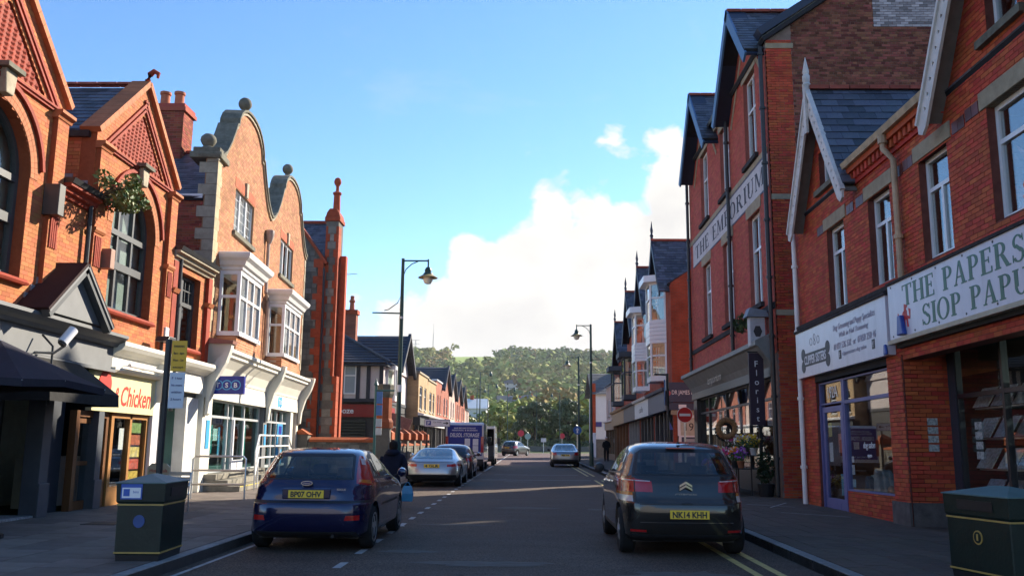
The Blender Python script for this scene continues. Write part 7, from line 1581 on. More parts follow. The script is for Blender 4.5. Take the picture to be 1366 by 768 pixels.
# --- dark grey hatchback, right foreground
GREYP_ = car_paint('graphite_metallic', (.032, .028, .025), .45, .22)
rows = [(.20, .22, 3.72, .78, 6.5), (.28, .08, 3.84, .845, 7), (.44, .02, 3.9, .858, 6.5), (.58, .0, 3.94, .86, 6), (.70, .015, 3.93, .864, 6), (.76, .07, 3.9, .864, 5.8), (.86, .10, 3.78, .862, 5.4), (.96, .13, 3.4, .855, 5.2), (1.04, .17, 3.0, .84, 5), (1.14, .24, 2.78, .80, 4.8), (1.26, .33, 2.5, .75, 4.6), (1.38, .44, 2.15, .69, 4.4), (1.45, .55, 1.9, .62, 4.2), (1.495, .75, 1.65, .51, 4), (1.52, 1.0, 1.4, .32, 3)]
fe_ = [('hole', TRIM, 'x', circle(.70, .32, .365), .5), ('hole', TRIM, 'x', circle(3.16, .32, .365), .5),
       ('rear_window_seal', TRIM, 'y', [(-.70, 1.06), (.70, 1.06), (.62, 1.36), (.52, 1.42), (-.52, 1.42), (-.62, 1.36)], 1.0), ('rear_window', CARGL, 'y', [(-.64, 1.085), (.64, 1.085), (.575, 1.37), (-.575, 1.37)], 1.0),
       ('tail_light', REDL, 'y', [(.44, .85), (.66, .85), (.88, .84), (.90, 1.02), (.66, 1.02), (.45, .99)], .9), ('lamp', CLEARL, 'y', [(.70, .725), (.88, .72), (.88, .80), (.70, .80)], .9), ('lamp', AMBER, 'y', [(.70, .80), (.88, .80), (.88, .84), (.70, .84)], .9), ('lamp', CLEARL, 'y', [(.47, .985), (.89, 1.0), (.89, 1.012), (.47, .997)], .9), ('lamp_gap', TRIM, 'y', [(.665, .72), (.68, .72), (.68, 1.0), (.665, 1.0)], .6),
       ('bumper_seam', TRIM, 'y', [(-.62, .685), (.62, .685), (.62, .70), (-.62, .70)], .5), ('tailgate_seam', TRIM, 'y', line((.64, .69), (.665, .84)), .5), ('lower_valance', TRIM, 'y', [(-.80, .2), (.80, .2), (.72, .30), (-.72, .30)], .6), ('bumper_crease', CHROME, 'y', [(-.62, .455), (.62, .455), (.62, .463), (-.62, .463)], .5), ('reflector', REDL, 'y', [(.54, .33), (.74, .33), (.74, .36), (.54, .36)], .6),
       ('side_window_trim', TRIM, 'x', [(.62, 1.08), (2.95, 1.03), (2.9, 1.10), (2.15, 1.44), (1.3, 1.46), (.8, 1.38)], .4), ('side_window', CARGL, 'x', [(1.18, 1.09), (1.92, 1.075), (1.9, 1.43), (1.3, 1.435), (1.14, 1.36)], .4), ('side_window', CARGL, 'x', [(2.0, 1.075), (2.82, 1.06), (2.76, 1.12), (2.16, 1.40), (1.98, 1.43)], .4), ('side_window', CARGL, 'x', [(.76, 1.11), (1.10, 1.095), (1.06, 1.36), (.88, 1.35)], .4),
       ('door_seam', TRIM, 'x', line((1.96, .32), (1.96, 1.06)), .5), ('door_seam', TRIM, 'x', line((1.12, .6), (1.16, 1.08)), .5), ('door_seam', TRIM, 'x', line((2.85, .34), (2.9, 1.03)), .5), ('sill_strip', TRIM, 'x', [(1.1, .26), (2.75, .26), (2.75, .33), (1.1, .33)], .5), ('windscreen', CARGL, 'f', [(-.64, 1.06), (.64, 1.06), (.52, 1.42), (-.52, 1.42)], 1.5)]
def c3_x(o, mk):
    mirror_feat(o, mk, .83, 2.75, 1.10, TRIM)
    for k in range(2):
        z = .905 + k * .045; b = MB()
        for s in (-1, 1): b.add([(0, .075, z + .045), (0, .075, z + .015), (s * .085, .085, z - .035), (s * .085, .085, z - .005), (0, .06, z + .045), (0, .06, z + .015), (s * .085, .07, z - .035), (s * .085, .07, z - .005)], [(0, 1, 2, 3), (4, 5, 6, 7), (0, 4, 7, 3), (1, 5, 6, 2), (2, 6, 7, 3)])
        mk(b, 'chevron_badge', CHROME)
    t = text("CITROEN", Fr((0, .1, .82), (1, 0, 0), (0, 0, 1), (0, -1, 0)), 0, 0, .0, .03, CHROME, None, 'model_script', width=.28, ext=.012); t.parent = o
    mk(MB().box(-.38, .38, .49, .66, -.12, .0), 'plate_recess', GREYP_, bevel=.02) if False else None
    mk(MB().box(-.2, .2, 1.425, 1.437, -.5, -.44), 'brake_light', REDL)
    mk(MB().tube([(-.05, .26, 1.09), (-.3, .245, 1.10), (-.5, .26, 1.115)], .012, 6), 'rear_wiper', TRIM); mk(MB().tube([(0, .62, 1.5), (.0, .58, 1.60)], .008, 5), 'aerial', TRIM); mk(MB().lathe((0, .63, 1.49), [(.03, 0), (.012, .03)], 8), 'aerial_base', TRIM)
    mk(MB().box(-.07, .07, .685, .715, -.07, -.01), 'tailgate_handle', TRIM, bevel=.01)
    for s in (-1, 1):
        mk(MB().tube([(s * .858, 1.88, .93), (s * .88, 1.72, .935)], .016, 6), 'door_handle', CHROME); mk(MB().tube([(s * .858, 2.7, .91), (s * .88, 2.55, .915)], .016, 6), 'door_handle', CHROME)
build_car('parked_car', 'dark grey hatchback with plate NK14 KHH on the double yellow lines', (2.12, 12.15, 0), 0.0, rows, fe_, (.70, 3.16), GREYP_, ("NK14 KHH", .03, .002, .565, .02), c3_x, wr=.31, wx=.745)
# --- silver sports coupe
SILV = car_paint('silver_metallic', (.42, .42, .42), .7, .28)
rows = [(.18, .25, 4.3, .80, 5), (.28, .08, 4.5, .90, 5.5), (.42, .0, 4.6, .94, 6), (.55, .02, 4.62, .95, 6), (.68, .06, 4.5, .95, 5.5), (.78, .12, 4.2, .94, 5), (.86, .25, 3.6, .915, 4.6), (.92, .42, 3.05, .86, 4.4), (1.0, .75, 2.8, .78, 4.2), (1.1, 1.1, 2.6, .70, 4), (1.2, 1.5, 2.35, .60, 3.8), (1.26, 1.75, 2.15, .45, 3.4)]
fe_ = [('hole', TRIM, 'x', circle(.85, .34, .39), .5), ('hole', TRIM, 'x', circle(3.6, .34, .39), .5), ('rear_window', CARGL, 'y', [(-.66, .9), (.66, .9), (.54, 1.2), (.4, 1.245), (-.4, 1.245), (-.54, 1.2)], 2.2), ('tail_light', REDL, 'y', [(.5, .66), (.93, .68), (.93, .76), (.5, .74)], .8), ('lower_valance', TRIM, 'y', [(-.85, .18), (.85, .18), (.8, .40), (-.8, .40)], .6), ('boot_seam', TRIM, 'y', [(-.7, .80), (.7, .80), (.7, .815), (-.7, .815)], .6), ('side_window', CARGL, 'x', [(1.4, .96), (2.95, .93), (2.7, 1.02), (2.2, 1.2), (1.7, 1.2)], .4), ('windscreen', CARGL, 'f', [(-.7, .95), (.7, .95), (.5, 1.2), (-.5, 1.2)], 2.0)]
build_car('parked_car', 'silver low sports coupe with yellow plate parked behind the blue hatchback', (-3.2, 29.75, 0), 0.0, rows, fe_, (.85, 3.6), SILV, ("4 GLR", 0, .03, .69, .1), lambda o, mk: mirror_feat(o, mk, .9, 2.9, .98, SILV), wr=.34, wx=.82, nz=34, nth=100, seat=.72)
# --- dark red estate, mostly hidden
DRED_ = car_paint('dark_maroon_metallic', (.06, .012, .016)); hrows = [(.2, .2, 4.1, .76, 5), (.3, .06, 4.3, .86, 5.5), (.5, 0, 4.4, .9, 6), (.75, .03, 4.36, .9, 6), (.95, .1, 3.7, .89, 5.2), (1.05, .16, 3.2, .87, 5), (1.25, .3, 2.8, .8, 4.6), (1.45, .48, 2.3, .7, 4.4), (1.55, .7, 2.0, .58, 4), (1.6, 1.0, 1.7, .36, 3)]
hfe = lambda p: [('hole', TRIM, 'x', circle(.8, .33, .38), .5), ('hole', TRIM, 'x', circle(3.4, .33, .38), .5), ('rear_window', CARGL, 'y', [(-.66, 1.08), (.66, 1.08), (.58, 1.47), (-.58, 1.47)], 1.2), ('tail_light', REDL, 'y', [(.62, .82), (.9, .82), (.86, 1.06), (.66, 1.04)], .9), ('lower_valance', TRIM, 'y', [(-.82, .2), (.82, .2), (.8, .42), (-.8, .42)], .6), ('side_window', CARGL, 'x', [(.9, 1.1), (3.0, 1.06), (2.3, 1.46), (1.1, 1.47)], .4), ('windscreen', CARGL, 'f', [(-.64, 1.08), (.64, 1.08), (.52, 1.46), (-.52, 1.46)], 1.6)]
build_car('parked_car', 'dark maroon car with pale roof half hidden ahead of the silver coupe', (-3.15, 36.2, 0), 0.0, [(z * .86, *q) for z, *q in hrows], [(n_, m_, x_, [(a, b * .86) for a, b in p_], l_) for n_, m_, x_, p_, l_ in hfe(0)], (.8, 3.4), DRED_, ("CX63 LWN", 0, .02, .74, .05), lambda o, mk: mirror_feat(o, mk, .86, 2.9, .95, DRED_), nz=30, nth=90, seat=.86, wr=.29)
DGRN = car_paint('dark_grey_paint_far', (.04, .045, .05))
build_car('parked_car', 'small dark car turning off at the far end of the street', (-2.3, 96, 0), R(-25), hrows, hfe(0), (.8, 3.4), DGRN, ("YD12 KVF", 0, .02, .88, .05), None, nz=26, nth=80)
mrows = [(.2, .2, 4.4, .76, 5), (.3, .06, 4.5, .86, 5.5), (.5, 0, 4.6, .89, 6), (.75, .02, 4.55, .89, 6), (.92, .12, 4.0, .88, 5.2), (1.0, .45, 3.3, .85, 4.8), (1.15, .95, 3.0, .78, 4.6), (1.3, 1.35, 2.6, .68, 4.4), (1.4, 1.7, 2.3, .52, 3.8)]
build_car('parked_car', 'silver saloon driving away on the right-hand side of the road', (2.25, 54.6, 0), 0.0, mrows, [('hole', TRIM, 'x', circle(.9, .33, .38), .5), ('hole', TRIM, 'x', circle(3.6, .33, .38), .5), ('rear_window', CARGL, 'y', [(-.68, .98), (.68, .98), (.52, 1.34), (-.52, 1.34)], 2.0), ('tail_light', REDL, 'y', [(.52, .72), (.9, .72), (.88, .88), (.56, .88)], .9), ('lower_valance', TRIM, 'y', [(-.82, .2), (.82, .2), (.8, .45), (-.8, .45)], .6), ('side_window', CARGL, 'x', [(1.2, 1.03), (3.1, 1.0), (2.5, 1.32), (1.7, 1.33)], .4), ('windscreen', CARGL, 'f', [(-.66, 1.02), (.66, 1.02), (.5, 1.33), (-.5, 1.33)], 2.2)], (.9, 3.6), car_paint('bluish_silver', (.25, .27, .29), .6), ("MJ65 TYK", 0, .02, .72, .08), lambda o, mk: mirror_feat(o, mk, .86, 3.0, 1.02, TRIM), nz=30, nth=90)
# --- vans
def van(name, label, loc, rz, body, rear, open_doors=False):
    o = thing(name, label, 'van', loc, 'vans parked on the left', rz); W, L_, H = .98, 5.2, 2.45
    def mk(mb, nm, mt, par=None, **k): ob = mb.make(nm, mt, None, **k); ob.parent = par or o; return ob
    prof = [(0.0, .42), (L_ - .1, .42), (L_, .7), (L_ - .15, 1.15), (L_ - 1.1, 1.45), (L_ - 1.9, 2.3), (L_ - 2.3, H), (.12, H), (0, 2.3)]
    sf2 = Fr((-W, 0, 0), (0, 1, 0), (0, 0, 1), (1, 0, 0))
    if open_doors:
        for x in (0, 2 * W - .06): mk(MB(sf2).prism(prof, x, x + .06), 'side_panel', body, bevel=.02)
        mk(MB(sf2).box(.1, L_ - 2.2, H - .06, H, .06, 2 * W - .06).box(.05, .14, H - .16, H - .06, .06, 2 * W - .06), 'roof', body); mk(MB(sf2).box(.02, L_ - .3, .42, .6, .06, 2 * W - .06), 'load_floor', TRIM); mk(MB(sf2).box(2.6, 2.7, .6, H - .06, .06, 2 * W - .06), 'bulkhead', INTER)
        mk(MB(sf2).box(2.7, L_ - .4, .6, 1.3, .06, 2 * W - .06), 'bonnet', body)
        for x, c in ((.4, (.5, .05, .04)), (1.0, (.45, .45, .45)), (1.45, (.05, .05, .06))): b = MB(sf2).box(.6, 1.2, .6, 1.25, x, x + .4).make('load_crate', M('crate_%d' % int(x * 10), c, .6, .2), None, bevel=.02); b.parent = o
        for s in (0, 2 * W): mk(MB(Fr((-W + s, 0, 0), (0, -1, 0), (0, 0, 1), (1 if s else -1, 0, 0))).box(.02, .9, .5, H - .1, -.02, .03), 'rear_door', body, bevel=.015) if s == 0 else None
    else:
        mk(MB(sf2).prism(prof, 0, 2 * W), 'body', body, bevel=.07)
        rf = Fr((0, 0, 0), (1, 0, 0), (0, 0, 1), (0, -1, 0)); d = mk(MB(rf).box(-W + .1, W - .1, .78, H - .14, 0, .012), 'rear_door', rear)
        for k, (t_, z, h, w_) in enumerate([("DELSOL STORAGE", 1.82, .2, 1.5), ("SAFE SECURE STORAGE", 2.16, .07, 1.1), ("PERSONAL & BUSINESS", 2.05, .06, 1.3), ("01492 545 545", .9, .07, .8)]): t = text(t_, rf, 0, z, .0125, h, UPVC, None, 'door_lettering', width=w_, bold=.02, shear=.15 if k == 0 else 0); t.parent = d
        for x0, z0, w_, h_ in ((.0, 1.28, .28, .36), (.42, 1.3, .28, .33), (.42, .98, .28, .3), (.5, .85, .35, .1)): mk(MB(rf).box(x0, x0 + w_, z0, z0 + h_, .012, .016), 'door_panel', UPVC, d)
        mk(MB(rf).box(-.006, .006, .78, H - .14, .012, .018), 'door_gap', TRIM, d)
        for s in (-1, 1): mk(MB(rf).box(s * .9 - .075, s * .9 + .075, .95, 1.75, .0, .03), 'tail_light', REDL, bevel=.01)
    mk(MB().box(-W + .02, W - .02, .36, .62, -.3, .06), 'bumper', TRIM, bevel=.03)
    for y in (.95, 4.2):
        for s in (-1, 1):
            w = mk(MB().lathe((s * .84, y, .34), [(.2, -.11), (.31, -.115), (.34, -.08), (.34, .08), (.31, .115), (.2, .11)], 24, 'x'), 'wheel', RUBBER, smooth=True); mk(MB().lathe((s * .9, y, .34), [(.21, -.05), (.21, .03), (.12, .06), (.05, .05)], 16, 'x'), 'rim', STEEL, w, smooth=True)
    mk(MB().box(-W + .15, W - .15, .25, .45, -4.8, -.3), 'underbody', TRIM)
    for s in (-1, 1): mk(MB().box(s * (W + .12) - .1, s * (W + .12) + .1, 1.35, 1.75, -4.05, -3.9), 'door_mirror', TRIM, bevel=.03)
    mk(MB(sf2).box(3.1, 3.85, 1.35, 2.05, 2 * W, 2 * W + .005), 'side_window', CARGL) if not open_doors else None
    return o
WVAN = car_paint('white_van_paint', (.68, .68, .68), 0.0, .4)
van('delivery_van', 'white van with dark blue lettered rear doors parked behind the maroon car', (-3.25, 45.6, 0), 0.0, WVAN, M('van_door_blue', (.014, .03, .26), .5, .05))
van('delivery_van', 'white van with open rear showing its dark load bay', (-3.1, 56.5, 0), 0.0, WVAN, WVAN, True)

# ================================================================ street furniture
BGREEN = M('bin_dark_green', (.005, .016, .012), .42, .2, 5, bump=.1, bscale=30, dirt=.15, dcol=(.05, .05, .04)); GOLD = M('bin_gold_line', (.42, .27, .07), .5, .15, 6); LIDG = M('bin_lid', (.09, .16, .155), .5, .15, 4)
def litter_bin(label, loc, rz, w, d, sticker_first):
    o = thing('litter_bin', label, 'bin', loc, 'litter bins on the pavements', rz); h = .86
    def mk(mb, nm, mt, par=None, **k): ob = mb.make(nm, mt, None, **k); ob.parent = par or o; return ob
    t = .035; q = lambda z, e: [(-w / 2 - e, -d / 2 - e, z), (w / 2 + e, -d / 2 - e, z), (w / 2 + e, d / 2 + e, z), (-w / 2 - e, d / 2 + e, z)]
    def loft(levels):
        V = [v for z, e in levels for v in q(z, e)]; n = len(levels); F_ = [(3, 2, 1, 0), tuple(4 * (n - 1) + j for j in range(4))] + [(4 * i + j, 4 * i + (j + 1) % 4, 4 * i + 4 + (j + 1) % 4, 4 * i + 4 + j) for i in range(n - 1) for j in range(4)]
        return MB().add(V, F_)
    mk(loft([(0, -.02), (.07, -.015)]), 'plinth', BLACK); mk(loft([(.07, -.004), (h - .22, .0)]), 'body', BGREEN, bevel=.012); mk(loft([(h - .22, .0), (h - .2, .012), (h - .005, .02), (h, .02)]), 'hood', BGREEN, bevel=.012)
    for z, e in ((h - .245, .004), (.085, .0025)): mk(loft([(z, e), (z + .018, e)]), 'gold_line', GOLD)
    b = q(h, .03); rg = [(0, -d * .12, h + .1), (0, d * .12, h + .1)]
    mk(MB().add(b + [(x, y, z + .012) for x, y, z in b] + rg, [(0, 1, 5, 4), (1, 2, 6, 5), (2, 3, 7, 6), (3, 0, 4, 7), (4, 5, 8), (5, 6, 9, 8), (6, 7, 9), (7, 4, 8, 9), (3, 2, 1, 0)]), 'lid', LIDG)
    ff = Fr((0, -d / 2, 0), (1, 0, 0), (0, 0, 1), (0, -1, 0)); lf = Fr((-w / 2, 0, 0), (0, -1, 0), (0, 0, 1), (-1, 0, 0)); rf = Fr((w / 2, 0, 0), (0, 1, 0), (0, 0, 1), (1, 0, 0))
    g = ff; sx, sz = (-.1, h - .09) if sticker_first else (0.05, h - .36); dd = .022 if sticker_first else .006
    s = mk(MB(g).box(sx - .12, sx + .12, sz - .085, sz + .085, dd, dd + .004), 'sticker', M('sticker_blue', (.03, .10, .42), .4)); mk(MB(g).box(sx - .105, sx + .105, sz - .07, sz + .045, dd + .004, dd + .006), 'sticker_paper', UPVC, s); mk(MB(g).box(sx - .09, sx - .02, sz - .05, sz + .03, dd + .006, dd + .008), 'tidy_symbol', MATS['sticker_blue'], s)
    t = text("bins", g, sx + .05, sz, dd + .006, .03, MATS['sticker_blue'], None, 'sticker_text', ext=.001); t.parent = s
    # posting slot on the side, moulded emblem
    for g2, L2 in ((lf, d), (rf, d)): mk(MB(g2).box(-L2 * .28, L2 * .28, h - .15, h - .05, .015, .024), 'slot', BLACK)
    eg = lf if not sticker_first else ff
    for k, (r_, mt) in enumerate(((.065, GOLD), (.052, BGREEN))): mk(MB(eg).prism([(r_ * math.cos(t * pi / 10), h - .42 + r_ * 1.1 * math.sin(t * pi / 10)) for t in range(20)], -.02, .008 + .003 * k), 'crest', mt if not sticker_first else (M('bin_blue_badge', (.03, .08, .25), .4) if k == 0 else BGREEN)) if not (sticker_first and k) else None
    mk(MB(eg).box(-.012, .012, h - .45, h - .385, .01, .014), 'crest_mark', GOLD) if not sticker_first else None
    return o
litter_bin('dark green litter bin with blue lid on the near-left pavement by the sign pole', (-4.45, 10.68, PZ), R(3), .52, .76, True)
litter_bin('dark green litter bin with gold crest outside the newsagent, cut by the frame edge', (4.97, 9.6, PZ), R(13), .66, .92, False)
LGREEN = M('lamp_post_green', (.01, .05, .042), .4, .15, 5)
def lamp_post(label, loc, H, arm, lower, flip=1):
    o = thing('street_lamp', label, 'street lamp', loc, 'green swan-neck street lamps')
    def mk(mb, nm, mt, par=None, **k): ob = mb.make(nm, mt, None, **k); ob.parent = par or o; return ob
    mk(MB().lathe((0, 0, 0), [(.13, 0), (.13, 1.3), (.10, 1.36), (.085, 1.5), (.07, H * .75), (.06, H)], 12), 'post', LGREEN, smooth=True); mk(MB().lathe((0, 0, 0), [(.085, H * .72), (.085, H * .72 + .08)], 10), 'collar', STEEL)
    a = arm; mk(MB().tube([(0, 0, H - .08), (a, 0, H - .08)], .03, 6).tube([(0, 0, H - .75), (a * .12, 0, H - .4), (a * .35, 0, H - .2), (a * .6, 0, H - .1)], .02, 6), 'arm', LGREEN)
    mk(MB().lathe((a, 0, 0), [(.03, H - .02), (.03, H - .3), (.09, H - .34), (.13, H - .42), (.12, H - .5), (.17, H - .55), (.2, H - .62)], 14), 'lamp_housing', LGREEN, smooth=True)
    mk(MB().lathe((a, 0, 0), [(.2, H - .6), (.36, H - .70), (.36, H - .715), (.19, H - .66)], 18), 'lamp_shade', M('lamp_brass_under', (.30, .22, .08), .5, .2), smooth=True); mk(MB().lathe((a, 0, 0), [(.17, H - .68), (.18, H - .8), (.12, H - .92), (.02, H - .95)], 14), 'lamp_globe', M('lamp_glass_cream', (.75, .72, .6), .2), smooth=True)
    b = -arm * lower; z = H * .745; mk(MB().tube([(0, 0, z), (b, 0, z + .02)], .028, 6).tube([(0, 0, z + .75), (b * .15, 0, z + .38), (b * .45, 0, z + .14), (b * .6, 0, z + .1)], .016, 6), 'banner_arm', LGREEN)
    return o
lp = lamp_post('green street lamp with hanging lantern beside the churchyard wall', (-4.6, 31.5, PZ), 7.9, .92, 1.15)
MB().lathe((-4.6, 31.5, 0), [(.11, 3.2), (.11, 3.45)], 10).make('label_band', UPVC, lp)
lamp_post('green street lamp nearer of the two on the right pavement', (3.72, 53.2, PZ), 8.4, -.85, .95)
lamp_post('green street lamp further of the two on the right pavement', (3.72, 66.3, PZ), 7.7, -.85, .7)
for i, (x, y, h) in enumerate([(-4.6, 84, 8), (-4.7, 103, 8), (-6.5, 112, 8), (3.9, 112, 7.5), (-3, 127, 9), (1.2, 133, 9)]):
    o = thing('street_lamp', ['slim far street lamp on the left past the vans', 'slim far street lamp second past the vans', 'far lamp column at the left of the junction', 'far lamp column at the right of the junction', 'lamp column across the junction in front of the yellowish tree', 'lamp column across the junction in front of the dark trees'][i], 'street lamp', (x, y, 0)); s = 1 if x < 0 else -1
    MB().tube([(x, y, 0), (x, y, h)], [.07, .04], 8).make('post', LGREEN, o); MB().tube([(x, y, h), (x + s * 1.0, y, h + .05)], .035, 6).make('arm', LGREEN, o); MB().lathe((x + s * 1.0, y, h - .35), [(.02, -.1), (.16, 0), (.12, .2), (.04, .38)], 8).make('lamp_head', LGREEN, o)
# parking-rules pole by the near-left bin
sp = thing('parking_sign', 'dark pole with yellow and white parking plates behind the left bin', 'sign', (-5.25, 12.75, PZ))
MB().tube([(-5.25, 12.75, PZ), (-5.25, 12.75, 2.92)], .045, 10).make('pole', IRON, sp, smooth=True); spf = front_frame(12.70, 0)
YPL = M('yellow_plate', (.75, .43, .03), .5, .05)
for z0, z1, mt, ls in ((2.46, 2.9, YPL, ["PARKING", "8am - 6pm", "Mon - Sat", "except"]), (1.93, 2.44, M('pale_blue_plate', (.6, .66, .74), .5, .04), ["P  1 hour", "No return", "within", "2 hours"])):
    pl_ = MB(spf).box(-5.18, -4.96, z0, z1, -.012, 0).make('sign_plate', mt, sp)
    for k, t_ in enumerate(ls): text(t_, spf, -5.07, z1 - .08 - k * .1, .001, .034, INK if mt is YPL else M('sign_navy', (.03, .05, .2), .5), pl_, width=.15)
# cafe chair and takeaway board
chd = thing('cafe_chair', 'silver aluminium cafe chair on the pavement by the bank steps', 'chair', (-6.75, 17.1, PZ)); cx, cy = -6.75, 17.1
for sx in (-.22, .22):
    MB().tube([(cx + sx, cy - .2, PZ), (cx + sx, cy - .18, .62), (cx + sx, cy + .2, .62), (cx + sx, cy + .24, PZ)], .014, 6).make('leg', STEEL, chd); MB().tube([(cx + sx, cy + .2, .45), (cx + sx * .95, cy + .3, .86)], .014, 6).make('back_post', STEEL, chd)
MB().box(cx - .22, cx + .22, .44, .46, -cy - .2, -cy + .2).make('seat', STEEL, chd)
for k in range(3): MB().box(cx - .2, cx + .2, .6 + k * .1, .67 + k * .1, -cy - .30, -cy - .27).make('back_slat', STEEL, chd)
abd = thing('menu_board', 'small takeaway menu A-board with a rounded top beside the takeaway window', 'sign', (-7.55, 18.3, PZ)); af = front_frame(18.3, 0)
MB(af).prism([(-7.78, PZ), (-7.32, PZ), (-7.32, .92), (-7.40, 1.0), (-7.70, 1.0), (-7.78, .92)], -.05, 0).make('board', M('menu_cream', (.6, .5, .32), .5, .1), abd); MB(af).box(-7.74, -7.36, .3, .75, 0, .006).make('picture', M('menu_red_photo', (.45, .12, .04), .5, .6, 9), abd); text("Hot Deals", af, -7.55, .86, .002, .07, RED, abd, width=.36)
# dark navy parasol in front of the pub
ps_ = thing('parasol', 'large dark navy parasol over the near-left pavement', 'parasol', (-7.5, 12.35, PZ)); px_, py_ = -7.5, 12.35; NVY = M('navy_canvas', (.024, .023, .034), .8, .15, 4, bump=.2, bscale=20)
cs = [(px_ + 1.02 * sx, py_ + 1.12 * sy) for sx, sy in ((-1, -1), (1, -1), (1, 1), (-1, 1))]
cn = MB(); top = (px_, py_, 2.86); mids = [((cs[i][0] + cs[(i + 1) % 4][0]) / 2, (cs[i][1] + cs[(i + 1) % 4][1]) / 2) for i in range(4)]
ringp = []
for i in range(4): ringp += [(*cs[i], 2.24), (mids[i][0] * .97 + px_ * .03, mids[i][1] * .97 + py_ * .03, 2.30)]
cn.add([top] + ringp, [(0, i + 1, (i + 1) % 8 + 1) for i in range(8)]); cn.add([(x, y, z - .012) for x, y, z in [top] + ringp], [(0, (i + 1) % 8 + 1, i + 1) for i in range(8)]); cn.make('canopy', NVY, ps_)
vl = MB()
for i in range(8): a, b = ringp[i], ringp[(i + 1) % 8]; vl.add([a, b, (b[0], b[1], b[2] - .1), (a[0], a[1], a[2] - .1)], [(0, 1, 2, 3)])
vl.make('valance', NVY, ps_); MB().tube([(px_, py_, PZ), (px_, py_, 2.86)], .03, 8).make('pole', STEEL, ps_); MB().lathe((px_, py_, PZ), [(.3, 0), (.3, .06), (.06, .1), (.05, .4)], 16).make('base', BLACK, ps_)
for i in range(8): MB().tube([(px_, py_, 2.8), (ringp[i][0], ringp[i][1], ringp[i][2] - .02)], .01, 5).make('rib', STEEL, ps_)
# no-entry sign and finger-post by the side street
ne = thing('no_entry_sign', 'red round no-entry sign with white bar at the side street corner', 'sign', (6.25, 35.9, PZ)); nf = front_frame(35.85, 0); NR = M('sign_signal_red', (.55, .02, .02), .4, .04)
MB().tube([(6.25, 35.95, PZ), (6.25, 35.95, 2.9)], .035, 8).make('pole', STEEL, ne); MB(nf).prism(circle(6.25, 2.62, .31, 28), -.03, 0).make('sign_border', UPVC, ne); MB(nf).prism(circle(6.25, 2.62, .295, 28), 0, .004).make('sign_face', NR, ne); MB(nf).box(6.03, 6.47, 2.57, 2.67, .004, .007).make('white_bar', UPVC, ne)
ds = thing('direction_sign', 'dark post with an edge-on blue direction plate outside the dental corner', 'sign', (5.35, 34.4, PZ)); MB().tube([(5.35, 34.4, PZ), (5.35, 34.4, 4.15)], .055, 10).make('pole', IRON, ds, smooth=True); MB(Fr((5.28, 34.4, 0), (0.25, 1, 0), (0, 0, 1), (-1, .25, 0))).prism([(-.3, 2.95), (.25, 2.9), (.4, 3.2), (.3, 3.85), (-.3, 3.9)], 0, .03).make('sign_plate', M('sign_blue', (.05, .14, .34), .4), ds); MB().tube([(5.35, 34.4, 4.1), (4.85, 34.4, 4.12)], .04, 8).make('lamp_arm', IRON, ds)
fp = thing('finger_post', 'teal finger-post with blue and white plates by the church gate', 'sign', (-5.72, 33.2, PZ)); MB().tube([(-5.72, 33.2, PZ), (-5.72, 33.2, 3.55)], .05, 10).make('pole', M('teal_post', (.03, .12, .12), .4), fp, smooth=True); MB().lathe((-5.72, 33.2, 3.5), [(.02, 0), (.09, .05), (.05, .15), (.01, .3)], 8).make('finial', MATS['teal_post'], fp); ff_ = front_frame(33.14, 0)
for z0, z1, c in ((2.85, 3.3, (.05, .16, .42)), (2.42, 2.8, (.05, .16, .42)), (2.0, 2.3, (.45, .5, .55)), (1.7, 1.96, (.55, .58, .6))): MB(ff_).box(-5.68, -5.46, z0, z1, -.03, 0).make('sign_plate', M('plate_%d' % int(c[0] * 100), c, .45), fp)
MB().tube([(-5.72, 33.2, 3.35), (-5.0, 33.0, 3.33)], .035, 6).make('arm', MATS['teal_post'], fp)
pk = thing('parking_board', 'white parking direction board with blue P on two posts beside the coupe', 'sign', (-4.55, 45, PZ)); kf = front_frame(45, 0)
MB(kf).box(-5.25, -3.95, 2.2, 2.58, -.03, 0).make('board', M('board_frame', (.15, .18, .25), .5), pk); MB(kf).box(-5.22, -3.98, 2.23, 2.55, 0, .004).make('board_face', UPVC, pk); MB(kf).box(-5.16, -4.92, 2.28, 2.5, .004, .007).make('blue_square', M('p_blue', (.02, .05, .3), .4), pk); text("P", kf, -5.04, 2.39, .008, .16, UPVC, pk, bold=.03); text("Car Park", kf, -4.6, 2.44, .005, .07, INK, pk, width=.42); MB(kf).prism([(-4.3, 2.37), (-4.14, 2.37), (-4.14, 2.31), (-4.03, 2.39), (-4.14, 2.47), (-4.14, 2.41), (-4.3, 2.41)], .004, .007).make('arrow', INK, pk)
for x in (-5.1, -4.2): MB().tube([(x, 45.05, PZ), (x, 45.05, 2.6)], .035, 8).make('pole', IRON, pk)
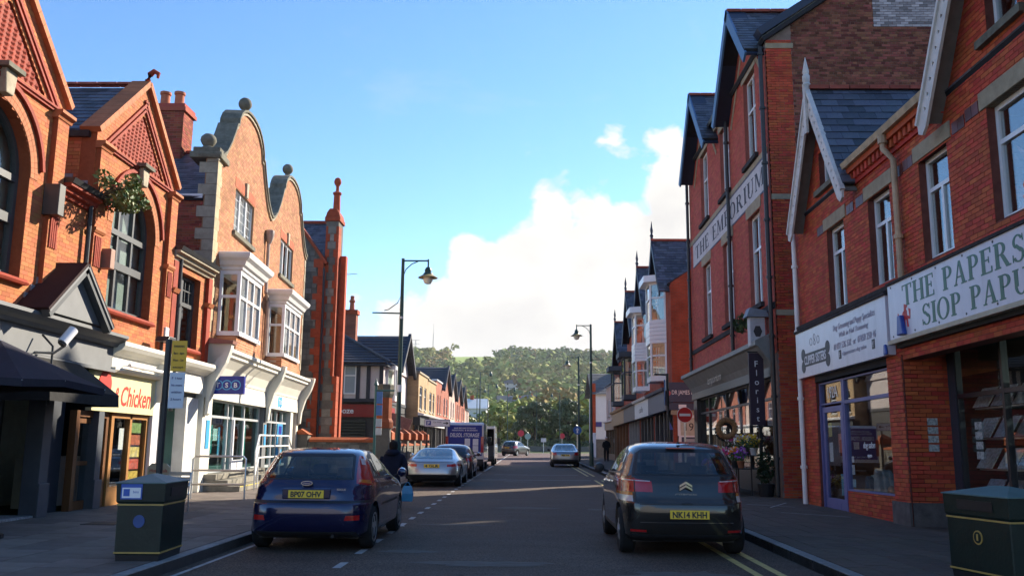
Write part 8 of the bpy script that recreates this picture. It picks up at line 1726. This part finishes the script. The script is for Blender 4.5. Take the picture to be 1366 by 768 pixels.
# far signs at the junction
for i, (x, y, z, r_, c, lb) in enumerate([(-1.0, 118, 2.6, .42, (.55, .02, .05), 'red round sign at the far junction, left of centre'), (-.1, 116, 2.2, .4, (.25, .4, .36), 'pale green sign back at the far junction'), (4.4, 118, 2.3, .36, (.55, .03, .05), 'red round sign behind the silver saloon'), (3.5, 64.3, 2.35, .30, (.03, .12, .4), 'blue round arrow sign near the white house'), (2.0, 119, 1.5, .35, (.6, .6, .58), 'small white sign plate at the far junction')]):
    o = thing('road_sign', lb, 'sign', (x, y, 0)); MB().tube([(x, y + .05, 0), (x, y + .05, z + .3)], .04, 6).make('pole', STEEL, o); MB(front_frame(y, 0)).prism(circle(x, z, r_, 16) if i != 4 else rect(x - .35, x + .35, z, z + .5), -.03, 0).make('sign_face', M('far_sign_%d' % i, c, .5), o)
    if i == 3: MB(front_frame(y, 0)).prism([(x - .05, z - .2), (x + .05, z - .2), (x + .05, z + .02), (x + .13, z + .02), (x, z + .2), (x - .13, z + .02), (x - .05, z + .02)], 0, .006).make('arrow', UPVC, o)

# ================================================================ florist's display
fst = thing('flower_stand', 'black tiered stand against the florist window crowded with pots', 'stand', (5.75, 25.6, PZ))
for k, (x0, x1, z) in enumerate(((5.15, 5.6, .48), (5.6, 6.0, .85), (6.0, 6.4, 1.2))):
    MB().box(x0, x1, z - .03, z, -27.6, -24.5).make('shelf', BLACK, fst)
    for y in (24.55, 26.05, 27.55): MB().box(x0 + .02, x0 + .05, PZ, z - .03, -y - .02, -y + .02).make('leg', BLACK, fst)
fc = [((.8, .55, .03), 'yellow'), ((.7, .08, .3), 'pink'), ((.8, .78, .75), 'white'), ((.35, .08, .55), 'purple'), ((.7, .06, .03), 'red'), ((.8, .28, .03), 'orange')]
POTM = [M('pot_white', (.55, .54, .52), .5), M('pot_dark', (.03, .03, .03), .6), M('pot_clay', (.3, .12, .06), .8)]; LF = M('plant_green', (.045, .10, .025), .6, .2, 6, isl=.5, hue=.03)
rr = random.Random(21)
for k in range(36):
    row = k % 4; x = (5.38, 5.8, 6.2, 4.98)[row] + rr.uniform(-.06, .06); y = 24.75 + (k // 4) * .34 + rr.uniform(-.06, .06); z = (.48, .85, 1.2, PZ)[row]; col, cn_ = rr.choice(fc)
    o = thing('potted_plant', ('potted plant with %s flowers on the florist stand' if row < 3 else 'low potted plant with %s flowers standing on the pavement before the florist stand') % cn_, 'plant', (x, y, z), 'potted flowers outside the florist')
    MB().lathe((x, y, z), [(.07, 0), (.1, .16), (.11, .17), (.11, .19), (.09, .19)], 10).make('pot', rr.choice(POTM), o, smooth=True); leaf_cluster(70, (x, y, z + .3), (.17, .17, .16), .05, k + 50).make('leaves', LF, o, kind='stuff', recalc=False); leaf_cluster(70, (x, y, z + .40), (.19, .19, .17), .045, k + 90).make('flowers', M('petal_' + cn_, col, .6, .2, 8), o, kind='stuff', recalc=False)
for i, (x, y, z, c, lb) in enumerate(((6.1, 27.9, 1.9, (.03, .03, .03), 'dark round wreath leaning by the florist window'), (5.95, 27.0, 1.95, (.3, .16, .07), 'brown straw wreath hung above the flower stand'))):
    o = thing('wreath', lb, 'wreath', (x, y, z)); mb = MB(); n = 18
    for j in range(n): a, b = 2 * pi * j / n, 2 * pi * (j + 1) / n; mb.tube([(x + .25 * math.cos(a), y, z + .25 * math.sin(a)), (x + .25 * math.cos(b), y, z + .25 * math.sin(b))], .09, 7)
    mb.make('ring', M('wreath_%d' % i, c, .9, .4, 16, bump=.6, bscale=40), o, smooth=True, angle=80); MB().tube([(x, y + .05, PZ), (x, y + .05, z)], .015, 5).make('stake', IRON, o)
for i in range(4):
    x, y = 5.05 + .05 * (i % 2), 27.9 + i * .4
    o = thing('hanging_basket', 'white pot of plants on the low front edge of the florist stand', 'planter', (x, y, .45), 'white planters along the stand front'); MB().lathe((x, y, .42), [(.08, 0), (.13, .16), (.14, .18), (.12, .18)], 10).make('pot', POTM[0], o, smooth=True); leaf_cluster(60, (x, y, .7), (.16, .16, .12), .05, i + 200).make('leaves', LF, o, kind='stuff', recalc=False); MB().tube([(x, y, PZ), (x, y, .42)], .03, 6).make('foot', BLACK, o)
bsh = thing('potted_shrub', 'dark bushy shrub in a black tub at the near end of the flower stand', 'shrub', (6.3, 24.1, PZ)); leaf_cluster(320, (6.3, 24.1, .9), (.26, .22, .5), .06, 301).make('leaves', M('dark_shrub', (.022, .035, .016), .7, .2, 5, isl=.4), bsh, kind='stuff', recalc=False); MB().lathe((6.3, 24.1, PZ), [(.18, 0), (.24, .34), (.22, .34)], 12).make('tub', BLACK, bsh, smooth=True)

# ================================================================ people
def person(label, loc, rz, joints, edges, radii, mat, hair, skin, extras=None):
    o = thing('person', label, 'person', loc, None, rz)
    me = bpy.data.meshes.new('body'); me.from_pydata(joints, edges, []); b = new_obj('body', me, o)
    sk = b.modifiers.new('skin', 'SKIN'); sk.branch_smoothing = .4
    for v, r_ in zip(me.skin_vertices[0].data, radii): v.radius = r_ if isinstance(r_, tuple) else (r_, r_)
    me.skin_vertices[0].data[0].use_root = True
    ss = b.modifiers.new('smooth', 'SUBSURF'); ss.levels = 2; ss.render_levels = 2; me.materials.append(mat)
    return o
DKCL = M('dark_navy_coat', (.014, .016, .03), .9, .25, 6, bump=.3, bscale=20); SKIN = M('skin', (.45, .26, .19), .6); HAIRD = M('dark_hair', (.02, .016, .013), .8, .3, 30)
# walker seen from behind: hooded coat, stooping, blue bag at the right side
J = [(0, 0, .80), (0, .02, 1.0), (0, .05, 1.2), (0, .08, 1.33), (.0, .12, 1.40), (-.10, 0, .76), (-.12, .05, .42), (-.12, 0, .09), (-.12, .14, .04), (.10, 0, .76), (.12, -.04, .42), (.12, -.12, .10), (.12, .02, .05), (-.20, .06, 1.27), (-.27, .04, 1.0), (-.26, .14, .78), (.20, .06, 1.27), (.27, .04, 1.0), (.29, .06, .76)]
E_d = [(0, 1), (1, 2), (2, 3), (3, 4), (0, 5), (5, 6), (6, 7), (7, 8), (0, 9), (9, 10), (10, 11), (11, 12), (2, 13), (13, 14), (14, 15), (2, 16), (16, 17), (17, 18)]
RR_ = [(.23, .17), (.25, .18), (.24, .17), (.12, .11), (.10, .10), .11, .085, .06, .05, .11, .085, .06, .05, .09, .07, .055, .09, .07, .055]
wk = person('person in a dark hooded coat walking away past the blue hatchback with a light-blue bag', (-3.12, 20.6, 0), 0, [(a * 1.12, b, c * .90) for a, b, c in J], E_d, RR_, DKCL, HAIRD, SKIN)
def child(mb, nm, mt, par, **k): ob = mb.make(nm, mt, None, **k); ob.parent = par; return ob
child(MB().lathe((0, .14, 1.365), [(.02, -.13), (.075, -.10), (.098, -.03), (.105, .03), (.095, .09), (.06, .13), (.01, .145)], 14), 'hair', HAIRD, wk, smooth=True); child(MB().lathe((0, .16, 1.345), [(.02, -.12), (.07, -.10), (.09, -.02), (.09, .05), (.02, .12)], 12), 'head', SKIN, wk, smooth=True); child(MB().lathe((0, .06, 1.24), [(.1, -.1), (.17, -.05), (.175, .0), (.12, .06), (.08, .06)], 12), 'hood', DKCL, wk, smooth=True)
for k in range(5): child(MB().tube([(.315 + .013 * k - .02, .06, .64), (.31 + .014 * k - .02, .075, .61), (.315 + .012 * k - .02, .05, .575 - .006 * (k % 3))], .010, 6), 'finger', SKIN, wk, smooth=True)
bg_ = thing('carrier_bag', 'light blue carrier bag hanging from the walker\'s right hand', 'bag', (-2.76, 20.66, .14)); BAGB = M('light_blue_plastic', (.04, .26, .46), .4, .12, 6); bg_.scale = (.8, .8, .86)
child(MB().add([(-.15, -.06, .0), (.15, -.06, .0), (.15, .06, .0), (-.15, .06, .0), (-.17, -.08, .2), (.17, -.08, .2), (.17, .08, .2), (-.17, .08, .2), (-.12, -.04, .40), (.12, -.04, .40), (.12, .04, .40), (-.12, .04, .40)], [(3, 2, 1, 0), (0, 1, 5, 4), (1, 2, 6, 5), (2, 3, 7, 6), (3, 0, 4, 7), (4, 5, 9, 8), (5, 6, 10, 9), (6, 7, 11, 10), (7, 4, 8, 11), (8, 9, 10, 11)]), 'sack', BAGB, bg_, bevel=.02); child(MB().tube([(-.1, 0, .38), (-.03, 0, .49), (.03, 0, .49), (.1, 0, .38)], .012, 6), 'handle', BAGB, bg_)
J2 = [(0, 0, .92), (0, 0, 1.12), (0, 0, 1.32), (0, 0, 1.46), (0, .01, 1.53), (-.10, 0, .88), (-.11, .03, .48), (-.11, 0, .09), (-.11, -.12, .05), (.10, 0, .88), (.11, .02, .48), (.11, 0, .09), (.11, -.12, .05), (-.2, 0, 1.39), (-.27, 0, 1.12), (-.2, -.16, 1.0), (.2, 0, 1.39), (.27, 0, 1.12), (.22, -.16, 1.02)]
p2 = person('person in dark clothes and pale cap standing on the far right pavement', (5.75, 66.5, PZ), 0, J2, E_d, RR_, M('black_clothes', (.015, .015, .017), .9), HAIRD, SKIN)
child(MB().lathe((0, 0, 1.66), [(.02, -.13), (.07, -.1), (.095, -.02), (.095, .06), (.06, .11), (.01, .125)], 12), 'head', SKIN, p2, smooth=True); child(MB().lathe((0, 0, 1.70), [(.105, 0), (.105, .04), (.08, .09), (.02, .1)], 12), 'cap', M('pale_cap', (.55, .55, .55), .8), p2, smooth=True)
# ================================================================ far end: trees, wooded hill, houses
def tree(label, loc, H, rad, seed, leafmat, n=5200, leaf=.22, trunk_h=.3, squash=1.0):
    """trunk with limbs, then leaf clumps spread through the crown with gaps between"""
    o = thing('tree', label, 'tree', loc, 'trees at the end of the street'); r = random.Random(seed); x, y, z = loc
    tk = MB(); tk.tube([(x, y, z - .2), (x + .1, y, z + H * trunk_h), (x, y + .1, z + H * .7)], [rad * .07, rad * .055, rad * .02], 8); clumps = []
    for k in range(34):
        a = r.uniform(0, 6.28); e = r.uniform(-.25, 1.0); rr_ = r.uniform(.45, 1.0) ** .6; c = Vector((math.cos(a) * math.cos(e * 1.4) * rad * rr_, math.sin(a) * math.cos(e * 1.4) * rad * rr_, H * .55 + math.sin(e * 1.4) * H * .42 * rr_))
        s = r.uniform(.20, .36) * rad; clumps.append((c, s))
        if k % 2 == 0: b = Vector((0, 0, H * r.uniform(.2, .5))); tk.tube([Vector(loc) + b, Vector(loc) + (b + c) * .5 + Vector((0, 0, .2)), Vector(loc) + c], [rad * .03, rad * .02, rad * .008], 5)
    tk.make('trunk', M('bark', (.06, .045, .032), .9, .3, 5), o, smooth=True)
    rn = np.random.RandomState(seed); V = []; ks = rn.randint(0, len(clumps), n); C_ = np.array([c for c, s in clumps])[ks]; S_ = np.array([s for c, s in clumps])[ks]
    d = rn.normal(size=(n, 3)); d /= np.linalg.norm(d, axis=1)[:, None]; P_ = C_ + d * (S_ * rn.uniform(.35, 1.0, n) ** .4)[:, None] * np.array([1, 1, .75 * squash]) + np.array(loc)
    nm = d + rn.normal(size=(n, 3)) * .6; nm /= np.linalg.norm(nm, axis=1)[:, None]; t = np.cross(nm, rn.normal(size=(n, 3))); t /= np.linalg.norm(t, axis=1)[:, None]; b = np.cross(nm, t); L_ = (leaf * rn.uniform(.6, 1.4, n))[:, None]
    Q = np.stack([P_ - t * L_, P_ + b * L_ * .6, P_ + t * L_, P_ - b * L_ * .6], 1).reshape(-1, 3) - np.array(loc)
    me = bpy.data.meshes.new('crown'); me.vertices.add(len(Q)); me.vertices.foreach_set('co', Q.reshape(-1)); me.loops.add(len(Q)); me.loops.foreach_set('vertex_index', np.arange(len(Q))); me.polygons.add(n); me.polygons.foreach_set('loop_start', np.arange(n) * 4); me.update(calc_edges=True); me.materials.append(leafmat); new_obj('crown', me, o)['kind'] = 'stuff'
    return o
def leafm(name, c): 
    m = M(name, c, .55, .15, .8, isl=.45, hue=.025); return m
DKL = leafm('dark_foliage', (.085, .11, .042)); OLV = leafm('olive_foliage', (.11, .125, .045)); YEL = leafm('yellow_green_foliage', (.24, .24, .04)); MID = leafm('mid_foliage', (.09, .13, .04))
tree('large dark green tree left of the pair at the end of the street', (0.9, 138, 0), 7.9, 3.0, 1, DKL, 9000, .17); tree('large dark green tree right of the pair, nearest the white house', (5.9, 137, 0), 7.9, 2.9, 2, DKL, 9000, .17)
tree('yellow-green tree beyond the open white van', (-4.6, 140, 0), 5.6, 1.9, 3, YEL, 4500); tree('mid-green tree behind the far street lamps', (-10.5, 150, 0), 5.5, 2.6, 4, YEL, 5000, .26); tree('olive tree behind the white house', (13.5, 140, 0), 9, 4.2, 5, OLV, 4000, .3); tree('small olive green tree between the yellow tree and the dark pair', (-2.2, 152, 0), 4.6, 1.9, 6, OLV, 2500, .2)
tree('broad green tree behind the far left gabled houses', (-17, 160, .5), 10, 5.0, 7, MID, 4500, .32); tree('broad olive tree further left behind the terrace', (-27, 165, .5), 11, 5.5, 8, OLV, 4000, .34); tree('dark tree right of the white house roof', (22, 150, 0), 11, 5.0, 9, DKL, 4000, .34)
hd = leaf_cluster(5200, (2, 132.5, .9), (16, 1.1, .9), .16, 77).make('hedge', DKL, kind='stuff', recalc=False); tag(hd, 'low dark hedge along the far side of the junction')
fw = MB().box(-30, 40, 0, .9, -130.9, -130.5).make('boundary_wall', RUBM); tag(fw, 'low stone wall along the far side of the junction', 'wall')
# the wood on the hill: thousands of crowns that read as one mass
def wood():
    """thousands of far crowns, each a puff of leaf-sprays; joined by colour, they read as one wood"""
    rn = np.random.RandomState(11); n0 = 34000
    y = 165 + (1010 - 165) * rn.uniform(0, 1, n0) ** .8; x = rn.uniform(-.30, .30, n0) * y; z = hill_z(x, y)
    keep = (np.abs(x) < 330) & ~((x / y > -.098 + rn.normal(size=n0) * .006) & (x / y < -.022 + rn.normal(size=n0) * .007) & (y + 25 * np.sin(x / 13.) + rn.normal(size=n0) * 14 > 655)) & ~((y < 330) & (rn.rand(n0) < .35))
    for hx, hy in HOUSES: keep &= ~((np.abs(x - hx * y / hy) < 7.5) & (y < hy + 5) & (y > hy - 75))
    pts = np.stack([x, y], 1)[keep][:14500]; n = len(pts)
    cols = [('hill_foliage_green', (.20, .245, .055)), ('hill_foliage_olive', (.28, .27, .07)), ('hill_foliage_dark', (.13, .175, .055)), ('hill_foliage_autumn', (.28, .20, .07))]
    big = np.sin(pts[:, 0] / 45 + 1) * np.cos(pts[:, 1] / 60) + rn.normal(size=n) * .55
    kind = np.where(big > .7, 2, np.where(big < -.5, 1, 0)); kind = np.where(rn.rand(n) < .05, 3, kind)
    AV = []; AM = []
    for k, (nm, c) in enumerate(cols):
        for far in (0, 1):
            q = pts[(kind == k) & ((pts[:, 1] > 420) == bool(far))]; m_ = len(q)
            if not m_: continue
            per = 34 if far else 190; s = rn.gamma(9, .30, m_) + 1.0; z = hill_z(q[:, 0], q[:, 1])
            C_ = np.stack([q[:, 0], q[:, 1], z + s * .75], -1)
            # each crown is three or four lobes
            lob = rn.normal(size=(m_, 4, 3)) * np.array([.45, .45, .3]); li = rn.randint(0, 4, (m_, per))
            d = rn.normal(size=(m_, per, 3)); d /= np.linalg.norm(d, axis=2)[..., None]; d[..., 2] = np.where(rn.rand(m_, per) < .8, np.abs(d[..., 2]), d[..., 2])
            P_ = C_[:, None] + (np.take_along_axis(lob, li[..., None].repeat(3, 2), 1) + d * rn.uniform(.5, .72, (m_, per))[..., None]) * s[:, None, None]
            nm_ = d + rn.normal(size=d.shape) * .35; nm_ /= np.linalg.norm(nm_, axis=2)[..., None]; t = np.cross(nm_, rn.normal(size=d.shape)); t /= np.linalg.norm(t, axis=2)[..., None]; b_ = np.cross(nm_, t)
            L_ = (s[:, None] * rn.uniform(.7, 1.35, (m_, per)) * (.33 if far else .14))[..., None]
            V = np.stack([P_ - t * L_, P_ + b_ * L_ * .8, P_ + t * L_, P_ - b_ * L_ * .8], 2).reshape(-1, 3); nf = len(V) // 4
            AV.append(V); AM.append(np.full(nf, k))
    V = np.concatenate(AV); mi = np.concatenate(AM).astype(np.int32); nf = len(mi)
    me = bpy.data.meshes.new('wood'); me.vertices.add(len(V)); me.vertices.foreach_set('co', V.reshape(-1)); me.loops.add(len(V)); me.loops.foreach_set('vertex_index', np.arange(len(V))); me.polygons.add(nf); me.polygons.foreach_set('loop_start', np.arange(nf) * 4); me.update(calc_edges=True)
    for nm, c in cols: me.materials.append(M(nm, c, .95, .35, .12, isl=.22, hue=.015))
    me.polygons.foreach_set('material_index', mi)
    o = new_obj('wood', me); tag(o, 'dense mixed wood covering the far hillside', kind='stuff')
def on_slope(xr, ratio, lift):
    """the spot on the hillside seen along a given bearing at a given steepness"""
    ys = np.linspace(180, 880, 1400); g = np.abs(hill_z(ys * xr, ys) + lift - 1.5 - ratio * ys); i = int(np.argmin(g)); return float(ys[i] * xr), float(ys[i])
SITES = [(-.106, .0456, 6), (-.078, .030, 5), (-.027, .043, 6), (-.014, .040, 6), (-.001, .044, 6), (-.020, .073, 9), (-.16, .05, 6)]
HOUSES = [on_slope(*q) for q in SITES]
wood()
def pasture():
    xs = np.linspace(-.12, .01, 26); ys = np.linspace(620, 960, 24); V = []; 
    for y in ys:
        for r_ in xs: x = r_ * y; V.append((x, y, float(hill_z(np.array(x), np.array(y))) + .5))
    o = MB().add(V, [(j * 26 + i, j * 26 + i + 1, (j + 1) * 26 + i + 1, (j + 1) * 26 + i) for j in range(23) for i in range(25)]).make('field', FIELDM, smooth=True, angle=80); tag(o, 'bright green pasture on the crest of the hill', kind='structure')
pasture()
HW_ = M('far_white_wall', (.82, .81, .78), .8, .06, .5); HR = M('far_slate_roof', (.12, .125, .14), .8)
for i, ((x, y), (w, d, h, ry, lb)) in enumerate(zip(HOUSES, [(9, 7, 4.5, .3, 'white gabled house low on the hillside at the left'), (13, 7, 4.2, 0, 'long white house among trees above the vans'), (7, 6, 5, .2, 'white hillside house, left of the cluster under the wood'), (7, 6, 5.5, -.2, 'white hillside house in the middle of the cluster'), (8, 6, 5, .1, 'pale hillside house right of the cluster'), (8, 6, 2.2, 0, 'grey-white long building high in the wood'), (10, 7, 5, .4, 'small white house at the left edge of the wood')])):
    z = float(hill_z(np.array(x), np.array(y))); o = thing('hillside_house', lb, 'house', (x, y, z), 'houses on the hillside', ry)
    def mk(mb, nm, mt): ob = mb.make(nm, mt, None); ob.parent = o; return ob
    zz = 2.0
    mk(MB().box(-w / 2, w / 2, -4, h + zz, -d / 2, d / 2), 'wall', HW_)
    mk(MB().add([(-w / 2 - .4, -d / 2 - .4, h + zz), (w / 2 + .4, -d / 2 - .4, h + zz), (w / 2 + .4, d / 2 + .4, h + zz), (-w / 2 - .4, d / 2 + .4, h + zz), (-w / 2 - .4, 0, h + zz + 2.4), (w / 2 + .4, 0, h + zz + 2.4)], [(0, 1, 5, 4), (2, 3, 4, 5), (0, 4, 3), (1, 2, 5), (3, 2, 1, 0)]), 'roof', HR if i != 1 else HW_)
    mk(MB().box(w * .2, w * .2 + .8, h + zz + 1.2, h + zz + 3.2, -.4, .4), 'chimney', CHRED)
    for k in range(max(2, int(w / 3))):
        for f_ in range(2): xx = -w / 2 + (k + .5) * w / max(2, int(w / 3)); mk(MB().box(xx - .5, xx + .5, zz - 1.4 + f_ * 2.8, zz + f_ * 2.8, d / 2, d / 2 + .06), 'window', M('far_dark_pane', (.05, .06, .07), .2))
# masts on the skyline
for i, (x, y, h, lb) in enumerate([(-116, 900, 24, 'lattice mast with cross arms on the hill crest'), (-98, 900, 30, 'taller slim lattice mast on the hill crest')]):
    z = float(hill_z(np.array(x), np.array(y))); o = thing('radio_mast', lb, 'mast', (x, y, z)); m = MB(); MS = M('mast_grey', (.35, .36, .38), .7); w = 1.1 if i == 0 else .8
    for sx in (-1, 1):
        for sy in (-1, 1): m.tube([(x + sx * w, y + sy * w, z - 2), (x + sx * w * .35, y + sy * w * .35, z + h)], .16, 5)
    m.make('legs', MS, o, kind='stuff'); b = MB()
    for k in range(10): t0, t1 = k / 10, (k + 1) / 10; b.tube([(x - w * (1 - .65 * t0), y, z + h * t0), (x + w * (1 - .65 * t1), y, z + h * t1)], .1, 4)
    b.make('bracing', MS, o, kind='stuff')
    if i == 0:
        for zz in (.5, .66, .82, .98): MB().tube([(x - 4.2, y, z + h * zz), (x + 4.2, y, z + h * zz)], .22, 5).make('cross_arm', MS, o)
    else: MB().tube([(x, y, z + h), (x, y, z + h + 10)], .15, 5).make('antenna', MS, o)
# the far air: even pale haze round the whole place
hz = MB().box(-1000, 1000, -3, 130, -1350, 70).make('haze', MATS['white_paint']); hz.data.materials.clear()
hm = bpy.data.materials.new('haze'); hm.use_nodes = True; nt = hm.node_tree
for n_ in list(nt.nodes): nt.nodes.remove(n_)
ou = nt.nodes.new('ShaderNodeOutputMaterial'); pv = nt.nodes.new('ShaderNodeVolumePrincipled'); pv.inputs['Density'].default_value = .00013; pv.inputs['Color'].default_value = (.86, .92, 1.0, 1); pv.inputs['Anisotropy'].default_value = .3
nt.links.new(pv.outputs[0], ou.inputs['Volume']); hz.data.materials.append(hm); hz['kind'] = 'stuff'; hz['label'] = 'faint pale haze in the air'
